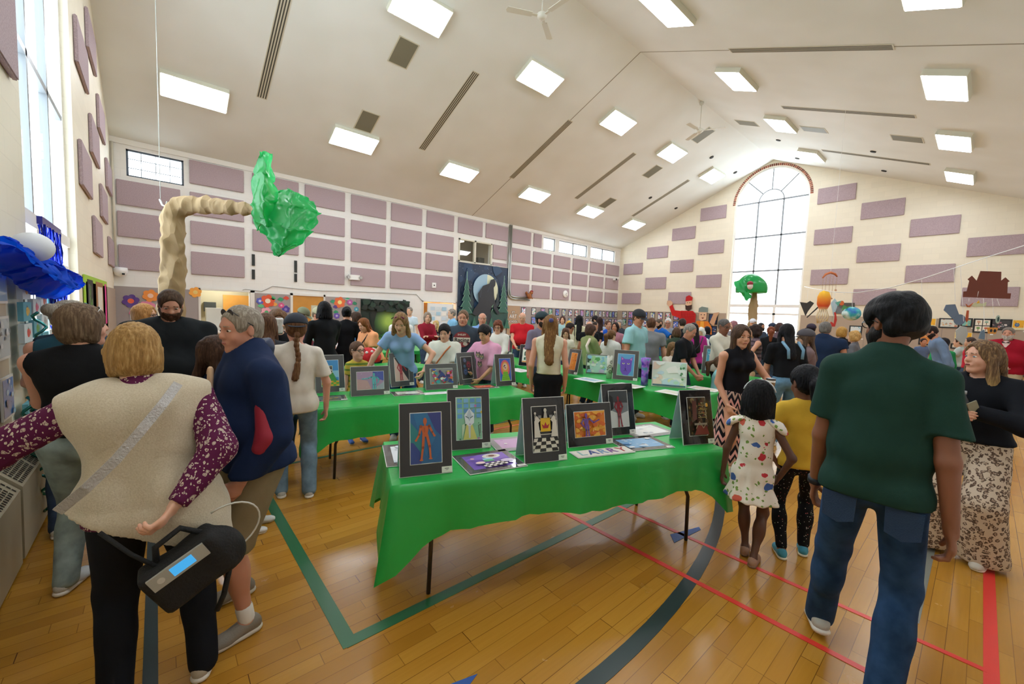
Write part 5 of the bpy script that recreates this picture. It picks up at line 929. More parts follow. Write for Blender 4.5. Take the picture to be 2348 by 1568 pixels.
C('person in a navy quilted vest with grey hair, back turned', 1894, 733, 41, 178, hair='short', hc='#6f6a66', hc2='#9a948c', skin=SK['e'], top='#1e2e4a', tpat=None, sleeve=.3, w=1.3, collar=.02, hem=.5, loose=.04, leg='shorts', bottom='#a89a78', bpat=None)
C('person with a blonde ponytail in a black top near the hanging art', 1932, 747, 30, 140, hair='bob', hc='#b88a48', hc2='#e0b868', top='#1a1a1e')
C('person with short blonde hair beyond the dark green tee', 1962, 757, 32, 100, hair='curly', hc='#b89058', top='#6a6a70')
C('child with dark hair peeking beside the dark green shoulder', 2118, 776, 22, -20, child=.4, hair='short', hc='#2e201c', skin=SK['c'], top='#5a6a8a')
C('person in a blue check shirt with a dark beard, bent toward the left', 2140, 743, 32, 80, lean=.3, head=(0, .3), hair='short', hc='#2a2020', beard='#2c2422', skin=SK['e'], top='#7288a6', sleeve=1.6, w=1.25)
C('child in a green hoodie with dark hair, back turned', 2165, 777, 29, 165, child=.45, hair='thick', hc='#1a1618', top='#2f9a5c', sleeve=2)
C('child in a pale grey tee with brown hair facing left', 2203, 775, 25, 95, child=.5, hair='short', hc='#4a3830', top='#b4c0bc', la='front')
C('person in a red polo beside the leopard trousers, facing left', 2228, 772, 27, 85, hair='short', hc='#4a3c38', top='#c0283c', w=1.05)
def blazer(K):
    o, up, q = K['o'], K['up'], K['q']; G = Field(); G.cap(up(.055, 0, .80), up(.085, 0, .56), .06*q, .085*q, .03, ((1, 0, 0), .8)); v, f = G.mesh(.014); mesh_obj('shirt_front', v, f, mat('shirt_blush', '#e4c8c4', .8), o, True)
    b = MB(); p = up(.085, 0, .818)
    for s_ in (1, -1): b.add([tuple(p), tuple(p+np.array((.0, s_*.05, .022))), tuple(p+np.array((.0, s_*.05, -.022))), tuple(p+np.array((.02, 0, 0)))], [(0, 1, 2), (3, 2, 1), (0, 3, 1), (0, 2, 3)])
    b.build('bow_tie', mat('bow_dark', '#3a2226', .5), o)
C('person in a crimson blazer, pale shirt and bow tie with a grey beard', 2315, 746, 34, 8, hair='short', hc='#7a7068', beard='#b0a89e', skin=SK['e'], top='#9a1428', sleeve=2, w=1.45, belly=.7, loose=.035, hem=.48, extras=blazer, bottom='#b8a888', bpat=None)
C('person in glasses and a dark top resting the chin on folded hands', 2328, 806, 34, 15, child=.0, hair='wavy', hc='#3a2826', glasses='#5a3a34', skin=SK['b'], top='#1d1b20', la='chin', ra='chin', w=1.05)
# ================================================================ tables, cloths and the pictures standing on them
def onz(px, py, z=0): r = ray(px, py); t = (z-HC)/r[2]; return np.array([r[0]*t, r[1]*t])
TZ = .745; METAL = mat('leg_metal', '#4d4843', .4, .7); PLY = mat('table_grey', '#b8b4aa', .5)
def cloth_mesh(L, W, drop, corner, seed, z=TZ):
    """plastic cover: flat top with rounded edge and a skirt that flares and hangs lower at the corners; origin at the near left corner"""
    rg = random.Random(seed); N = []; per = []
    def side(a, b, n): return [(a[0]+(b[0]-a[0])*i/n, a[1]+(b[1]-a[1])*i/n) for i in range(n)]
    e = .012; cs = [(-e, -e), (L+e, -e), (L+e, W+e), (-e, W+e)]; n1, n2 = 44, 16; nr = [(0, -1), (1, 0), (0, 1), (-1, 0)]; V = []; rings = 11
    for k in range(4):
        for i, p in enumerate(side(cs[k], cs[(k+1) % 4], n1 if k % 2 == 0 else n2)): per.append((p, k, i/(n1 if k % 2 == 0 else n2)))
    ph = [rg.uniform(0, 6) for _ in range(6)]; M_ = len(per)
    for j in range(rings):
        t = j/(rings-1)
        for (p, k, s_) in per:
            Ls = L if k % 2 == 0 else W; d0 = s_*Ls; d1 = Ls-d0; dc = min(d0, d1); cw = math.exp(-(dc/.13)**2); nx, ny = nr[k]
            if d0 < .0001: nx, ny = nr[k][0]*.7+nr[k-1][0]*.7, nr[k][1]*.7+nr[k-1][1]*.7
            elif dc < .16: 
                o_ = nr[(k-1) % 4] if d0 < d1 else nr[(k+1) % 4]; w_ = .5*(1-dc/.16); nx, ny = nx*(1-w_)+o_[0]*w_, ny*(1-w_)+o_[1]*w_
            wav = .014*math.sin(d0*11+ph[k])+.009*math.sin(d0*27+ph[k]*2)+.006*math.sin(d0*41+ph[4])
            dd = drop+(corner-drop)*cw+.02*math.sin(d0*5+ph[k]); out = (.012+.05*t*(.4+1.6*cw)+wav*t*1.2); q = t*dd
            V.append((p[0]+nx*out*(1 if t > 0 else 0), p[1]+ny*out*(1 if t > 0 else 0), z+.004-q if t > 0 else z+.004))
    F = [(j*M_+i, j*M_+(i+1) % M_, (j+1)*M_+(i+1) % M_, (j+1)*M_+i) for j in range(rings-1) for i in range(M_)]
    F.append(tuple(range(M_)))
    return V, [f[::-1] for f in F[:-1]]+[F[-1]]
CLOTH, nt, b_ = newmat('green_plastic', color='#25ab4a', rough=.32, bump=.0); b_.inputs['Transmission Weight'].default_value = 0; b_.inputs['Subsurface Weight'].default_value = .0
tc = nd(nt, 'TexCoord'); n = nd(nt, 'TexNoise', {'Vector': tc.outputs['Object'], 'Scale': 5., 'Detail': 3., 'Distortion': 1.}); bp = nd(nt, 'Bump', {'Strength': .3, 'Distance': .02, 'Height': n.outputs['Fac']}); nt.links.new(bp.outputs['Normal'], b_.inputs['Normal'])
TABLES = {}
def table(key, x, y, ang, L, W, label, clabel, drop=.30, corner=.46, seed=1, bare=False):
    r = empty('folding_table', (x, y, 0), math.radians(ang), label, 'table', 'folding tables under green covers'); TABLES[key] = r
    MB().box((0, 0, TZ-.035), (L, W, TZ)).build('tabletop', PLY, r)
    for xx, s_ in ((.22, 1), (L-.22, -1)):
        for yy in (.08, W-.08): MB().tube([(xx+s_*.10, yy, TZ-.04), (xx+s_*.09, yy, .52), (xx+s_*.01, yy, .36), (xx-s_*.0, yy, .004)], .0135, 8).build('leg', METAL, r, True)
        MB().tube([(xx+s_*.03, .08, .42), (xx+s_*.03, W-.08, .42)], .010, 8).build('cross_brace', METAL, r, True)
    V, F = cloth_mesh(L, W, drop, corner, seed); c = mesh_obj('tablecloth', V, F, CLOTH, None, False); c.location = (x, y, 0); c.rotation_euler = (0, 0, math.radians(ang)); tag(c, clabel, 'tablecloth', 'green plastic tablecloths')
    m = c.data; m.polygons.foreach_set('use_smooth', [True]*(len(m.polygons)-1)+[False]); return r
table(1, .99, 2.10, -20.3, 2.45, .77, 'long folding table nearest the camera, dark bent legs showing', 'green plastic cover on the nearest table, long corner hanging at its left', .30, .50, 1)
table(2, 1.085, 4.13, -13.3, 2.44, .77, 'folding table behind the nearest one, where people look down', 'green plastic cover on the second table, left corner drooping', .30, .48, 2)
table(3, 5.95, 2.33, 90, 2.44, .78, 'folding table side on behind the cream sleeveless top', 'green plastic cover on the third table, below the purple cat picture', .34, .44, 3)
table(4, 5.95, 4.80, 90, 2.44, .78, 'folding table continuing the third table to the left', 'green plastic cover continuing left behind the cream sleeveless top', .34, .40, 4)
table(5, 8.05, 2.35, 90, 2.44, .76, 'folding table beyond the third, by the grey haired person in black', 'green plastic cover on the table beside the chevron skirt', .34, .42, 5)
table(6, 11.62, 3.66, -36, 1.9, .86, 'folding table between the chevron skirt and the denim overalls', 'green plastic cover on the table in front of the denim overalls', .5, .55, 6)
table(7, 6.2, 7.3, 10, 2.2, .76, 'folding table behind the pink cat tee', 'green plastic cover at the left edge of the cream sleeveless top', .34, .42, 7)
table(8, 2.35, 6.1, 8, 1.3, .76, 'craft table by the red mushrooms, nearer of two', 'bright green cover under the nearer red mushroom', .1, .14, 8)
table(9, 3.0, 8.6, 6, 2.0, .9, 'craft table by the red mushrooms, farther of two', 'bright green cover under the farther red mushroom', .1, .14, 9)
table(10, 9.78, 3.0, 90, 2.44, .95, 'folding table far beyond the third, under small matted pictures', 'green plastic cover on the farthest table seen left of the chevron skirt', .34, .42, 10)
table(11, 4.9, 9.35, -8, 2.0, .76, 'folding table far behind the braided hair', 'green plastic cover far behind the rainbow strap', .34, .42, 11)
for y_, nm in ((11.4, 'orange covered table behind the craft tables'),):
    r = empty('craft_table', (2.9, y_, 0), 0, nm, 'table'); MB().box((0, 0, .70), (3.2, .75, .74)).build('tabletop', mat('orange_cover', '#e0762a', .6), r); MB().box((0, -.01, .45), (3.2, 0, .70)).build('cover_drop', mat('orange_cover', '#e0762a', .6), r)
    for xx in (.1, 3.1):
        for yy in (.1, .65): MB().tube([(xx, yy, .7), (xx, yy, 0)], .015).build('leg', METAL, r, True)
PAINT = attr_mat('painted_paper', .5, .35); MATB = mat('black_mat_board', '#1a1b1f', .22, coat=.5, bump=.25, bscale=14); WHB = mat('white_board', '#e6e6e4', .5); TENT = mat('tent_card_blue', '#b4cbd6', .7); TENTG = mat('tent_card_green', '#9cbda6', .7); SLV = mat('grey_mat_board', '#4a4a4c', .2, coat=.6, bump=.3, bscale=14)
def standing(label, p, u, w, h, art, lean=.22, mb=None, marg=.065, tent=TENT, card=True, group='matted pictures on tent cards'):
    """matted picture leaning on a folded tent card: p = base centre on the table, u = direction of its width"""
    u = np.array((u[0], u[1], 0.)); u /= np.linalg.norm(u); n = np.array((u[1], -u[0], 0.)); c, s_ = math.cos(lean), math.sin(lean); v = np.array((0, 0, 1))*c-n*s_; nn = n*c+np.array((0, 0, 1))*s_
    r = empty('matted_picture', (p[0], p[1], TZ+.006), 0, label, 'picture', group); T = lambda a, b, d: tuple(u*(a-w/2)+v*b+nn*d)
    MB().prism(rect(w, h), -.006, .0, T).build('backing', WHB, r); e = .004; MB().prism(rect(w-2*e, h-2*e, e, e), .0, .0025, T).build('mat_board', mb or MATB, r)
    aw, ah = w-2*marg, h-2*marg*1.02; sx, sy = aw/art.w, ah/art.h
    MB().prism(rect(aw+.008, ah+.008, marg-.004, marg*1.08-.004), .0025, .0029, T).build('mat_bevel', WHB, r); art.build('artwork', lambda a, b, d: T(a*sx+marg, b*sy+marg*1.08, d+.0033), PAINT, r)
    if card: A = Art(.062, .036, '#eceae4'); A.rect(.018, .022, .026, .004, '#55565c'); A.rect(.024, .014, .016, .003, '#77787c'); A.build('label_card', lambda a, b, d: T(a+w-.066, b+.005, d+.0034), PAINT, r)
    if tent: 
        b = MB(); hh = h*c*.985; dp = h*s_; bk = dp*1.9
        b.prism([(0, 0), (w*.96, 0), (w*.96, h*.985), (0, h*.985)], -.011, -.0075, lambda a, q, d: T(a+w*.02, q, d)); top = v*h*.985-nn*.009; foot = -n*bk
        f0 = [u*(-w*.48)+top, u*(w*.48)+top, u*(w*.48)+foot, u*(-w*.48)+foot]; b.add([tuple(x) for x in f0]+[tuple(x-n*.003) for x in f0], [(0, 1, 2, 3), (7, 6, 5, 4), (0, 3, 7, 4), (1, 5, 6, 2), (3, 2, 6, 7), (0, 4, 5, 1)]); b.build('tent_card', tent, r)
    return r
def flat(label, p, ang, w, h, art, mb=None, marg=.05, card=True, z=TZ, th=.006, group='matted pictures lying on the tables', cat='picture', name='matted_picture'):
    a = math.radians(ang); u = np.array((math.cos(a), math.sin(a), 0)); v = np.array((-u[1], u[0], 0)); r = empty(name, (p[0], p[1], z+.0065), 0, label, cat, group); T = lambda x, y, d: tuple(u*(x-w/2)+v*(y-h/2)+np.array((0, 0, d)))
    MB().prism(rect(w, h), 0, th-.002, T).build('backing', WHB, r); 
    if mb is not False: MB().prism(rect(w-.008, h-.008, .004, .004), th-.002, th, T).build('mat_board', mb or SLV, r)
    art.build('artwork', lambda x, y, d: T(x*(w-2*marg)/art.w+marg, y*(h-2*marg)/art.h+marg, d+th+.0006), PAINT, r)
    if card: Art(.06, .03, '#eceae4').rect(.018, .014, .026, .004, '#66676c').build('label_card', lambda x, y, d: T(x+w-.064, y+.006, d+th+.001), PAINT, r)
    return r
rg = random.Random(5)
# ---- the artwork itself
def mannequin(A, x, y, s, c, dark, la, ra, ll=((-.02, -.2), (-.05, -.42)), rl=((.03, -.2), (.06, -.42))):
    """jointed wooden artist's figure"""
    def L(p, q, t, cc): A.line([(x+p[0]*s, y+p[1]*s), (x+q[0]*s, y+q[1]*s)], t*s, cc)
    A.poly([(x-.10*s, y+.16*s), (x+.10*s, y+.16*s), (x+.07*s, y+.02*s), (x+.055*s, y-.03*s), (x-.055*s, y-.03*s), (x-.07*s, y+.02*s)], c); A.ell(x, y-.03*s, .07*s, .045*s, c); A.ell(x, y+.26*s, .045*s, .075*s, c); L((0, .15), (0, .2), .04, c)
    for a0, (e, h_) in (((-.10, .15), la), ((.10, .15), ra)):
        L(a0, e, .052, c); L(e, h_, .042, c); A.ell(x+a0[0]*s, y+a0[1]*s, .034*s, .034*s, dark); A.ell(x+e[0]*s, y+e[1]*s, .024*s, .024*s, dark); A.ell(x+h_[0]*s, y+h_[1]*s, .03*s, .022*s, c)
    for a0, (k, f) in (((-.04, -.04), ll), ((.04, -.04), rl)): L(a0, k, .062, c); L(k, f, .048, c); A.ell(x+k[0]*s, y+k[1]*s, .03*s, .03*s, dark); A.ell(x+f[0]*s, y+f[1]*s, .045*s, .018*s, c)
    A.line([(x-.02*s, y+.12*s), (x-.015*s, y+.03*s)], .012*s, dark)
a1 = Art(1, 1.45, '#17629a'); a1.poly([(0, 1.2), (.45, .7), (.35, .1), (0, .4)], '#1c7f86'); a1.poly([(.1, 1.45), (.55, 1.45), (.85, .8), (.5, .2), (.35, .6)], '#1f6fa6'); a1.poly([(.55, 1.45), (1, 1.45), (1, .75), (.8, .95)], '#2a3a86'); a1.poly([(0, 0), (.35, 0), (.3, .35), (.1, .6), (0, .62)], '#27418c'); a1.poly([(.7, 0), (1, 0), (1, .35)], '#1c5c96')
mannequin(a1, .47, .86, 1.35, '#c0602c', '#8a3f1c', ((-.14, -.02), (-.22, -.14)), ((.17, .02), (.22, -.06)), ((-.06, -.3), (-.1, -.56)), ((.10, -.28), (.12, -.54)))
a2 = Art(1, 1.42, '#8fc6a0')
for i in range(4):
    for j in range(4): a2.rect(.04+i*.25, .72+j*.175, .19, .14, ['#6aa6d8', '#7fb4de', '#5f98cc'][(i+j) % 3])
a2.poly([(.25, 0), (.38, .5), (.62, .5), (.8, 0)], '#d8d070'); a2.poly([(.2, 0), (.36, .55), (.2, .5)], '#c8dcb8'); a2.poly([(.5, 1.05), (.7, .85), (.68, .55), (.5, .42), (.34, .55), (.3, .82)], '#dfe6e6'); a2.poly([(.5, 1.05), (.6, .8), (.5, .6), (.4, .8)], '#b8c6cc'); a2.line([(.36, .78), (.47, .72)], .03, '#5a6c74'); a2.line([(.64, .78), (.54, .72)], .03, '#5a6c74'); a2.poly([(.45, .45), (.55, .45), (.53, .05), (.47, .05)], '#c8ccca'); a2.line([(.9, .1), (.86, .45), (.94, .5), (.92, .2)], .02, '#56584c'); a2.rnd(10, ['#e0c040', '#5a8c4a', '#c07ab0', '#3c7a50'], .02, .05, rg)
a3 = Art(1, 1.4, '#15171c'); a3.poly([(.05, .42), (.2, .62), (.8, .62), (.95, .42)], '#2a2c32')
for j in range(4): a3.rect(.18+.03*j*0, .46+j*.055, .64, .028, '#dcdad2' if j % 2 else '#3a3c40')
for j in range(4):
    for i in range(6): f_ = lambda k_, t_: min(1, max(0, .5+(k_/6-.5)*(1.5-.14*t_))); a3.poly([(f_(i, j), j*.105), (f_(i+1, j), j*.105), (f_(i+1, j+1), (j+1)*.105), (f_(i, j+1), (j+1)*.105)], '#dedbd2' if (i+j) % 2 else '#141518')
a3.rect(.3, .62, .4, .42, '#e0b81c'); a3.poly([(.4, .72), (.6, .72), (.66, .86), (.56, .8), (.5, .92), (.44, .8), (.34, .86)], '#a8202a')
for s_ in (0, 1):
    X = (lambda x: x) if s_ == 0 else (lambda x: 1-x)
    a3.poly([(X(.04), .45), (X(.3), .45), (X(.26), .62), (X(.22), .9), (X(.3), .98), (X(.16), 1.12), (X(.06), .95)][::1 if s_ == 0 else -1], '#d9d6cc'); a3.ell(X(.10), 1.2, .04, .04, '#d0cdc2'); a3.poly([(X(.07), 1.0), (X(.13), 1.0), (X(.11), 1.17), (X(.09), 1.17)], '#c4c1b8'); a3.rect(min(X(.22), X(.34)), 1.04, .12, .09, '#8a8a88')
a3.ell(.5, 1.28, .06, .065, '#c8c5ba'); a3.poly([(.42, 1.04), (.58, 1.04), (.54, 1.22), (.46, 1.22)], '#b8b5aa')
a4 = Art(1.3, 1, '#e07c1e'); a4.rnd(40, ['#e89a2c', '#d8641c', '#f0ae40', '#cc5a1a', '#e8a838'], .05, .13, rg, 1.6); mannequin(a4, .45, .52, 1.25, '#6f4a9a', '#4c2f72', ((-.18, .02), (-.06, -.12)), ((.24, .02), (.42, .10)), ((-.03, -.2), (-.04, -.38)), ((.04, -.2), (.05, -.38)))
for i in range(9): a4.line([(rg.uniform(.05, 1.2), rg.uniform(.1, .9))]*1+[(0, 0)], .0, '#fff') if False else a4.ell(rg.uniform(.05, 1.25), rg.uniform(.08, .92), .008, .035, '#f6e0b8')
a5 = Art(1, 1.45, '#3c4044'); a5.poly([(0, 0), (1, 0), (1, .62), (.55, .5), (0, .7)], '#d2d0cc'); a5.poly([(0, .7), (.55, .5), (1, .62), (1, .95), (0, 1.0)], '#7c8084'); a5.poly([(0, .62), (.22, .75), (.2, 1.2), (.05, 1.3), (0, 1.2)], '#17181c'); mannequin(a5, .48, .80, 1.3, '#8e2430', '#641820', ((-.16, .0), (-.05, -.14)), ((.16, .0), (.08, -.14)), ((-.03, -.3), (-.05, -.6)), ((.04, -.3), (.08, -.6)))
a6 = Art(1, 1.5, '#3c3222'); a6.rnd(60, ['#6a5434', '#4e2a20', '#2a241a', '#8a7448', '#3a3c30', '#54402a'], .05, .14, rg)
for i in range(4): a6.rect(.42, .7+i*.16, .5, .03, '#9a8a54'); a6.rnd(8, ['#c8a830', '#7c5a3a', '#a84030', '#56704a', '#c0b890'], .02, .035, rg, 1, (.45, .73+i*.16, .88, .83+i*.16))
a6.poly([(.05, .6), (.3, .65), (.3, 1.35), (.08, 1.4)], '#5a2c22'); a6.poly([(.1, .05), (.9, .05), (.8, .35), (.3, .42)], '#7a2c20'); a6.rect(.12, .42, .7, .08, '#8f8878'); a6.ell(.88, 1.2, .06, .08, '#d8a030'); a6.line([(.2, .3), (.4, .55), (.6, .3), (.8, .5)], .03, '#a89878')
flat1 = Art(1.3, 1, '#6a4aa8'); flat1.poly([(0, .7), (.5, 1), (1.3, 1), (1.3, .5)], '#8560c4'); flat1.ell(.85, .8, .28, .17, '#e8e4dc'); flat1.ell(.86, .8, .17, .10, '#c9b8a8'); flat1.ell(.86, .8, .10, .06, '#7a3c2c'); flat1.rect(.5, .42, .3, .24, '#5aa878'); flat1.rect(.5, .56, .3, .1, '#9ad0e0')
for i in range(8):
    for j in range(3): flat1.rect(.35+i*.085, .02+j*.085, .085, .085, '#e8e4dc' if (i+j) % 2 else '#17181c')
flat1.ell(.3, .3, .14, .08, '#e8c8c0'); flat1.ell(1.1, .25, .2, .1, '#d8c8e8'); flat1.ell(.18, .62, .06, .05, '#d8a8b0')
def sketchy(bg, cols, n=20, w=1.3, h=1., seed=3, r=(.03, .12)): A = Art(w, h, bg); A.rnd(n, cols, r[0], r[1], random.Random(seed), 1.3); return A
def U(x0, y0, x1, y1): a = onz(x0, y0, TZ); b = onz(x1, y1, TZ); return (a+b)/2, b-a
def st(label, x0, y0, x1, y1, w, h, art, **k): c, u = U(x0, y0, x1, y1); return standing(label, c, u, w, h, art, **k)
st('picture of an orange jointed figure on blue, at the left end of the nearest table', 914, 1099, 1039, 1085, .315, .43, a1)
st('picture of a white gem headed figure in a green and blue room', 1026, 1036, 1126, 1028, .315, .43, a2)
st('picture of a chess throne room with two white knights and a yellow curtain', 1203, 1067, 1301, 1056, .315, .43, a3)
st('landscape picture of a purple jointed figure on orange', 1303, 1029, 1406, 1018, .40, .32, a4)
st('picture of a dark red jointed figure on grey and white', 1386, 1003, 1459, 996, .315, .43, a5)
st('picture of a cluttered brown room interior, at the right end of the nearest table', 1566, 1023, 1640, 1018, .30, .43, a6)
flat('purple tea table picture lying flat on the nearest table', (1.64, 2.07), -14, .40, .34, flat1)
flat('pale blue picture lying beside the name strip on the nearest table', (2.84, 1.69), -22, .42, .30, sketchy('#7fb0d8', ['#e8eef4', '#a8c8e4', '#5a90c8', '#dfe6ea'], 14, seed=8))
flat('pink and white picture lying behind the chess throne picture', (2.02, 2.25), -20, .36, .30, sketchy('#c8a0c4', ['#f0ece8', '#f4f0ee', '#b888b8'], 10, seed=9), mb=mat('mat_grey', '#8a8884', .3))
flat('pale sheet lying flat at the far side of the nearest table', (3.2, 1.86), -15, .44, .32, sketchy('#e4e4e0', ['#eceae8', '#d0d4d8', '#e0dcd0'], 10, seed=10), mb=mat('mat_grey', '#8a8884', .3), card=False)
flat('dark matted print lying at the left corner of the nearest table', (1.27, 2.50), -20, .30, .42, sketchy('#d8dce0', ['#8a9098', '#c0c8d0'], 10, seed=12))
# name strip: LARRY in coloured letters
ns = Art(.47, .125, '#e2ded2'); r_ = flat('white strip with the hand coloured letters LARRY lying on the nearest table', (2.42, 1.735), -19.5, .48, .135, ns, mb=False, marg=.005, card=False, cat='name strip', name='name_strip', group=None)
def text(s, size, loc, rot, m, parent=None, name='lettering', ext=.0006, align='CENTER'):
    c = bpy.data.curves.new(name, 'FONT'); c.body = s; c.size = size; c.extrude = ext; c.align_x = align; c.align_y = 'CENTER'; c.materials.append(m); c.offset = size*.012 if ext < .001 else .012
    t_ = bpy.data.objects.new(name, c); COL.objects.link(t_); bpy.context.view_layer.update(); me = bpy.data.meshes.new_from_object(t_.evaluated_get(bpy.context.evaluated_depsgraph_get())); bpy.data.objects.remove(t_)
    o = bpy.data.objects.new(name, me); COL.objects.link(o); o.location = loc; o.rotation_euler = rot; o.parent = parent; return o
for ch, dx, colr in zip('LARRY', (-.17, -.085, 0, .08, .165), ('#8fb8b8', '#3c4f8c', '#6f93b8', '#7a4a94', '#b84a4a')):
    a = math.radians(-19.5); text(ch, .115, (math.cos(a)*dx, math.sin(a)*dx, .008), (0, 0, a), mat('letter_'+colr.strip('#'), colr, .6), r_)
# ---- second table
b1 = Art(1, 1.35, '#3f8fd0'); b1.rect(0, .45, 1, .35, '#8cc4de'); b1.poly([(0, 0), (1, 0), (.66, .72), (.34, .72)], '#4aa84a')
for j in range(5): b1.poly([(.08+j*.05, .30+j*.08), (.92-j*.05, .30+j*.08), (.90-j*.05, .335+j*.08), (.10+j*.05, .335+j*.08)], '#2f8a3c')
for i in range(6):
    for j in range(3): b1.rect(i/6, j*.09, 1/6, .09, '#e8b02c' if (i+j) % 2 else '#5aa83c')
b1.rect(.38, .68, .26, .38, '#d8cfa8'); b1.rect(.41, .70, .2, .33, '#17171c'); b1.rnd(10, ['#e8e8e8'], .015, .025, rg, 1, (.43, .73, .59, 1.0))
b2 = Art(1.3, 1, '#b08fb4'); b2.poly([(0, 0), (.7, 0), (.5, .5), (0, .6)], '#c89aa0'); b2.poly([(.75, 1), (1.3, 1), (1.3, .45), (.95, .6)], '#4a58b0'); b2.poly([(.8, 0), (1.3, 0), (1.3, .4)], '#a8acc0'); mannequin(b2, .82, .50, 1.25, '#5ab8c4', '#3a8c9c', ((-.22, .10), (-.45, .08)), ((.20, .02), (.14, -.12)), ((-.03, -.2), (-.04, -.38)), ((.05, -.2), (.04, -.38))); b2.rnd(16, ['#f0eef4'], .008, .014, rg)
b3 = Art(1, 1.4, '#26262c'); b3.poly([(0, 0), (.95, 0), (0, 1.4)], '#dcb8b0'); mannequin(b3, .42, .80, 1.3, '#b03040', '#86202e', ((-.18, -.02), (-.08, -.16)), ((.20, .0), (.30, -.15)), ((-.03, -.3), (-.04, -.58)), ((.04, -.3), (.06, -.58)))
b4 = Art(1.35, 1, '#8a8a8c'); b4.rnd(46, ['#24408c', '#2c58b0', '#d8602c', '#e8c040', '#c03c7c', '#2c9aa8', '#e07ab0', '#3c2a6c', '#e8e4e0', '#c83030'], .05, .13, rg); b4.poly([(.35, .35), (.68, .8), (1.0, .35), (.68, .5)], '#263c84')
b5 = Art(1, 1.3, '#222226')
for cx, cy, cc, R_ in ((.66, .82, '#c83048', .22), (.32, .42, '#6a8ad8', .2), (.3, 1.1, '#7a8ab8', .13), (.72, .3, '#7a9a7a', .13), (.2, .75, '#4a7a9a', .1)):
    for k in range(12): a = k*PI/6; b5.line([(cx+.3*R_*math.cos(a), cy+.3*R_*math.sin(a)), (cx+R_*math.cos(a), cy+R_*math.sin(a))], .018, cc)
b6 = Art(1, 1.35, '#3a62c8'); b6.ell(.5, .75, .42, .52, '#e0607c'); b6.ell(.5, .78, .3, .38, '#e8a04c'); b6.ell(.5, .85, .2, .22, '#e8c4b0'); b6.poly([(.1, 0), (.9, 0), (.68, .55), (.32, .55)], '#8cc83c')
for j in range(4): b6.rect(.2+j*.03, .08+j*.12, .6-j*.06, .035, '#5aa02c')
b6.rnd(8, ['#3a2a5c', '#c8405c', '#e8e0d8'], .03, .05, rg, 1, (.36, .75, .64, .98))
st('picture of a green checkered staircase to a starry door, on the second table', 727, 903, 789, 898, .315, .43, b1, mb=SLV)
st('picture of a turquoise jointed figure on a lilac sky', 806, 911, 893, 905, .42, .33, b2, mb=SLV)
st('picture of a red jointed figure on a black and pink diagonal', 897, 889, 950, 884, .315, .43, b3, mb=SLV)
st('abstract picture of swirling blue, orange and pink shapes', 974, 896, 1052, 891, .42, .32, b4, mb=SLV)
st('picture of coloured fireworks bursts on black', 1050, 884, 1098, 878, .315, .43, b5, mb=SLV)
st('picture of a pink arch and a green stairway', 1137, 887, 1184, 884, .30, .43, b6, mb=SLV)
c = onz(755, 915, TZ); flat('dark matted print lying in front of the staircase picture', c, -13, .34, .26, sketchy('#4a5a5c', ['#c8963c', '#5a7a6a', '#8a9488'], 12, seed=21))
c = onz(935, 903, TZ); flat('pale sketch lying in front of the red figure picture', c, -13, .36, .24, sketchy('#dfe0d8', ['#c8d0b8', '#e8d8c0', '#b8c8c0'], 16, seed=22))
c = onz(1000, 903, TZ); flat('white name sheet lying in front of the swirling abstract', c, -13, .30, .12, sketchy('#e8eaec', ['#8a9098', '#c8ccd0'], 8, seed=23, r=(.02, .04)), mb=False, card=False)
c = onz(1110, 888, TZ); flat('orange print lying between the fireworks and the arch pictures', c, -13, .34, .24, sketchy('#d8603c', ['#e8a080', '#e8e0d8', '#c04030'], 10, seed=24))
# ---- third and further tables
c1_ = Art(1, 1.2, '#e6ecdc'); c1_.rect(0, 0, 1, .1, '#e0a04c'); c1_.rect(0, 1.1, 1, .1, '#e88c8c'); c1_.rnd(14, ['#2c5a4c', '#3c6a54', '#1f4a44'], .06, .1, rg, 1.1, (.15, .2, .85, 1.0))
c2_ = Art(.8, 1.2, '#ec8c24'); c2_.rnd(14, ['#f4b04c', '#c8541c', '#3a2418'], .02, .07, rg)
c3_ = Art(1, 1, '#b8dcd4'); c3_.poly([(0, 0), (.2, 0), (.1, .5), (.25, 1), (0, 1)], '#33543c'); c3_.rnd(26, ['#d8ecdc', '#a4d49c', '#8cc4dc', '#5aa860', '#e8f0e8', '#c8b8dc'], .06, .16, rg)
c4_ = Art(1, 1.3, '#5aa0d0'); c4_.poly([(0, 0), (.4, 0), (.2, .6), (0, .7)], '#5aa888'); c4_.poly([(.2, .25), (.35, .05), (.65, .02), (.85, .3), (.86, .8), (.9, 1.15), (.7, 1.0), (.42, 1.0), (.2, 1.15), (.16, .7)], '#6a48b8'); c4_.poly([(.22, 1.1), (.36, 1.0), (.24, .92)], '#c87ab8'); c4_.poly([(.86, 1.1), (.74, .98), (.84, .92)], '#c87ab8')
for ex in (.36, .66): c4_.ell(ex, .72, .075, .04, '#e8e4c8'); c4_.ell(ex, .73, .03, .03, '#2a2440')
c4_.line([(.5, .7), (.48, .42)], .03, '#4a2f94'); c4_.poly([(.44, .42), (.56, .42), (.5, .34)], '#382070'); c4_.line([(.4, .28), (.5, .32), (.6, .28)], .02, '#382070')
c5_ = Art(1.35, 1, '#dfe8e0'); c5_.rnd(30, ['#e8f0ec', '#b8dcc8', '#f0d8c8', '#c8e0ec', '#e4ecc0', '#f0f0ec'], .06, .18, rg, 1.6); c5_.rect(0, 0, 1.35, .06, '#4a6a80'); c5_.rnd(6, ['#4a8a5c', '#6aa870'], .03, .06, rg, 1, (1.1, .2, 1.32, .9))
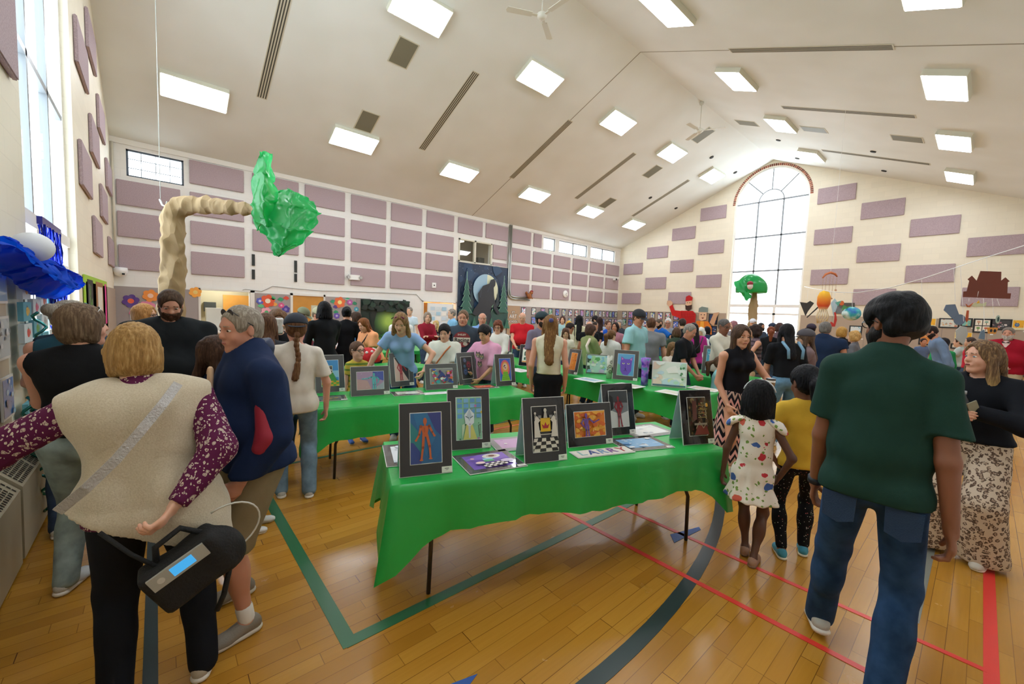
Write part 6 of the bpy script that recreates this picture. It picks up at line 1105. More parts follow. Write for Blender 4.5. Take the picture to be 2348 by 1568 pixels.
c6_ = Art(.8, 1.6, '#3c94b4'); c6_.line([(.4, 1.3), (.35, .9), (.45, .5), (.3, .1)], .06, '#c85a6c'); c6_.rnd(14, ['#6cc0d0', '#2c7494'], .04, .09, rg); c6_.line([(.2, 1.2), (.6, .9)], .04, '#d8e0e0')
def sty(label, px, py, w, h, art, ang, **k): c = onz(px, py, TZ); a = math.radians(ang); return standing(label, c, (math.cos(a), math.sin(a)), w, h, art, **k)
sty('picture of dark green leaf prints left of the cream sleeveless top', 1208, 840, .34, .40, c1_, -62, mb=MATB, tent=TENTG)
sty('orange picture on a green tent card right of the cream sleeveless top', 1309, 858, .26, .42, c2_, -92, mb=SLV, tent=TENTG)
sty('white and green painted canvas on the third table', 1368, 858, .37, .33, c3_, -52, mb=mat('canvas_dark', '#2a4434', .5), marg=.02, tent=TENTG, card=False)
sty('picture of a purple cat face with pale eyes on the third table', 1432, 872, .38, .47, c4_, -62, mb=SLV, tent=TENTG)
sty('pale pastel landscape on a green tent card at the end of the third table', 1533, 889, .47, .37, c5_, -58, mb=WHB, marg=.015, tent=TENTG, card=False)
sty('narrow blue picture on a grey tent card beside the yellow bow headband', 1625, 858, .26, .52, c6_, -75, mb=SLV, tent=mat('tent_card_pale', '#b8c8c4', .7))
sty('small mauve picture behind the narrow blue picture', 1653, 834, .34, .42, sketchy('#b87aa0', ['#d8a8c0', '#8a5a84'], 8, 1, 1.3, 31), -70, mb=SLV)
sty('small dark matted picture beside the yellow bow headband', 1668, 845, .36, .34, sketchy('#d87a5a', ['#e8b090', '#8a4a3c'], 8, 1.2, 1, 32), -65, mb=MATB)
sty('dark topped picture left of the narrow blue picture', 1585, 832, .34, .36, sketchy('#e0e4e6', ['#c0c8d0'], 8, 1.2, 1, 33), -60, mb=SLV, tent=None)
sty('picture of a pink owl shape behind the pink cat tee', 1157, 812, .34, .44, sketchy('#d85a88', ['#3cb0a8', '#e8e4e8', '#e04c3c', '#7ac0e0'], 14, 1, 1.3, 34), -40, mb=SLV, tent=TENTG)
sty('dark matted print on the left of the far green table', 992, 795, .34, .34, sketchy('#c8ccc8', ['#6a7074', '#e8e8e4'], 10, 1.2, 1, 35), -20, mb=SLV)
sty('dark framed picture between the denim overalls and the black ponytail', 1776, 824, .34, .42, sketchy('#c8d8d8', ['#6a8a8c', '#e8e8e4'], 10, 1, 1.3, 36), -60, mb=SLV, tent=TENTG)
sty('matted picture just left of the denim overalls', 1763, 824, .26, .34, sketchy('#b8c4cc', ['#8aa0b0'], 10, 1, 1.3, 37), -62, mb=WHB, tent=TENTG, card=False)
for i, (px, py, lb) in enumerate([(1352, 872, 'pale blue print lying flat in front of the white and green canvas'), (1440, 885, 'cream sheet lying in front of the purple cat picture'), (1545, 902, 'pale sheet lying at the front of the third table'), (1615, 893, 'cream sheet lying at the right end of the third table'), (1190, 850, 'pale sheet lying in front of the green leaf prints')]):
    flat(lb, onz(px, py, TZ), 90, .4, .28, sketchy(['#a8c4dc', '#e4d8c4', '#e8e0cc', '#e8dcc4', '#e0e4e0'][i], ['#e8ecf0', '#d8b8a8', '#c0ccd0'], 10, seed=40+i), mb=WHB, card=False)
def vase(label, px, py, prof, m, cat='vase', smooth=True): p = onz(px, py, TZ); o = MB().lathe(prof, 14).build('vase', m, None, smooth); o.location = (p[0], p[1], TZ+.006); tag(o, label, cat); return o
vm, nt, b_ = newmat('glaze_purple', color='#7a5ac0', rough=.2); tc = nd(nt, 'TexCoord'); n = nd(nt, 'TexNoise', {'Vector': tc.outputs['Object'], 'Scale': 9.}); nt.links.new(ramp(nt, n.outputs['Fac'], [(.35, lin('#4a3aa0')), (.5, lin('#a06ad8')), (.62, lin('#3aa0b0'))]), b_.inputs['Base Color'])
vase('tall purple and teal wavy paper vase on the third table', 1477, 884, [(.001, .002), (.05, .002), (.05, .18), (.055, .32), (.075, .40), (.066, .40), (.045, .3)], vm)
tm_, nt, b_ = newmat('floral_tube', color='#8a8a80', rough=.6); tc = nd(nt, 'TexCoord'); n = nd(nt, 'TexVoronoi', {'Vector': tc.outputs['Object'], 'Scale': 14.}); nt.links.new(ramp(nt, n.outputs['Distance'], [(.12, lin('#e8e4dc')), (.25, lin('#3a4038')), (.4, lin('#a8ac94')), (.55, lin('#cfcfc4'))]), b_.inputs['Base Color'])
vase('tall grey flower patterned paper tube on the third table', 1396, 868, [(.001, .002), (.042, .002), (.042, .36), (.038, .36), (.038, .1)], tm_)
# mushrooms made of red felt
def mushroom(px, py, label, s=1.):
    p = onz(px, py, TZ); r = empty('felt_mushroom', (p[0], p[1], TZ+.006), 0, label, 'mushroom decoration', 'red mushroom decorations'); MB().lathe([(.001, .001), (.10*s, .001), (.11*s, .06*s), (.09*s, .15*s), (.001, .16*s)], 16).build('stem', mat('felt_white', '#e6e4de', .9), r, True)
    F_ = Field(); F_.ell((0, 0, .21*s), (.19*s, .19*s, .15*s)); F_.plane((0, 0, .15*s), (0, 0, -1)); v, f = F_.mesh(.012, folds(.008, 3, 60.)); mesh_obj('mushroom_cap', v, f, mat('felt_red', '#c01a20', .8), r, True)
    for k in range(9):
        a = k*2.4; t = .35+.11*(k % 4); q = (.19*s*math.sin(t+.2)*math.cos(a), .19*s*math.sin(t+.2)*math.sin(a), .21*s+.15*s*math.cos(t+.2)); E_ = Field(); E_.ell(q, (.022*s,)*3); v, f = E_.mesh(.009); mesh_obj('pompom', v, f, mat('felt_white', '#e6e4de', .9), r, True)
mushroom(843, 852, 'red mushroom with white dots on the nearer craft table'); mushroom(797, 806, 'red mushroom with white dots on the farther craft table', 1.25)
# ---- things held or carried
def hand_pt(o, side):  # not used for shape, only to rest held things in a hand
    return None
cup = empty('coffee_cup', (0, 0, 0), 0, 'paper coffee cup with a dark lid held by the person in the chevron skirt', 'cup'); cb = MB().lathe([(.001, 0), (.030, 0), (.042, .11), (.001, .11)], 16).build('cup_body', mat('cup_white', '#dcd6cc', .6), cup, True); MB().lathe([(.0345, .03), (.041, .085)], 16).build('sleeve', mat('cup_sleeve', '#8a6c48', .8), cup, True); MB().lathe([(.001, .12), (.036, .124), (.044, .118), (.044, .108), (.001, .108)], 16).build('lid', mat('lid_dark', '#26262c', .35), cup, True)
bt = empty('water_bottle', (0, 0, 0), 0, 'small dark patterned water bottle held against the black sweater', 'bottle'); MB().lathe([(.001, 0), (.034, 0), (.036, .02), (.036, .13), (.016, .17), (.016, .18), (.001, .18)], 16).build('bottle_body', mat('bottle_dark', '#3a3c40', .12, .3), bt, True); MB().lathe([(.001, .20), (.017, .20), (.017, .178), (.001, .178)], 14).build('bottle_cap', mat('cap_grey', '#a8acb0', .4), bt, True)
ph = tag(MB().box((-.004, -.032, -.066), (.004, .032, .066)).build('mobile_phone', mat('phone_case', '#8f8a70', .3)), 'phone in a tan case held beside the water bottle', 'phone')
wr = Field(); wr.box((0, 0, 0), (.018, .03, .07), .012, .02); v, f = wr.mesh(.007, folds(.006, 9, 90.)); wrp = tag(mesh_obj('snack_wrapper', v, f, mat('foil', '#d4d4d4', .25, .6, bump=.6, bscale=60), None, True), 'crumpled silver food wrapper held at the mouth', 'wrapper')
def person_by(key):
    for o in bpy.data.objects:
        if o.get('label') and key in o['label'] and o.get('category') == 'person': return o
def put(o, key, loc, rot=(0, 0, 0)):
    r = person_by(key); a = r.rotation_euler.z; x, y, z = loc; o.location = (r.location.x+x*math.cos(a)-y*math.sin(a), r.location.y+x*math.sin(a)+y*math.cos(a), z); o.rotation_euler = (rot[0], rot[1], a+rot[2])
put(cup, 'chevron skirt', (.34, .12, 1.04)); put(bt, 'leopard print', (.335, .03, 1.10)); put(ph, 'leopard print', (.31, .085, 1.17), (.5, .1, 1.1)); put(wrp, 'silver wrapper', (.175, -.0, 1.50))
# ---- portable oxygen bag worn by the person in the vest
bag = empty('medical_bag', (0, 0, 0), 0, 'black carrying bag with a small blue screened device, slung behind the fleece vest', 'bag'); BKN = mat('bag_nylon', '#0f1012', .75, bump=.4, bscale=120)
F_ = Field(); F_.box((0, 0, 0), (.045, .105, .075), .02, .02); F_.ell((0, -.13, -.02), (.05, .06, .09), .04); v, f = F_.mesh(.010, folds(.004, 2, 30.)); mesh_obj('pouch', v, f, BKN, bag, True)
d = MB().box((-.075, -.09, .03), (-.062, .10, .085)).build('device_panel', mat('device_grey', '#a8a69c', .4), bag); MB().box((-.0775, -.045, .04), (-.075, .03, .076)).build('device_screen', mat('screen_blue', '#3a9ad8', .3, emit=.6), d); MB().lathe([(.001, 0), (.012, 0)], 12, T=lambda p: (-.0765, .065+p[0], .058+p[1])).build('device_button', mat('button_grey', '#c8c6bc', .4), d)
MB().tube([(-.02, .06, .09), (.0, .09, .18), (.05, .12, .30)], .008).build('bag_strap', BKN, bag, True); MB().tube([(0, -.1, .09), (0, -.06, .16), (0, .03, .15), (0, .06, .09)], .012).build('handle', BKN, bag, True); MB().tube([(0, -.12, -.08), (0, -.02, -.2), (0, .03, -.24)], .011).build('loose_strap', BKN, bag, True)
MB().tube([(0, -.16-.13*math.sin(PI*k_/14)*1.0, .04+.10*math.cos(PI*k_/14)) for k_ in range(15)], .004, 6).build('clear_tube', mat('tube_clear', '#c8c6bc', .15), bag, True)
put(bag, 'fleece vest', (-.26, -.14, .68), (-.5, 0, .1))
# ---- shirt prints
def print_on(key, loc, w, h, art, zr=0, name='shirt_print', tilt=0.):
    r = person_by(key); art.build(name, lambda a, b, d: (loc[0]+d*3+.0+(b-h/2)*-tilt, loc[1]+(a-w/2), loc[2]+(b-h/2)), attr_mat('print_ink', .8), r)
pr = Art(.27, .24); pr.ell(.135, .12, .13, .118, '#8a3438', 28); pr.poly([(.01, .08), (.26, .08), (.262, .15), (.008, .15)], '#dcd6c4'); pr.ell(.19, .055, .035, .03, '#c8c4b4'); pr.rect(.06, .045, .07, .02, '#c8a8a0')
print_on('racing tee', (.163, 0, 1.30), .27, .24, pr); r = person_by('racing tee')
text('Racing', .085, (.172, 0, 1.292), (PI/2, 0, PI/2), mat('ink_dark', '#22242a', .8), r); text('SHELBY', .038, (.171, 0, 1.372), (PI/2, 0, PI/2), mat('ink_cream', '#e0dac8', .8), r)
pr = Art(.2, .3)
for cx, cy in ((.06, .22), (.13, .2), (.10, .09)): pr.ell(cx, cy, .045, .038, '#8a7c78'); pr.poly([(cx-.04, cy+.02), (cx-.03, cy+.055), (cx-.01, cy+.03)], '#4a4242'); pr.poly([(cx+.04, cy+.02), (cx+.03, cy+.055), (cx+.01, cy+.03)], '#4a4242'); pr.ell(cx-.015, cy+.005, .009, .007, '#e0d070'); pr.ell(cx+.015, cy+.005, .009, .007, '#e0d070'); pr.ell(cx, cy-.018, .014, .01, '#d8ccc8')
print_on('pink cat', (.172, 0, 1.06), .2, .3, pr, tilt=-.08)
# ================================================================ decorations, wall things
def onY_(px, py, Y=YW-.045): r = ray(px, py); t = Y/r[1]; return np.array([r[0]*t, Y, HC+r[2]*t])
def onX_(px, py, X): r = ray(px, py); t = X/r[0]; return np.array([X, r[1]*t, HC+r[2]*t])
TN = lambda x, z, y=YW-.046: (lambda a, b, d: (x+a, y-d, z+b))      # pictures on the long wall
TE = lambda y, z, x=XE-.046: (lambda a, b, d: (x-d, y-a, z+b))      # pictures on the gable wall (u runs toward the south wall)
TW = lambda y, z, x=XL+.01: (lambda a, b, d: (x+d, y+a, z+b))
def framed(label, T, w, h, art, group, mb='#17171b', marg=.035, cat='picture', name='matted_print', card=False):
    r = empty(name, T(w/2, 0, 0), 0, label, cat, group); o = T(w/2, 0, 0); L = lambda a, b, d: tuple(np.array(T(a, b, d))-np.array(o))
    MB().prism(rect(w, h), .0, .012, L).build('mat_board', mat('mat_'+mb.strip('#'), mb, .4), r); art.build('artwork', lambda a, b, d: L(marg+a*(w-2*marg)/art.w, marg+b*(h-2*marg)/art.h, .014+d*2), PAINT, r)
    if card: Art(.1, .05, '#e8e6e0').build('label_card', lambda a, b, d: L(w-.02+a*.8, -.07+b, .004), PAINT, r)
    return r
# ---- the two painted banners, notice board and paper wall
fb = Art(2.2, 1.86, '#132a24'); fb.poly([(0, 0), (2.2, 0), (2.2, .45), (0, .5)], '#1f5a2c'); [fb.poly(ell(1.2, .95, .72-.045*k_, .66-.038*k_, 22), '#%02x%02x%02x' % (24+k_*11, 60+k_*11, 40+k_*4)) for k_ in range(14)]
fb.poly([(.35, .35), (.62, .35), (.58, .9), (.72, 1.5), (.9, 1.86), (.2, 1.86), (.38, 1.3), (.42, .8)], '#14221f'); fb.line([(.6, 1.3), (1.0, 1.5), (1.4, 1.35), (1.75, 1.5)], .05, '#16241f'); fb.line([(1.9, .4), (1.8, 1.0), (1.95, 1.86)], .16, '#15251f'); fb.line([(1.8, 1.0), (1.5, 1.15), (1.35, 1.05)], .04, '#16241f'); fb.rnd(50, ['#2f7a3c', '#1c4a2c', '#3c8a44', '#163a28'], .03, .09, rg, 1.5, (0, 0, 2.2, .5)); fb.rnd(40, ['#16241f', '#1c3a2c', '#122420'], .06, .15, rg, 1.4, (0, 1.35, 2.2, 1.86))
a = onY_(827, 686); r = empty('painted_banner', (a[0], YW-.05, .2), 0, 'dark green painted forest banner with a glowing yellow clearing', 'banner'); MB().box((0, -.01, 0), (2.22, .0, 1.86)).build('banner_cloth', mat('banner_dark', '#16241f', .8), r); fb.build('painting', lambda u, v, d: (u, -.012-d*4, v), PAINT, r); MB().box((0, -.015, -.06), (2.22, .0, -.0)).build('bottom_batten', FR, r)
bf = Art(3.2, 3.3, '#1c3350'); bf.rnd(40, ['#233f60', '#182c46', '#28486a'], .15, .4, rg); bf.rnd(40, ['#c8d4e0'], .008, .014, rg, 1, (0, 1.9, 3.2, 3.3)); bf.ell(1.65, 2.0, .80, .82, '#9cc0d8', 36); bf.poly([(p, q) for p, q in ell(1.72, 2.0, .73, .80, 30, -PI/2, PI/2)], '#e0e6c8')
bf.poly([(0, 0), (3.2, 0), (3.2, .9), (2.4, 1.1), (1.6, .8), (.8, 1.1), (0, .95)], '#27504c')
def pine(x, y, s, c, c2):
    for j in range(5): w_ = (.42-.07*j)*s; yy = y+j*.33*s; P = [(x-w_, yy), (x+w_, yy), (x, yy+.55*s)]; bf.poly(P, c); bf.line([P[0], P[2]], .018, c2); bf.line([P[2], P[1]], .018, c2)
    bf.line([(x, y+1.8*s), (x, y+2.2*s)], .03, c2)
pine(.75, 1.0, .5, '#27404a', '#27404a'); pine(2.45, 1.15, .45, '#22333a', '#22333a'); pine(.42, .75, .95, '#2f6458', '#8cc0a8'); pine(2.80, .85, .9, '#2f6458', '#8cc0a8')
bf.poly([(1.9, 2.55), (2.12, 2.62), (2.22, 2.48), (2.2, 2.28), (2.1, 2.15), (2.15, 1.7), (2.3, 1.2), (2.55, .85), (2.5, .72), (2.3, .85), (2.05, 1.2), (1.95, 1.0), (2.1, .0), (1.2, .0), (1.35, .7), (1.0, .65), (.78, .75), (.9, 1.0), (1.15, 1.3), (1.1, 1.8), (1.4, 2.2), (1.8, 2.35)], '#262b34'); bf.poly([(1.9, .75), (2.1, 1.0), (2.0, 1.15), (2.15, 1.3), (2.0, .9)], '#6fa088'); bf.line([(1.3, 2.0), (1.25, 1.6)], .02, '#4a5664'); bf.line([(1.9, 2.3), (1.7, 1.9)], .02, '#3c4652')
for i in range(9): bf.poly([(i*.36, 0), (i*.36+.4, 0), (i*.36+.2, .35+.12*(i % 3))], '#34705c')
r = empty('painted_banner', (11.26, YW-.06, .85), 0, 'tall night banner with a shaggy walking figure before the moon and pines', 'banner'); MB().box((0, -.01, 0), (3.2, .0, 3.28)).build('banner_cloth', mat('banner_navy', '#1c3048', .8), r); bf.build('painting', lambda u, v, d: (u, -.012-d*3, v*.99), PAINT, r)
MB().tube([(0, -.01, 3.28), (.8, -.02, 3.26), (1.6, -.015, 3.28), (3.2, -.01, 3.27)], .02).build('top_rod', mat('rod_white', '#d8d8d0', .5), r)
nb = Art(1.2, 1.6, '#e8eef2'); nb.rnd(0, ['#fff'], .1, .1, rg)
for i in range(4):
    for j in range(6): nb.rect(.08+i*.28, .15+j*.23, .22, .17, ['#d8e4ec', '#c8dcec', '#eef0ee', '#a8d0e8'][(i*3+j) % 4])
r = empty('notice_board', (8.75, YW-1.6, 0), 0, 'white free standing notice board with papers beside the doorway', 'board'); MB().box((0, 0, .45), (1.3, .04, 2.0)).build('board', WHB, r); nb.build('pinned_papers', lambda u, v, d: (u+.05, -.003-d*3, v*.93+.48), PAINT, r)
for xx in (.1, 1.2): MB().box((xx-.02, 0, 0), (xx+.02, .04, .45)).build('leg', METAL, r); MB().box((xx-.03, -.25, 0), (xx+.03, .3, .03)).build('foot', METAL, r)
r = empty('paper_backdrop', (14.52, YW-.055, .5), 0, 'brown paper sheet on the wall with white cut letters ART SCHOOL', 'paper sheet'); MB().box((0, -.006, 0), (.92, 0, 1.6)).build('kraft_sheet', mat('kraft', '#b89c80', .85, bump=.5, bscale=6), r)
MBk = mat('letter_black', '#141416', .6); MWh = mat('letter_white', '#f0efec', .6)
for s_, z, sz in (('CT', 1.23, .17), ('ART', 1.0, .30), ('SCHOOL', .72, .17)):
    text(s_, sz*1.08, (.42, -.008, z), (PI/2, 0, 0), MBk, r, 'lettering', .002); text(s_, sz, (.42, -.014, z), (PI/2, 0, 0), MWh, r)
# ---- paper flowers on the wall padding
def flower(px, py, rad, c1, c2, label, kind='flower'):
    p = onY_(px, py, YW-.05); A = Art(1, 1)
    if kind == 'flower':
        for k in range(6): A.ell(rad*.62*math.cos(k*PI/3+.3), rad*.62*math.sin(k*PI/3+.3), rad*.42, rad*.42, c1, 12)
        A.ell(0, 0, rad*.38, rad*.38, c2, 12)
    else: A.poly([(-rad, 0), (-rad*.2, rad*.8), (rad*.5, rad*.6), (rad, 0), (rad*.2, -rad*.6)], c1); A.line([(-rad*.8, 0), (rad*.8, 0)], rad*.15, c2)
    o = A.build('paper_'+kind, lambda a, b, d: (a, -.004-d*3, b), PAINT); o.location = p; tag(o, label, 'paper flower' if kind == 'flower' else 'paper leaf', 'paper flowers on the wall padding')
for t in [(300, 690, .20, '#5a3a8a', '#e8602c', 'purple paper flower with an orange centre left of the paper trunk'), (345, 678, .19, '#f0923a', '#f4c8b0', 'orange paper flower behind the bearded head'), (338, 703, .19, '#e88cb0', '#4aa870', 'pink paper flower with a green centre'), (305, 717, .09, '#e85c8c', '#f0a0b8', 'small bright pink paper flower low on the left padding'), (448, 670, .17, '#f4a63c', '#f0d078', 'orange and yellow paper flower beside the serving hatch'),
          (596, 690, .12, '#5a64c0', '#c8ccf0', 'blue paper flower high on the middle padding'), (614, 690, .23, '#e0562c', '#f0e0c8', 'large red orange paper flower on the middle padding'), (611, 716, .18, '#f0a8b8', '#5aa870', 'pale pink paper flower low on the middle padding'), (645, 700, .10, '#d8508c', '#f0b0c8', 'magenta paper flower on the middle padding'), (655, 709, .14, '#4a3c90', '#8c7cc8', 'violet paper flower by the wooden door'),
          (779, 693, .22, '#e8703c', '#f4e08c', 'orange paper flower with yellow centre on the right padding'), (802, 693, .12, '#b85ca8', '#e0a8d0', 'mauve paper flower on the right padding'), (772, 724, .12, '#6a50b0', '#c0b0e0', 'violet paper flower low on the right padding'), (817, 709, .10, '#4aa8c8', '#b0e0e8', 'cyan paper flower beside the forest banner')]: flower(*t)
for px, py, c, lb in [(625, 684, '#5ab87c', 'pale green'), (598, 702, '#6ac088', 'light green'), (643, 687, '#2f9a6c', 'dark green'), (656, 684, '#d84a34', 'red'), (629, 698, '#e8a04a', 'tan orange'), (763, 692, '#3aa078', 'dark green'), (757, 709, '#2f9a70', 'sea green'), (769, 704, '#5a3c8c', 'purple'), (770, 716, '#2f9a6c', 'deep green'), (797, 687, '#4ab088', 'mint'), (813, 696, '#2f8a6a', 'bottle green'), (825, 724, '#2a9a88', 'teal')]:
    flower(px, py, .11, c, '#e8e8e0' if lb == 'mint' else c, 'small %s paper leaf cut-out on the %s padding' % (lb, 'middle' if px < 700 else 'right'), 'leaf')
# ---- prints hung along the padding
pal = [['#e8ecf4', '#3a6ac0', '#c83c5c', '#8cb8e0'], ['#e8e8e4', '#5a9a5c', '#d8607c', '#8ca8d0'], ['#c8a8e0', '#e0606c', '#6a9ad0', '#f0f0e8'], ['#a8d0c8', '#3c8a58', '#e8d0c0', '#4a7ac8'], ['#6a8ae0', '#e8e8f0', '#c84c4c', '#38509c'], ['#e0e8d0', '#78b050', '#5a7ad8', '#d8c0e0']]
def small_art(i, w=1, h=1.35): p = pal[i % 6]; A = Art(w, h, p[0]); q = random.Random(i*7+1); A.rnd(9, p[1:], .10, .22, q); A.line([(q.uniform(.2, .8)*w, .1*h), (q.uniform(.3, .7)*w, .9*h)], .06, p[1+(i+1) % 3]); return A
hue = ['blue', 'green and red', 'violet and red', 'sea green', 'royal blue', 'lime']
xsn = [15.55, 16.35, 17.1, 17.75, 18.35, 18.95, 19.55, 20.15, 20.7, 21.25, 21.75, 22.2, 22.65, 23.05, 23.45, 23.82, 24.15, 24.48]
for row, z in ((0, 1.62), (1, 1.10)):
    for i, x in enumerate(xsn): framed('matted %s print on the long wall, %s row, %s from the brown paper' % (hue[(i+row*3) % 6], 'upper' if row == 0 else 'lower', (ORD+['sixteenth', 'seventeenth', 'eighteenth'])[i]), TN(x, z), .27 if x > 21.5 else .34, .42, small_art(i+row*3), 'matted prints on the long wall')
for row, z in ((0, 1.62), (1, 1.10)):
    for i, y in enumerate([16.75, 16.25, 15.7, 15.15, 14.6, 14.05, 13.5, 12.95, 12.4]): framed('matted %s print on the gable wall, %s row, %s from the corner' % (hue[(i+row*2+1) % 6], 'upper' if row == 0 else 'lower', ORD[i]), TE(y, z), .36, .46, small_art(i+row*2+1), 'matted prints on the gable wall')
for z, lb in ((1.45, 'upper'), (.75, 'lower')): framed('black framed blue night picture left of the tall window, %s of two' % lb, TE(10.75, z), .52, .62, sketchy('#1f3a66', ['#8ca8d0', '#2c5a9c', '#d0a090', '#4a6a8a'], 14, 1, 1.2, 61), 'dark pictures left of the tall window', marg=.05)
def pe(label, x0, y0, x1, y1, art, mb='#1a1a1c', marg=.05, name='matted_picture'):
    a, b = onX_(x0, y0, XE-.05), onX_(x1, y1, XE-.05); w, h = a[1]-b[1], a[2]-b[2]; return framed(label, TE(a[1], b[2], XE-.05), w, h, art, None, mb, marg, card=True, name=name)
fishy = Art(1.3, 1, '#f0b41c'); fishy.rect(0, 0, 1.3, .2, '#e8e0b0'); fishy.ell(.5, .5, .3, .22, '#2c5a8c'); fishy.ell(.5, .52, .2, .12, '#6a8aa8'); fishy.rnd(5, ['#f4d060', '#d88a20'], .05, .1, rg)
tree4 = Art(1.1, 1.2, '#1a1a1c')
for i in range(2):
    for j in range(2): tree4.rect(.06+i*.52, .06+j*.58, .46, .50, '#eee8d8'); tree4.line([(.29+i*.52, .12+j*.58), (.29+i*.52, .32+j*.58)], .05, '#7a5030'); tree4.ell(.29+i*.52, .38+j*.58, .13, .09, ['#6a9a4a', '#d0a080', '#c86048', '#8ab0a0'][i*2+j])
pe('yellow picture with a blue fish, right of the dark green shoulder', 2112, 729, 2145, 750, fishy, '#e8e0c0', .02); pe('grey, orange and white collage picture on the far right wall', 2154, 729, 2199, 753, sketchy('#d8dcd4', ['#e0a060', '#a8b0a8', '#e8e4dc', '#8c8478', '#c86848'], 18, 1.3, 1, 62)); pe('green meadow picture with an orange tree on the far right wall', 2204, 729, 2229, 750, sketchy('#78b8b0', ['#e8a060', '#5a9a48', '#e8c080'], 12, 1.1, 1, 63))
pe('black mount holding four small tree drawings', 2233, 730, 2272, 764, tree4, marg=.03); pe('dark collage picture of grey and pink shapes', 2273, 731, 2319, 758, sketchy('#3c3a3e', ['#d8d0cc', '#a87078', '#78808a', '#2a2a30'], 18, 1.3, 1, 64)); pe('yellow fish picture at the right edge of the photo', 2322, 733, 2348, 757, fishy, '#e8e0c0', .02)
pe('yellow and green striped fish picture below the blue grey cutout', 2190, 761, 2228, 778, fishy, '#e8d8a0', .02); pe('orange picture in a black mount behind the blue check shirt', 2108, 763, 2140, 792, sketchy('#d8883c', ['#b06828', '#e8b070'], 8, 1, 1, 65)); pe('blue and red patterned picture beside the dark green shoulder', 2088, 745, 2106, 770, sketchy('#6a88c0', ['#8c2c38', '#a8c0e0', '#3c3048'], 14, 1, 1.2, 66)); pe('pale framed picture of a blue drip by the blonde ponytail', 1948, 746, 1975, 775, sketchy('#d8e4e8', ['#5ab0c8', '#a8d4dc'], 10, 1, 1.2, 67))
pe('black and white sheet below the green hoodie', 2180, 787, 2200, 800, sketchy('#e8e4d8', ['#2a2a2c'], 4, 1, 1, 68))
r = pe('dark brown banner sheet with small shapes, right of the orange lantern', 1912, 694, 1958, 720, sketchy('#4a4644', ['#3c3a38', '#545050'], 10, 1.4, 1, 69), '#4a4644', .02, 'dark_sheet')
# ---- wall cut-outs: two waving figures in plaid
def cut(name, label, cat, polys, T, th=.03):
    r = empty(name, T(0, 0, 0), 0, label, cat); o = np.array(T(0, 0, 0)); L = lambda a, b, d: tuple(np.array(T(a, b, d))-o)
    for k, (nm, P, c) in enumerate(polys): MB().prism(P, .0 if k == 0 else th*.2, th+.004*k, L).build(nm, mat('card_'+c.strip('#'), c, .8), r)
    return r
def S_(P, s, ox=0, oy=0): return [(ox+x*s, oy+y*s) for x, y in P]
W1 = [('raised_arm', S_([(.10, 2.45), (.32, 2.0), (.95, 1.95), (1.1, 1.5), (.75, 1.45), (.15, 1.62), (-.12, 2.25)], 1), '#c81e1c'), ('hand', S_([(-.15, 2.25), (-.35, 2.45), (-.32, 2.7), (-.05, 2.72), (.15, 2.55), (.10, 2.4)], 1), '#d8b090'), ('plaid_body', S_([(.85, 1.98), (1.75, 1.98), (1.98, 1.75), (1.98, .4), (.85, .4), (.75, 1.4)], 1), '#c81e1c'), ('head', S_([(1.18, 2.7), (1.62, 2.75), (1.62, 2.2), (1.18, 2.15)], 1), '#e0b898'), ('beard_shape', S_([(1.15, 2.4), (1.3, 2.35), (1.5, 2.38), (1.65, 2.42), (1.64, 2.12), (1.42, 1.95), (1.2, 2.08)], 1), '#3a2018'), ('knit_hat', S_([(1.15, 2.66), (1.64, 2.72), (1.66, 2.95), (1.4, 3.1), (1.17, 3.0)], 1), '#b81a1c')]
sc = .55; base = onX_(1535, 756, XE-.12)
T_ = lambda a, b, d: (XE-.11-d, base[1]-a*.82, base[2]-.45+b*.85)
r = cut('painted_cutout', 'waving cardboard figure with a red hat, dark beard and red plaid shirt', 'cutout', W1, T_)
PL = MB()
for k in range(9): PL.prism(rect(.012, 1.5, .9+k*.12, .42), .034, .036, lambda a, b, d: tuple(np.array(T_(a, b, d*1.4))-np.array(T_(0, 0, 0))))
for k in range(12): PL.prism(rect(1.15, .012, .82, .5+k*.12), .034, .036, lambda a, b, d: tuple(np.array(T_(a, b, d*1.4))-np.array(T_(0, 0, 0))))
PL.build('plaid_lines', mat('plaid_dark', '#7c1014', .8), r)
for ex in (1.32, 1.5): MB().prism(ell(ex, 2.56, .035, .03, 10), .055, .06, lambda a, b, d: tuple(np.array(T_(a, b, d))-np.array(T_(0, 0, 0)))).build('painted_eye', MBk, r)
W2 = [('orange_body', S_([(.2, 1.3), (1.0, 1.3), (1.25, .9), (1.3, .4), (0, .4), (.05, .9)], 1), '#d87a22'), ('raised_hand', S_([(1.1, 1.2), (1.35, 1.9), (1.7, 1.95), (1.55, 1.6), (1.4, 1.0)], 1), '#c8a080'), ('head', S_([(.35, 1.95), (.85, 1.95), (.85, 1.4), (.5, 1.32), (.35, 1.45)], 1), '#e0b898'), ('flat_cap', S_([(.28, 1.93), (.92, 1.93), (.92, 2.25), (.5, 2.32), (.3, 2.2)], 1), '#7a8a86'), ('tie_panel', S_([(.48, 1.28), (.72, 1.28), (.75, .45), (.45, .45)], 1), '#e8a83c'), ('mouth_shape', S_([(.52, 1.55), (.7, 1.55), (.61, 1.46)], 1), '#6a1c18')]
base2 = onX_(1590, 760, XE-.16); T2_ = lambda a, b, d: (XE-.16-d, base2[1]-a*.85, base2[2]-.45+b*.85)
r = cut('painted_cutout', 'smaller waving cardboard figure with a grey cap and orange shirt', 'cutout', W2, T2_)
for ex in (.5, .72): MB().prism(ell(ex, 1.75, .035, .04, 10), .05, .055, lambda a, b, d: tuple(np.array(T2_(a, b, d))-np.array(T2_(0, 0, 0)))).build('painted_eye', MBk, r)
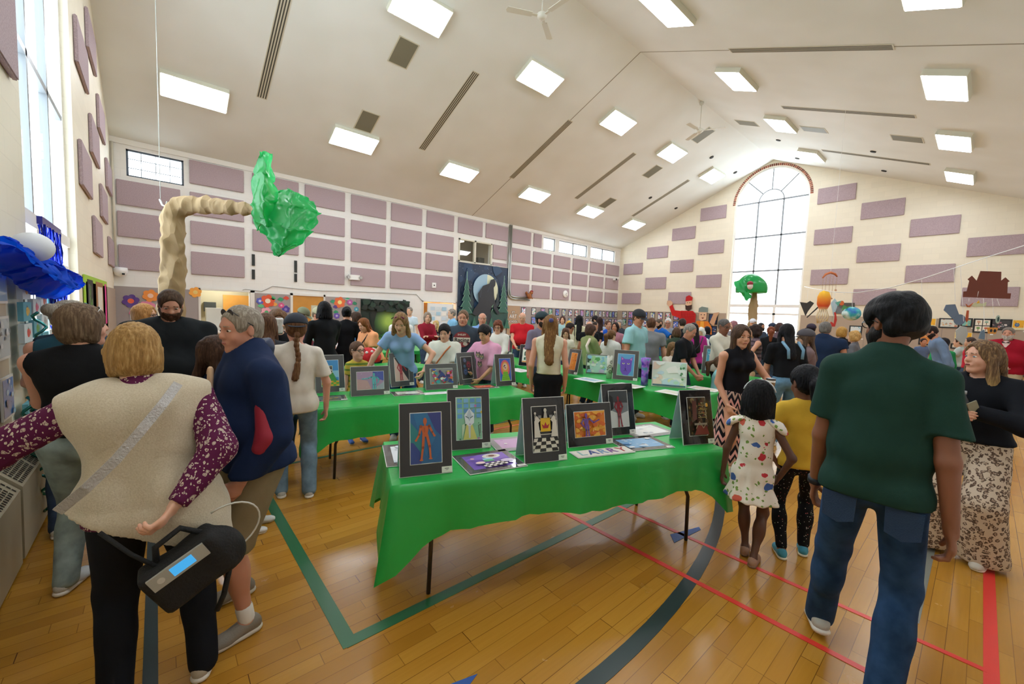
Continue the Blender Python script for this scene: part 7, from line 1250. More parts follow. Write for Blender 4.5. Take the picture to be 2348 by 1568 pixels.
# ---- small fixtures on the long wall
for (px, py, dz, lb) in ((581, 596, .2, 'upper left'), (581, 629, .17, 'lower left'), (678, 611, .22, 'upper right'), (678, 637, .15, 'lower right')):
    p = onY_(px, py, YW-.02); o = MB().box((-.045, -.02, -dz), (.045, .02, dz)).build('wall_slot', mat('slot_dark', '#2e3230', .6)); o.location = p; tag(o, 'dark vertical slot in the white wall between panels, %s' % lb, 'wall slot', 'dark wall slots')
p = onY_(812, 636, YW-.08); r = empty('emergency_light', p, 0, 'white twin head emergency light on a mauve panel', 'emergency light'); MB().box((-.22, -.06, -.1), (.22, .06, .1)).build('case', FR, r)
for s_ in (-1, 1): MB().lathe([(.001, -.05), (.06, -.05), (.07, 0), (.001, 0)], 12, T=lambda q: (s_*.25+q[0], -.05+q[2], q[1])).build('lamp_head', mat('chrome', '#c8c8c8', .1, 1.), r)
p = onY_(995, 654, YW-.08); r = empty('wall_speaker', p, 0, 'small white square speaker box on a mauve panel', 'speaker'); MB().box((-.1, -.03, -.12), (.1, .03, .12)).build('case', FR, r); MB().box((-.03, -.035, -.03), (.03, -.03, .03)).build('grille', mat('slot_dark', '#2e3230', .6), r)
p = onY_(1296, 674, YW-.07); r = empty('wall_clock', p, 0, 'round white wall clock on a mauve panel', 'clock'); MB().lathe([(.001, .05), (.2, .05), (.22, .03), (.22, 0)], 24, T=lambda q: (q[0], -q[2], q[1])).build('clock_face', FR, r, True)
for a_, l_ in ((1.0, .13), (2.6, .17)): MB().box((-.008, -.058, 0), (.008, -.054, l_), T=Matrix.Rotation(a_, 4, 'Y')).build('clock_hand', MBk, r)
for px, py, lb in ((1410, 640, 'white security camera high in the far corner'), ): p = onY_(px, py, YW-.15); r = empty('security_camera', p, 0, lb, 'camera'); MB().box((-.1, -.1, -.08), (.1, .15, .08)).build('body', FR, r); MB().lathe([(.001, -.02), (.07, -.02), (.07, 0)], 12, T=lambda q: (q[0], -.11+q[2], q[1]-.02)).build('lens', mat('slot_dark', '#2e3230', .6), r)
PIPE = mat('galvanised', '#b4bab6', .3, .8)
for dx, lb in ((0, 'left'), (.12, 'right')): o = MB().tube([(14.47+dx, YW-.1, 6.42), (14.47+dx, YW-.1, 2.9+dx), (14.52+dx, YW-.1, 2.66+dx*.8), (14.66, YW-.1, 2.52+dx*.9), (14.9, YW-.1, 2.47+dx*.95), (16.1, YW-.1, 2.46+dx*.95)], .045, 8).build('conduit_pipe', PIPE, None, True); tag(o, 'galvanised conduit running down the wall and bending right, %s of the pair' % lb, 'pipe', 'paired conduits')
r = empty('stuffed_toy', (16.0, YW-.18, 2.56), 0, 'small brown stuffed animal in a red hat sitting on the conduit end', 'toy'); F_ = Field(); F_.ell((0, 0, .12), (.13, .12, .16)); F_.ell((.14, 0, .32), (.10, .09, .10)); F_.cap((-.1, 0, .1), (-.22, 0, .3), .05, .07); F_.cap((.08, -.06, .05), (.2, -.06, .0), .035, .03); F_.cap((.08, .06, .05), (.2, .06, .0), .035, .03); v, f = F_.mesh(.018, folds(.008, 2, 60.)); mesh_obj('toy_body', v, f, mat('toy_fur', '#a0653c', .9), r, True)
F_ = Field(); F_.ell((.17, 0, .38), (.10, .10, .08)); F_.plane((.17, 0, .36), (0, 0, -1)); v, f = F_.mesh(.015); mesh_obj('toy_hat', v, f, mat('toy_red', '#8e1424', .4), r, True)
p = onY_(930, 505) if False else None
o = MB().tube([tuple(onY_(x_, y_, YW-.03)) for x_, y_ in ((550, 668), (562, 663), (600, 668), (625, 656), (680, 662), (740, 667), (800, 668), (880, 671), (955, 675), (968, 690))], .012, 5).build('wall_cable', mat('cable_grey', '#a8a8a4', .6), None, True); tag(o, 'thin loose cable strung along the white wall above the doors', 'cable')
o = MB().tube([(XL+.06, YW-.06, 2.7), (XL+.06, YW-.06, 6.3)], .03, 8).build('conduit_pipe', mat('pipe_cream', '#d8d2c2', .5), None, True); tag(o, 'cream conduit running up the near left corner', 'pipe')
r = empty('security_camera', (XL+.16, YW-.2, 2.52), 0, 'white dome camera in the near left corner below the conduit', 'camera'); MB().lathe([(.001, .12), (.16, .12), (.17, 0), (.13, -.1), (.001, -.16)], 16).build('dome', FR, r, True); MB().box((.04, -.16, -.1), (.1, -.12, -.05)).build('lens', mat('slot_dark', '#2e3230', .6), r)
# ---- left side wall: lime display board, pinboard pictures, hanging canvases
r = empty('display_board', (XL+.01, 10.15, 1.0), 0, 'lime green display board with dark and brown sheets on the side wall', 'display board'); MB().box((0, 0, 0), (.02, 4.2, 1.12)).build('board', mat('board_lime', '#9fc83c', .7), r)
for y0, y1, c, nm in ((.35, 1.15, '#2a2c2c', 'dark_sheet'), (1.7, 3.1, '#9c7048', 'brown_sheet'), (1.95, 2.9, '#d8d4c8', 'white_drawing'), (3.6, 3.9, '#e84a9c', 'pink_strip')): MB().box((.02, y0, .1 if nm != 'white_drawing' else .25), (.026+.004*(nm == 'white_drawing'), y1, 1.05 if nm != 'white_drawing' else .95)).build(nm, mat('sheet_'+c.strip('#'), c, .8), r)
A = Art(1, 1); [A.line([(rg.uniform(.4, 1.1), rg.uniform(.1, .5)), (rg.uniform(.4, 1.1), rg.uniform(.5, 1.0))], .03, rg.choice(['#7ac850', '#d8e0d0'])) for _ in range(9)]; A.build('brush_lines', lambda a, b, d: (.028+d*2, a, b), PAINT, r)
struct('trim_10', MB().box((XL, 3.2, .62), (XL+.02, 5.25, 2.05)), mat('pinboard_tan', '#c2b29a', .8))
for i, (y, z, w_, h_, bg_, cs) in enumerate([(4.86, 1.66, .36, .36, '#8cb0d0', ['#5a88b8', '#c8d4e0']), (4.86, 1.22, .36, .34, '#b8c0c4', ['#5a6a78', '#d8d8d8']), (4.92, .74, .34, .34, '#3c7ac0', ['#8cc0e0', '#e0e8f0', '#1c4a90']), (4.4, 1.64, .36, .36, '#c8b890', ['#8c9a60']), (4.4, .9, .36, .5, '#4a88b8', ['#c0d8e8'])]): framed('%s on the tan pinboard at the left edge' % ['pale blue watercolour, topmost,', 'grey watercolour below the pale blue one', 'deep blue watercolour, lowest,', 'olive picture further left, upper,', 'blue picture further left, lower,'][i], TW(y, z, XL+.025), w_, h_, sketchy(bg_, cs, 10, 1, 1, 70+i), 'watercolours on the tan pinboard', '#e4e2dc', .02)
fc = ['#e8b020', '#e8c02c', '#d83428', '#f0b83c', '#2c3c5c', '#30a090', '#d8c030', '#d8407c', '#58a838', '#e86a1c', '#8a4a98', '#e0889c', '#4a90c8', '#c85048', '#b8b8b8', '#e89c3c', '#4a9a4c', '#7a8a90', '#e8c850', '#3c7ac0', '#d86a8a', '#f0a020']
fn = ['yellow', 'golden', 'red', 'amber', 'navy', 'teal', 'yellow green', 'magenta', 'green', 'orange', 'purple', 'pink', 'sky blue', 'brick red', 'silver', 'light orange', 'leaf green', 'grey', 'pale gold', 'blue', 'rose', 'bright orange']
k = 0
for ci, (y0, tops) in enumerate([(5.42, [1.86, 1.67, 1.48, 1.30, 1.11, .78]), (5.80, [1.90, 1.70, 1.50, 1.32, 1.12, .93]), (6.16, [1.95, 1.76, 1.55, 1.36, 1.17, .97]), (6.52, [1.78, 1.58, 1.37, 1.16])]):
    for ri, zt in enumerate(tops):
        bgc = ['#d8e4e6', '#dfe8e8', '#d0dfe2', '#6ab0c0'][(ci*5+ri*3) % 4]; r = empty('fish_canvas', (XL+.05, y0, zt-.165), 0, 'square canvas painted with a %s fish, hung below the blue tulle' % fn[k], 'canvas', 'fish canvases hung in columns'); MB().box((0, 0, 0), (.035, .30, .165)).build('canvas', mat('canvas_'+bgc.strip('#'), bgc, .8), r)
        A = Art(.3, .165); A.poly(ell(.15, .085, .055, .042, 14), fc[k]); A.poly([(.10, .085), (.065, .12), (.07, .05)], fc[k]); A.poly([(.14, .12), (.17, .145), (.18, .115)], fc[(k+3) % 22]); A.ell(.185, .095, .006, .007, '#1a1a1c', 8); A.build('painted_fish', lambda a, b, d: (.0355+d, .3-a, b), PAINT, r); k += 1; MB().tube([(.018, .15, .16), (.018, .15, .205)], .003, 4).build('cord', mat('cord_dark', '#3a3a3c', .8), r)
# tulle, globe, streamers
TUL, nt, b_ = newmat('blue_tulle', color='#0d50d8', rough=.6, spec=.1); out = nt.nodes['Material Output']; tl = nd(nt, 'BsdfTranslucent', {'Color': lin('#1060f0')}); mxs = nd(nt, 'MixShader', {0: .4}); nt.links.new(b_.outputs[0], mxs.inputs[1]); nt.links.new(tl.outputs[0], mxs.inputs[2]); nt.links.new(mxs.outputs[0], out.inputs[0])
def sheet(name, pts, nu, nv, amp, seed, m, parent, th=.0):
    """crumpled plastic sheet through a grid of control points"""
    G = np.array(pts, float); rows, cs = G.shape[:2]; V = []; rr = random.Random(seed); ph = [rr.uniform(0, 6) for _ in range(6)]
    for i in range(nu+1):
        for j in range(nv+1):
            a = i/nu*(rows-1); b = j/nv*(cs-1); i0 = min(int(a), rows-2); j0 = min(int(b), cs-2); fa = a-i0; fb_ = b-j0; fa = fa*fa*(3-2*fa); fb_ = fb_*fb_*(3-2*fb_); p = G[i0, j0]*(1-fa)*(1-fb_)+G[i0+1, j0]*fa*(1-fb_)+G[i0, j0+1]*(1-fa)*fb_+G[i0+1, j0+1]*fa*fb_
            w_ = math.sin(i*.9+ph[0]+2*math.sin(j*.35+ph[1]))+.6*math.sin(j*1.3+ph[2]+1.5*math.sin(i*.4))+.5*math.sin((i+j)*1.1+ph[3]); V.append(p+np.array((.7*w_, -.5*w_, .35*math.sin(w_*2+ph[4])))*amp)
    F = [(i*(nv+1)+j, i*(nv+1)+j+1, (i+1)*(nv+1)+j+1, (i+1)*(nv+1)+j) for i in range(nu) for j in range(nv)]; return mesh_obj(name, V, F, m, parent, True)
r = empty('tulle_swag', (-.8, 3.6, 1.9), 0, 'bunched deep blue tulle swag above the fish canvases', 'fabric swag')
Z_ = lambda x, y, z: np.array((x+.8, y-3.6, z-1.9))
for k_, g_ in enumerate(([[Z_(-.90, 3.3, 2.12), Z_(-.72, 3.3, 2.0), Z_(-.85, 3.3, 1.92)], [Z_(-.92, 4.1, 2.14), Z_(-.68, 4.1, 2.04), Z_(-.86, 4.1, 1.94)], [Z_(-.92, 4.8, 2.10), Z_(-.66, 4.8, 1.98), Z_(-.86, 4.8, 1.88)], [Z_(-.92, 5.4, 2.04), Z_(-.66, 5.4, 1.95), Z_(-.86, 5.35, 1.80)]],
    [[Z_(-.92, 5.2, 2.06), Z_(-.66, 5.2, 2.0), Z_(-.86, 5.2, 1.80)], [Z_(-.92, 5.7, 2.08), Z_(-.62, 5.7, 1.98), Z_(-.84, 5.7, 1.74)], [Z_(-.92, 6.2, 2.06), Z_(-.6, 6.2, 1.96), Z_(-.84, 6.2, 1.70)], [Z_(-.90, 6.7, 1.96), Z_(-.62, 6.8, 1.88), Z_(-.80, 6.7, 1.70)], [Z_(-.8, 7.15, 1.86), Z_(-.7, 7.2, 1.84), Z_(-.76, 7.1, 1.80)]],
    [[Z_(-.9, 4.2, 2.10), Z_(-.74, 4.3, 2.12), Z_(-.62, 4.3, 1.95)], [Z_(-.88, 4.9, 2.13), Z_(-.7, 5.0, 2.06), Z_(-.6, 5.0, 1.86)], [Z_(-.86, 5.6, 2.08), Z_(-.66, 5.7, 2.02), Z_(-.58, 5.6, 1.80)], [Z_(-.84, 6.1, 2.02), Z_(-.66, 6.2, 1.94), Z_(-.6, 6.1, 1.84)]])): sheet('tulle_layer', g_, 46, 26, .020, 20+k_, TUL, r)
GL_, nt, b_ = newmat('paper_globe', color='#dfe3e6', rough=.6); r = MB().lathe([(.118*math.sin(PI*i/14), -.118*math.cos(PI*i/14)) for i in range(15)], 24).build('paper_globe', GL_, None, True); r.location = (-.70, 4.78, 2.10); r.scale = (1, 1, .92); tag(r, 'white paper globe hanging in front of the blue tulle', 'lantern')
MET = mat('blue_foil', '#1c34c8', .22, .75); FO = MB()
for k in range(46):
    y = 6.25+k*.022; off = .62+.1*math.sin(k*1.7); x = -.86+.02*math.sin(k*2.3); z1 = .95+.08*math.sin(k*3.1); w_ = .008; pts = []
    for j in range(9): t = j/8; pts.append((x+.012*math.sin(j*1.9+k), y+off*t+.012*math.sin(j*2.7+k*1.3), 2.45+(z1-2.45)*t))
    V = [];
    for j, p in enumerate(pts): a_ = j*1.1+k; V += [(p[0]-w_*math.sin(a_), p[1]-w_*math.cos(a_), p[2]), (p[0]+w_*math.sin(a_), p[1]+w_*math.cos(a_), p[2])]
    FO.add(V, [(2*j, 2*j+1, 2*j+3, 2*j+2) for j in range(8)])
fo = FO.build('foil_fringe', MET); tag(fo, 'royal blue metallic fringe curtain hanging across the tall side window', 'fringe curtain', kind='stuff'); MB().box((-.88, 6.22, 2.44), (-.84, 7.3, 2.52)).build('fringe_header', mat('foil_violet', '#3a3ca0', .25, .6), fo)
CH = mat('teal_foil', '#3f9a96', .2, .7)
for n_, (y, z0, z1) in enumerate([(4.45, 1.0, .1), (4.7, .95, .45), (4.8, 1.05, .0), (4.98, 1.6, .05), (5.15, .95, .02), (5.05, 1.05, .3)]):
    pts = []; x0 = -.72; m_ = int((z0-z1)/.03)
    for j in range(m_+1): pts.append((x0+.035*math.sin(j*1.2+n_)+.05*(1-j/m_)*0+.08*j/m_, y+.035*math.cos(j*1.2+n_)+.12*j/m_, z0+(z1-z0)*j/m_))
    o = MB().tube(pts, .011, 5).build('foil_garland', CH, None, True); tag(o, 'twisted teal foil garland hanging over the radiator, %s of six' % ORD[n_], 'garland', 'teal foil garlands')
# radiators along the side wall with sloped grilles, and the window ledge
RAD = mat('radiator_enamel', '#b9b096', .4); GRD = mat('grille_hole', '#2b241c', .8)
for i, (y0, y1, dx) in enumerate(((.6, 2.25, 0), (2.28, 3.92, .0), (3.98, 5.9, -.02), (5.94, 7.9, 0), (7.94, 9.8, 0))):
    r = empty('radiator_cabinet', (XL, y0, 0), 0, 'beige metal radiator cabinet with a slotted sloping top, %s from the near end' % ORD[i], 'radiator', 'radiator cabinets along the side wall'); L = y1-y0; T = lambda u, v, w_: (u+dx*(v < .5)*0, w_, v)
    MB().prism([(0.005, .02), (.27, .02), (.275, .50), (.15, .64), (0.005, .64)], 0, L, lambda u, v, w_: (u, w_, v)).build('cabinet', RAD, r); q = MB(); n_ = int(L/.032)
    for a_ in range(n_):
        if a_ % 12 == 11: continue
        y = .04+a_*.032
        if y > L-.05: break
        for b2 in range(5): 
            t0 = .08+b2*.17; t1 = t0+.13; P = lambda t: (.277-.125*t, .502+.14*t); (xa, za), (xb, zb) = P(t0), P(t1); q.add([(xa, y, za), (xa, y+.016, za), (xb, y+.016, zb), (xb, y, zb)], [(0, 1, 2, 3)])
    q.build('grille', GRD, r)
struct('window_sill_board', MB().box((XL+.002, 5.95, .70), (XL+.20, 10.1, .76)), FR) if False else None
# ---- paper tree arching over the crowd with its green plastic crown
KR, nt, b_ = newmat('kraft_paper', color='#a88e66', rough=.75); tc = nd(nt, 'TexCoord'); n = nd(nt, 'TexVoronoi', {'Vector': nd(nt, 'Mapping', {0: tc.outputs['Object'], 'Scale': (5, 5, 1.8)}).outputs[0], 'Scale': 1.8}); bp = nd(nt, 'Bump', {'Strength': .9, 'Distance': .05, 'Height': n.outputs['Distance']}); nt.links.new(bp.outputs['Normal'], b_.inputs['Normal'])
PLG, nt, b_ = newmat('green_sheet', color='#28b866', rough=.25); b_.inputs['Specular IOR Level'].default_value = .7
gm2 = PLG; out = nt.nodes['Material Output']; tl = nd(nt, 'BsdfTranslucent', {'Color': lin('#2fd070')}); mxs = nd(nt, 'MixShader', {0: .5}); nt.links.new(b_.outputs[0], mxs.inputs[1]); nt.links.new(tl.outputs[0], mxs.inputs[2]); nt.links.new(mxs.outputs[0], out.inputs[0])
crk = lambda X, Y, Z: (.022*np.abs(np.sin(15*X+11*Y+2.2*np.sin(2.6*Z)))+.012*np.sin(23*X-19*Y+4*Z+2*np.sin(7*Z))+.007*np.sin(37*Z+17*Y+3*np.sin(20*X))).astype(np.float32)
D_ = 5.55; pt = lambda px, py, dz=0: at_depth(px, py, D_+dz); r = empty('paper_tree', tuple(pt(398, 900)*np.array((1, 1, 0))), 0, 'crumpled brown paper tree arching right, with a green plastic crown', 'tree decoration'); o0 = np.array(r.location)
F_ = Field(); P_ = [pt(398, 900), pt(395, 700), pt(397, 560), pt(395, 498), pt(420, 468), pt(480, 472), pt(590, 482, -.15)]; P_[0] = np.array((P_[1][0], P_[1][1], .02)); R_ = [.16, .155, .14, .135, .125, .12, .085]
for a_, b2, ra_, rb_ in zip(P_[:-1], P_[1:], R_[:-1], R_[1:]): F_.cap(a_-o0, b2-o0, ra_, rb_, .04)
v, f = F_.mesh(.028, crk); mesh_obj('trunk', v, f, KR, r, True)
q = lambda px, py, dz=0: pt(px, py, -.15+dz)-o0
sheet('crown_sheet', [[q(597, 348), q(606, 346, .1), q(620, 352, .2)], [q(582, 400, -.1), q(606, 396, -.25), q(628, 420, .1)], [q(577, 470, -.1), q(604, 460, -.35), q(650, 470, .1)], [q(580, 500, -.05), q(610, 520, -.3), q(640, 520, .1)], [q(590, 530), q(612, 500, -.2), q(636, 480, .1)]], 40, 22, .018, 1, PLG, r)
sheet('crown_sheet', [[q(628, 438, .1), q(665, 432, .2), q(715, 462, .25)], [q(612, 470, -.15), q(670, 470, -.05), q(733, 490, .2)], [q(598, 500, -.25), q(660, 525, -.3), q(716, 530, .1)], [q(612, 540, -.2), q(650, 565, -.25), q(690, 560, 0)], [q(632, 586, -.1), q(640, 588, -.1), q(650, 578, -.05)]], 44, 30, .022, 2, PLG, r)
sheet('crown_sheet', [[q(600, 450, .35), q(640, 440, .4), q(700, 455, .4)], [q(590, 490, .3), q(640, 500, .5), q(725, 490, .3)], [q(596, 530, .2), q(640, 560, .3), q(700, 545, .2)]], 26, 26, .02, 3, PLG, r)
MB().tube([tuple(q(598, 470, .05)), tuple(q(600, 350, .05))], .012).build('crown_rod', METAL, r); hp_ = pt(370, 465)-o0
MB().tube([tuple(pt(366, 457)-o0), tuple(pt(372, 470)-o0), tuple(pt(380, 474)-o0), tuple(pt(384, 462)-o0)], .012, 6).build('hook', PIPE, r)
wt = pt(368, 455); zt = roofz(wt[1]); o = MB().tube([tuple(wt), (wt[0], wt[1], zt)], .004, 5).build('suspension_wire', PIPE); tag(o, 'thin steel wire from the ceiling holding up the brown paper tree', 'wire')
# second tree by the arched window
D_ = 15.; r = empty('paper_tree', tuple(pt(1728, 750)*np.array((1, 1, 0))), 0, 'distant brown paper tree with a green plastic crown before the arched window', 'tree decoration'); o0 = np.array(r.location); F_ = Field(); P_ = [np.array((0, 0, .02)), pt(1725, 745)-o0, pt(1727, 700)-o0, pt(1731, 672)-o0]; P_[0] = np.array((P_[1][0], P_[1][1], .02))
for a_, b2, ra_, rb_ in zip(P_[:-1], P_[1:], (.17, .16, .15), (.16, .15, .09)): F_.cap(a_, b2, ra_, rb_, .04)
v, f = F_.mesh(.04, crk); mesh_obj('trunk', v, f, KR, r, True); q = lambda px, py, dz=0: pt(px, py, dz)-o0
F_ = Field(); F_.ell(q(1722, 662), (.50, .50, .55), .05); F_.plane(q(1722, 672), (0, 0, -1)); F_.ell(q(1722, 640, .0)-np.array((0, 0, .6)), (.42, .42, .7), .05, None, True); v, f = F_.mesh(.035, folds(.03, 5, 8.)); mesh_obj('crown', v, f, PLG, r, True)
sheet('crown_sheet', [[q(1684, 645, -.1), q(1705, 640, -.3), q(1718, 650, -.4)], [q(1690, 668, -.2), q(1708, 668, -.4), q(1718, 668, -.4)], [q(1704, 676, -.2), q(1712, 690, -.4), q(1722, 680, -.4)]], 16, 16, .03, 4, PLG, r)
F_ = Field(); F_.ell(q(1720, 656, -.6), (.09, .09, .12)); v, f = F_.mesh(.02); mesh_obj('toy_face', v, f, mat('toy_pale', '#d8ccc4', .7), r, True); F_ = Field(); F_.ell(q(1720, 650, -.6), (.10, .10, .09)); v, f = F_.mesh(.02); mesh_obj('toy_hat', v, f, mat('toy_red', '#8e1424', .4), r, True)
# ---- art hanging from a white line on the right
D_ = 9.5; lp = [at_depth(*v) for v in ((1845, 657, 20.3), (1862, 661, 14), (1889, 666, 12.6), (1915, 670, 12.), (1965, 671, 12.), (2040, 660, 10.8), (2112, 640, 9.4), (2187, 615, 9.1), (2262, 590, 9.0), (2348, 563, 8.6), (2480, 520, 7.9))]
o = MB().tube([tuple(x) for x in lp], .011, 6).build('hanging_line', mat('line_white', '#f0f0ee', .5), None, True); tag(o, 'white line sagging across the right side with artwork hanging below', 'line')
def hang(name, label, cat, px, py, depth, polys, s, thread=None, th=.012):
    """card shape in pixels-free units (metres) hung by a thread; faces down the hall"""
    p = at_depth(px, py, depth); r = empty(name, p, 0, label, cat); u = CR*1.; u = np.array((u[0], u[1], 0)); u /= np.linalg.norm(u); n = np.array((u[1], -u[0], 0))*1.; T = lambda a, b, d: tuple(u*a*s+np.array((0, 0, 1))*b*s-n*d*-1)
    for k, (nm, P, c) in enumerate(polys): MB().prism(P, -th/2-.002*k, th/2+.002*k, T).build(nm, mat('card_'+c.strip('#'), c, .8), r)
    if thread: top = at_depth(thread[0], thread[1], depth)-p; MB().tube([T(0, .3, 0), tuple(top)], .004, 4).build('thread', mat('thread_white', '#ecece8', .6), r)
    return r
barn = [(-.52, 0), (.52, 0), (.52, .12), (.44, .12), (.42, .36), (.46, .38), (.36, .46), (.27, .38), (.25, .58), (-.20, .58), (-.26, .36), (-.38, .47), (-.46, .39), (-.42, .36), (-.45, .13), (-.52, .12)]
hang('barn_cutout', 'dark red brown card silhouette of a barn hung on the right', 'cutout', 2262, 683, 9.0, [('barn_shape', barn, '#6e3524')], 1.0, (2262, 591))
hang('shark_cutout', 'blue grey card cutout of rounded shapes hung before the pictures', 'cutout', 2187, 722, 9.2, [('upper_shape', [(-.2, .22), (0, .24), (.12, .0), (.0, -.1), (-.16, .04), (-.24, .1)], '#6b7c92'), ('lower_shape', ell(.14, -.1, .13, .12, 16), '#6b7c92')], 1., (2187, 616))
hang('rock_cutout', 'pale grey paper shape hung below the blue grey cutout', 'cutout', 2206, 768, 9.08, [('paper_shape', [(-.12, -.1), (-.15, .1), (-.05, .2), (.08, .18), (.12, .02), (.05, -.22)], '#b9bdb8')], 1., (2202, 611))
hang('rock_cutout', 'cream paper dome shape hung beside the dark green shoulder', 'cutout', 2112, 758, 9.4, [('paper_shape', [(-.16, -.06), (-.08, .12), (.06, .14), (.17, -.02), (.1, -.08)], '#d0ccb8')], 1., (2113, 641))
hang('triangle_cutout', 'black triangular paper shape hung near the arched window', 'cutout', 1849, 708, 13.8, [('paper_shape', [(-.24, .22), (.0, .2), (.1, .27), (.24, .2), (.06, -.08), (-.01, -.24)], '#3f3f3f')], 1., (1853, 659))
hang('fork_cutout', 'thin black and white wand shape hung near the arched window', 'cutout', 1866, 710, 13.7, [('paper_shape', [(-.22, -.26), (.1, .08), (.2, .2), (.23, .17), (.1, .02), (-.2, -.28)], '#2a2a2c')], 1., (1866, 662))
hang('fish_cutout', 'yellow and green small paper fish hung under the barn', 'cutout', 2240, 699, 9., [('paper_shape', [(-.14, 0), (-.04, .05), (.12, .03), (.2, .07), (.19, -.02), (.06, -.03), (-.05, -.05)], '#c8c8a0'), ('fin', [(-.02, .03), (.03, .1), (.05, .04)], '#d8a83c')], 1., (2240, 684))
hang('pencil_cutout', 'red and brown slim shape hung under the barn', 'cutout', 2218, 722, 9., [('paper_shape', [(-.02, .1), (.02, .1), (.03, -.12), (0, -.16), (-.03, -.1)], '#b0502c'), ('bird', [(-.06, .24), (.0, .2), (.1, .27), (.03, .17), (-.02, .17)], '#b8643c')], 1., (2222, 684))
hang('ring_cutout', 'green oval ring shape hung in front of the dark collage', 'cutout', 2288, 732, 9., [('paper_shape', ell(0, 0, .045, .09, 16), '#a8b8a8'), ('inner_shape', ell(0, 0, .022, .055, 14), '#2c4a48')], 1., (2286, 684))
hang('owl_cutout', 'orange shape with two dark eyes hung low on the right', 'cutout', 2275, 758, 9., [('paper_shape', [(-.12, .07), (.12, .07), (.08, -.07), (-.08, -.07)], '#d8923c'), ('eyes', ell(-.03, 0, .03, .035, 12), '#2a2a2c'), ('eyes', ell(.05, 0, .03, .035, 12), '#2a2a2c')], 1., (2275, 684))
hang('shark_cutout', 'blue grey fin shape hung in front of the black mount', 'cutout', 2253, 768, 9., [('paper_shape', [(-.08, -.08), (-.05, .08), (.02, .12), (.05, .0), (.05, -.1)], '#6e8496')], 1., (2255, 684))
hang('anchor_cutout', 'red curved hook shape hung behind the navy vest', 'cutout', 1911, 733, 12., [('paper_shape', [(.05, .22), (.1, .0), (.06, -.2), (-.06, -.2), (-.08, -.06), (-.02, -.08), (.02, -.12), (.03, .1), (0, .22)], '#c83c34')], 1., (1912, 668))
hang('pencil_cutout', 'pale blue slim shape hung beside the orange lantern', 'cutout', 1912, 703, 12., [('paper_shape', [(-.1, .1), (.0, .24), (.12, .1), (.02, -.28)], '#b8d0dc'), ('tail', [(.02, .12), (.2, .18), (.12, .02)], '#6ab0a0')], 1., (1915, 668))
hang('flower_cutout', 'orange flower on a green stem hung over the dark sheet', 'cutout', 1934, 699, 12., [('stem_shape', [(.0, .0), (.12, -.06), (.22, -.02), (.16, -.1), (.02, -.12), (-.04, -.16)], '#5a9a58'), ('bloom', ell(-.06, .05, .07, .07, 12), '#e0703c')], 1., (1934, 670))
r = empty('hanging_lantern', at_depth(1889, 688, 12.6), 0, 'yellow to red jellyfish lantern with pale streamers', 'lantern'); JF, nt, b_ = newmat('jelly_paper', color='#f0a020', rough=.6, emit=0); tc = nd(nt, 'TexCoord'); sp = nd(nt, 'SeparateXYZ', {0: tc.outputs['Object']}); nt.links.new(ramp(nt, M(nt, 'ADD', M(nt, 'MULTIPLY', sp.outputs[2], 1.6), .5), [(.0, lin('#f0c890')), (.2, lin('#e04a1c')), (.5, lin('#f08a1c')), (.9, lin('#f4c020'))]), b_.inputs['Base Color'])
MB().lathe([(.10, -.30), (.17, -.12), (.17, .1), (.12, .24), (.02, .30)], 18).build('lantern_body', JF, r, True); q2 = MB()
for k in range(14): a_ = k*.45; q2.tube([(.1*math.cos(a_), .1*math.sin(a_), -.28), (.16*math.cos(a_+.3), .16*math.sin(a_+.3), -.5), (.12*math.cos(a_-.3), .12*math.sin(a_-.3), -.72)], .012, 5)
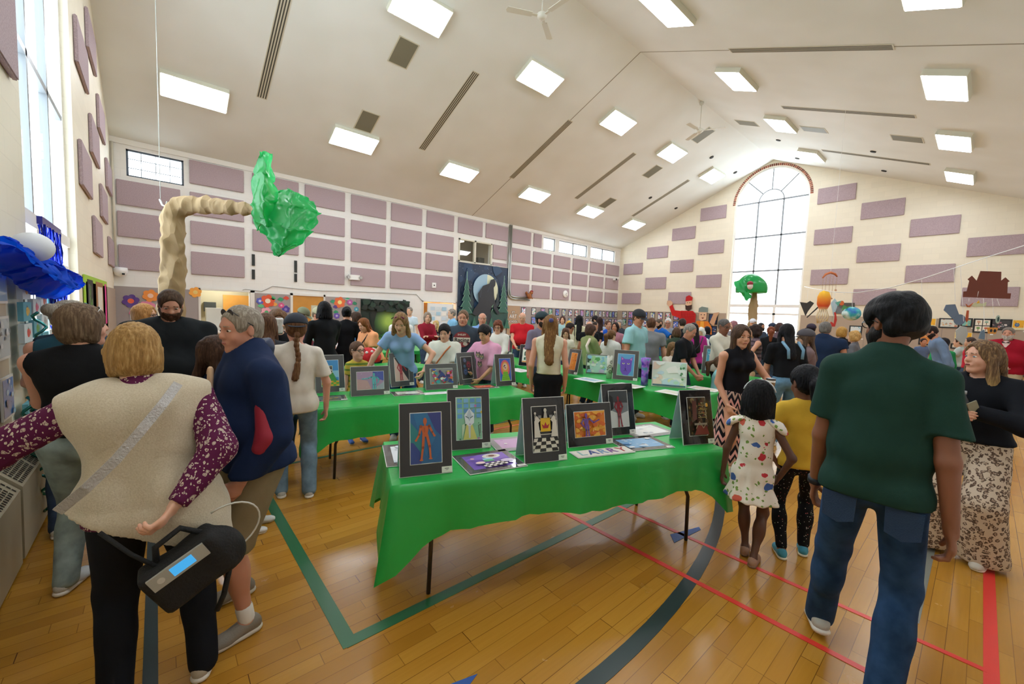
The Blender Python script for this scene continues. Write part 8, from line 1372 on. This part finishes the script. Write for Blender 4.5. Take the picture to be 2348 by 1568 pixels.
q2.build('streamers', mat('streamer_pale', '#ecd8b4', .6), r, True); tp = at_depth(1889, 666, 12.6)-at_depth(1889, 688, 12.6); MB().tube([(0, 0, .3), tuple(tp)], .005, 4).build('thread', mat('thread_white', '#ecece8', .6), r)
r = empty('hanging_mobile', at_depth(1904, 632, 13.), 0, 'orange painted branch mobile with strings of small shapes', 'mobile'); u_ = np.array((CR[0], CR[1], 0)); MB().tube([tuple(u_*a_+np.array((0, 0, b2))) for a_, b2 in ((-.24, -.08), (-.15, .04), (0, .10), (.14, .06), (.22, -.02))], [.02, .035, .04, .035, .02], 8).build('branch', mat('orange_wood', '#c8744a', .8), r, True)
mp_ = at_depth(1904, 632, 13.); MB().tube([(0, 0, .1), (0, 0, roofz(mp_[1])-mp_[2])], .004, 4).build('thread', mat('thread_white', '#ecece8', .6), r)
for i, (a_, l_) in enumerate(((-.22, .55), (-.12, .62), (0, .7), (.10, .72), (.21, .45))): MB().tube([tuple(u_*a_), tuple(u_*a_+np.array((0, 0, -l_)))], .005, 4).build('string', mat('string_tan', '#b89878', .7), r); MB().prism(ell(0, 0, .04, .03, 8), -.005, .005, lambda a, b, d: tuple(u_*(a_+a)+np.array((0, 0, -l_+b))+np.array((d, 0, 0)))).build('bead_shape', mat('bead_tan', '#c89878', .7), r)
r = empty('hanging_globe', at_depth(1953, 719, 12.), 0, 'blue and teal papier mache round fish hanging on the line', 'hanging artwork'); GB, nt, b_ = newmat('globe_paint', color='#3a9ac0', rough=.5); tc = nd(nt, 'TexCoord'); n = nd(nt, 'TexNoise', {'Vector': tc.outputs['Object'], 'Scale': 4.}); nt.links.new(ramp(nt, n.outputs['Fac'], [(.35, lin('#2c6ab8')), (.5, lin('#38b0b4')), (.65, lin('#d8e8e8'))]), b_.inputs['Base Color'])
F_ = Field(); F_.ell((0, 0, 0), (.22, .22, .20)); F_.ell(tuple(u_*-.24), (.05, .05, .08)); v, f = F_.mesh(.022); mesh_obj('globe', v, f, GB, r, True); MB().tube([(0, 0, .18), tuple(at_depth(1953, 671, 12.)-at_depth(1953, 719, 12.))], .005, 4).build('thread', mat('thread_white', '#ecece8', .6), r)
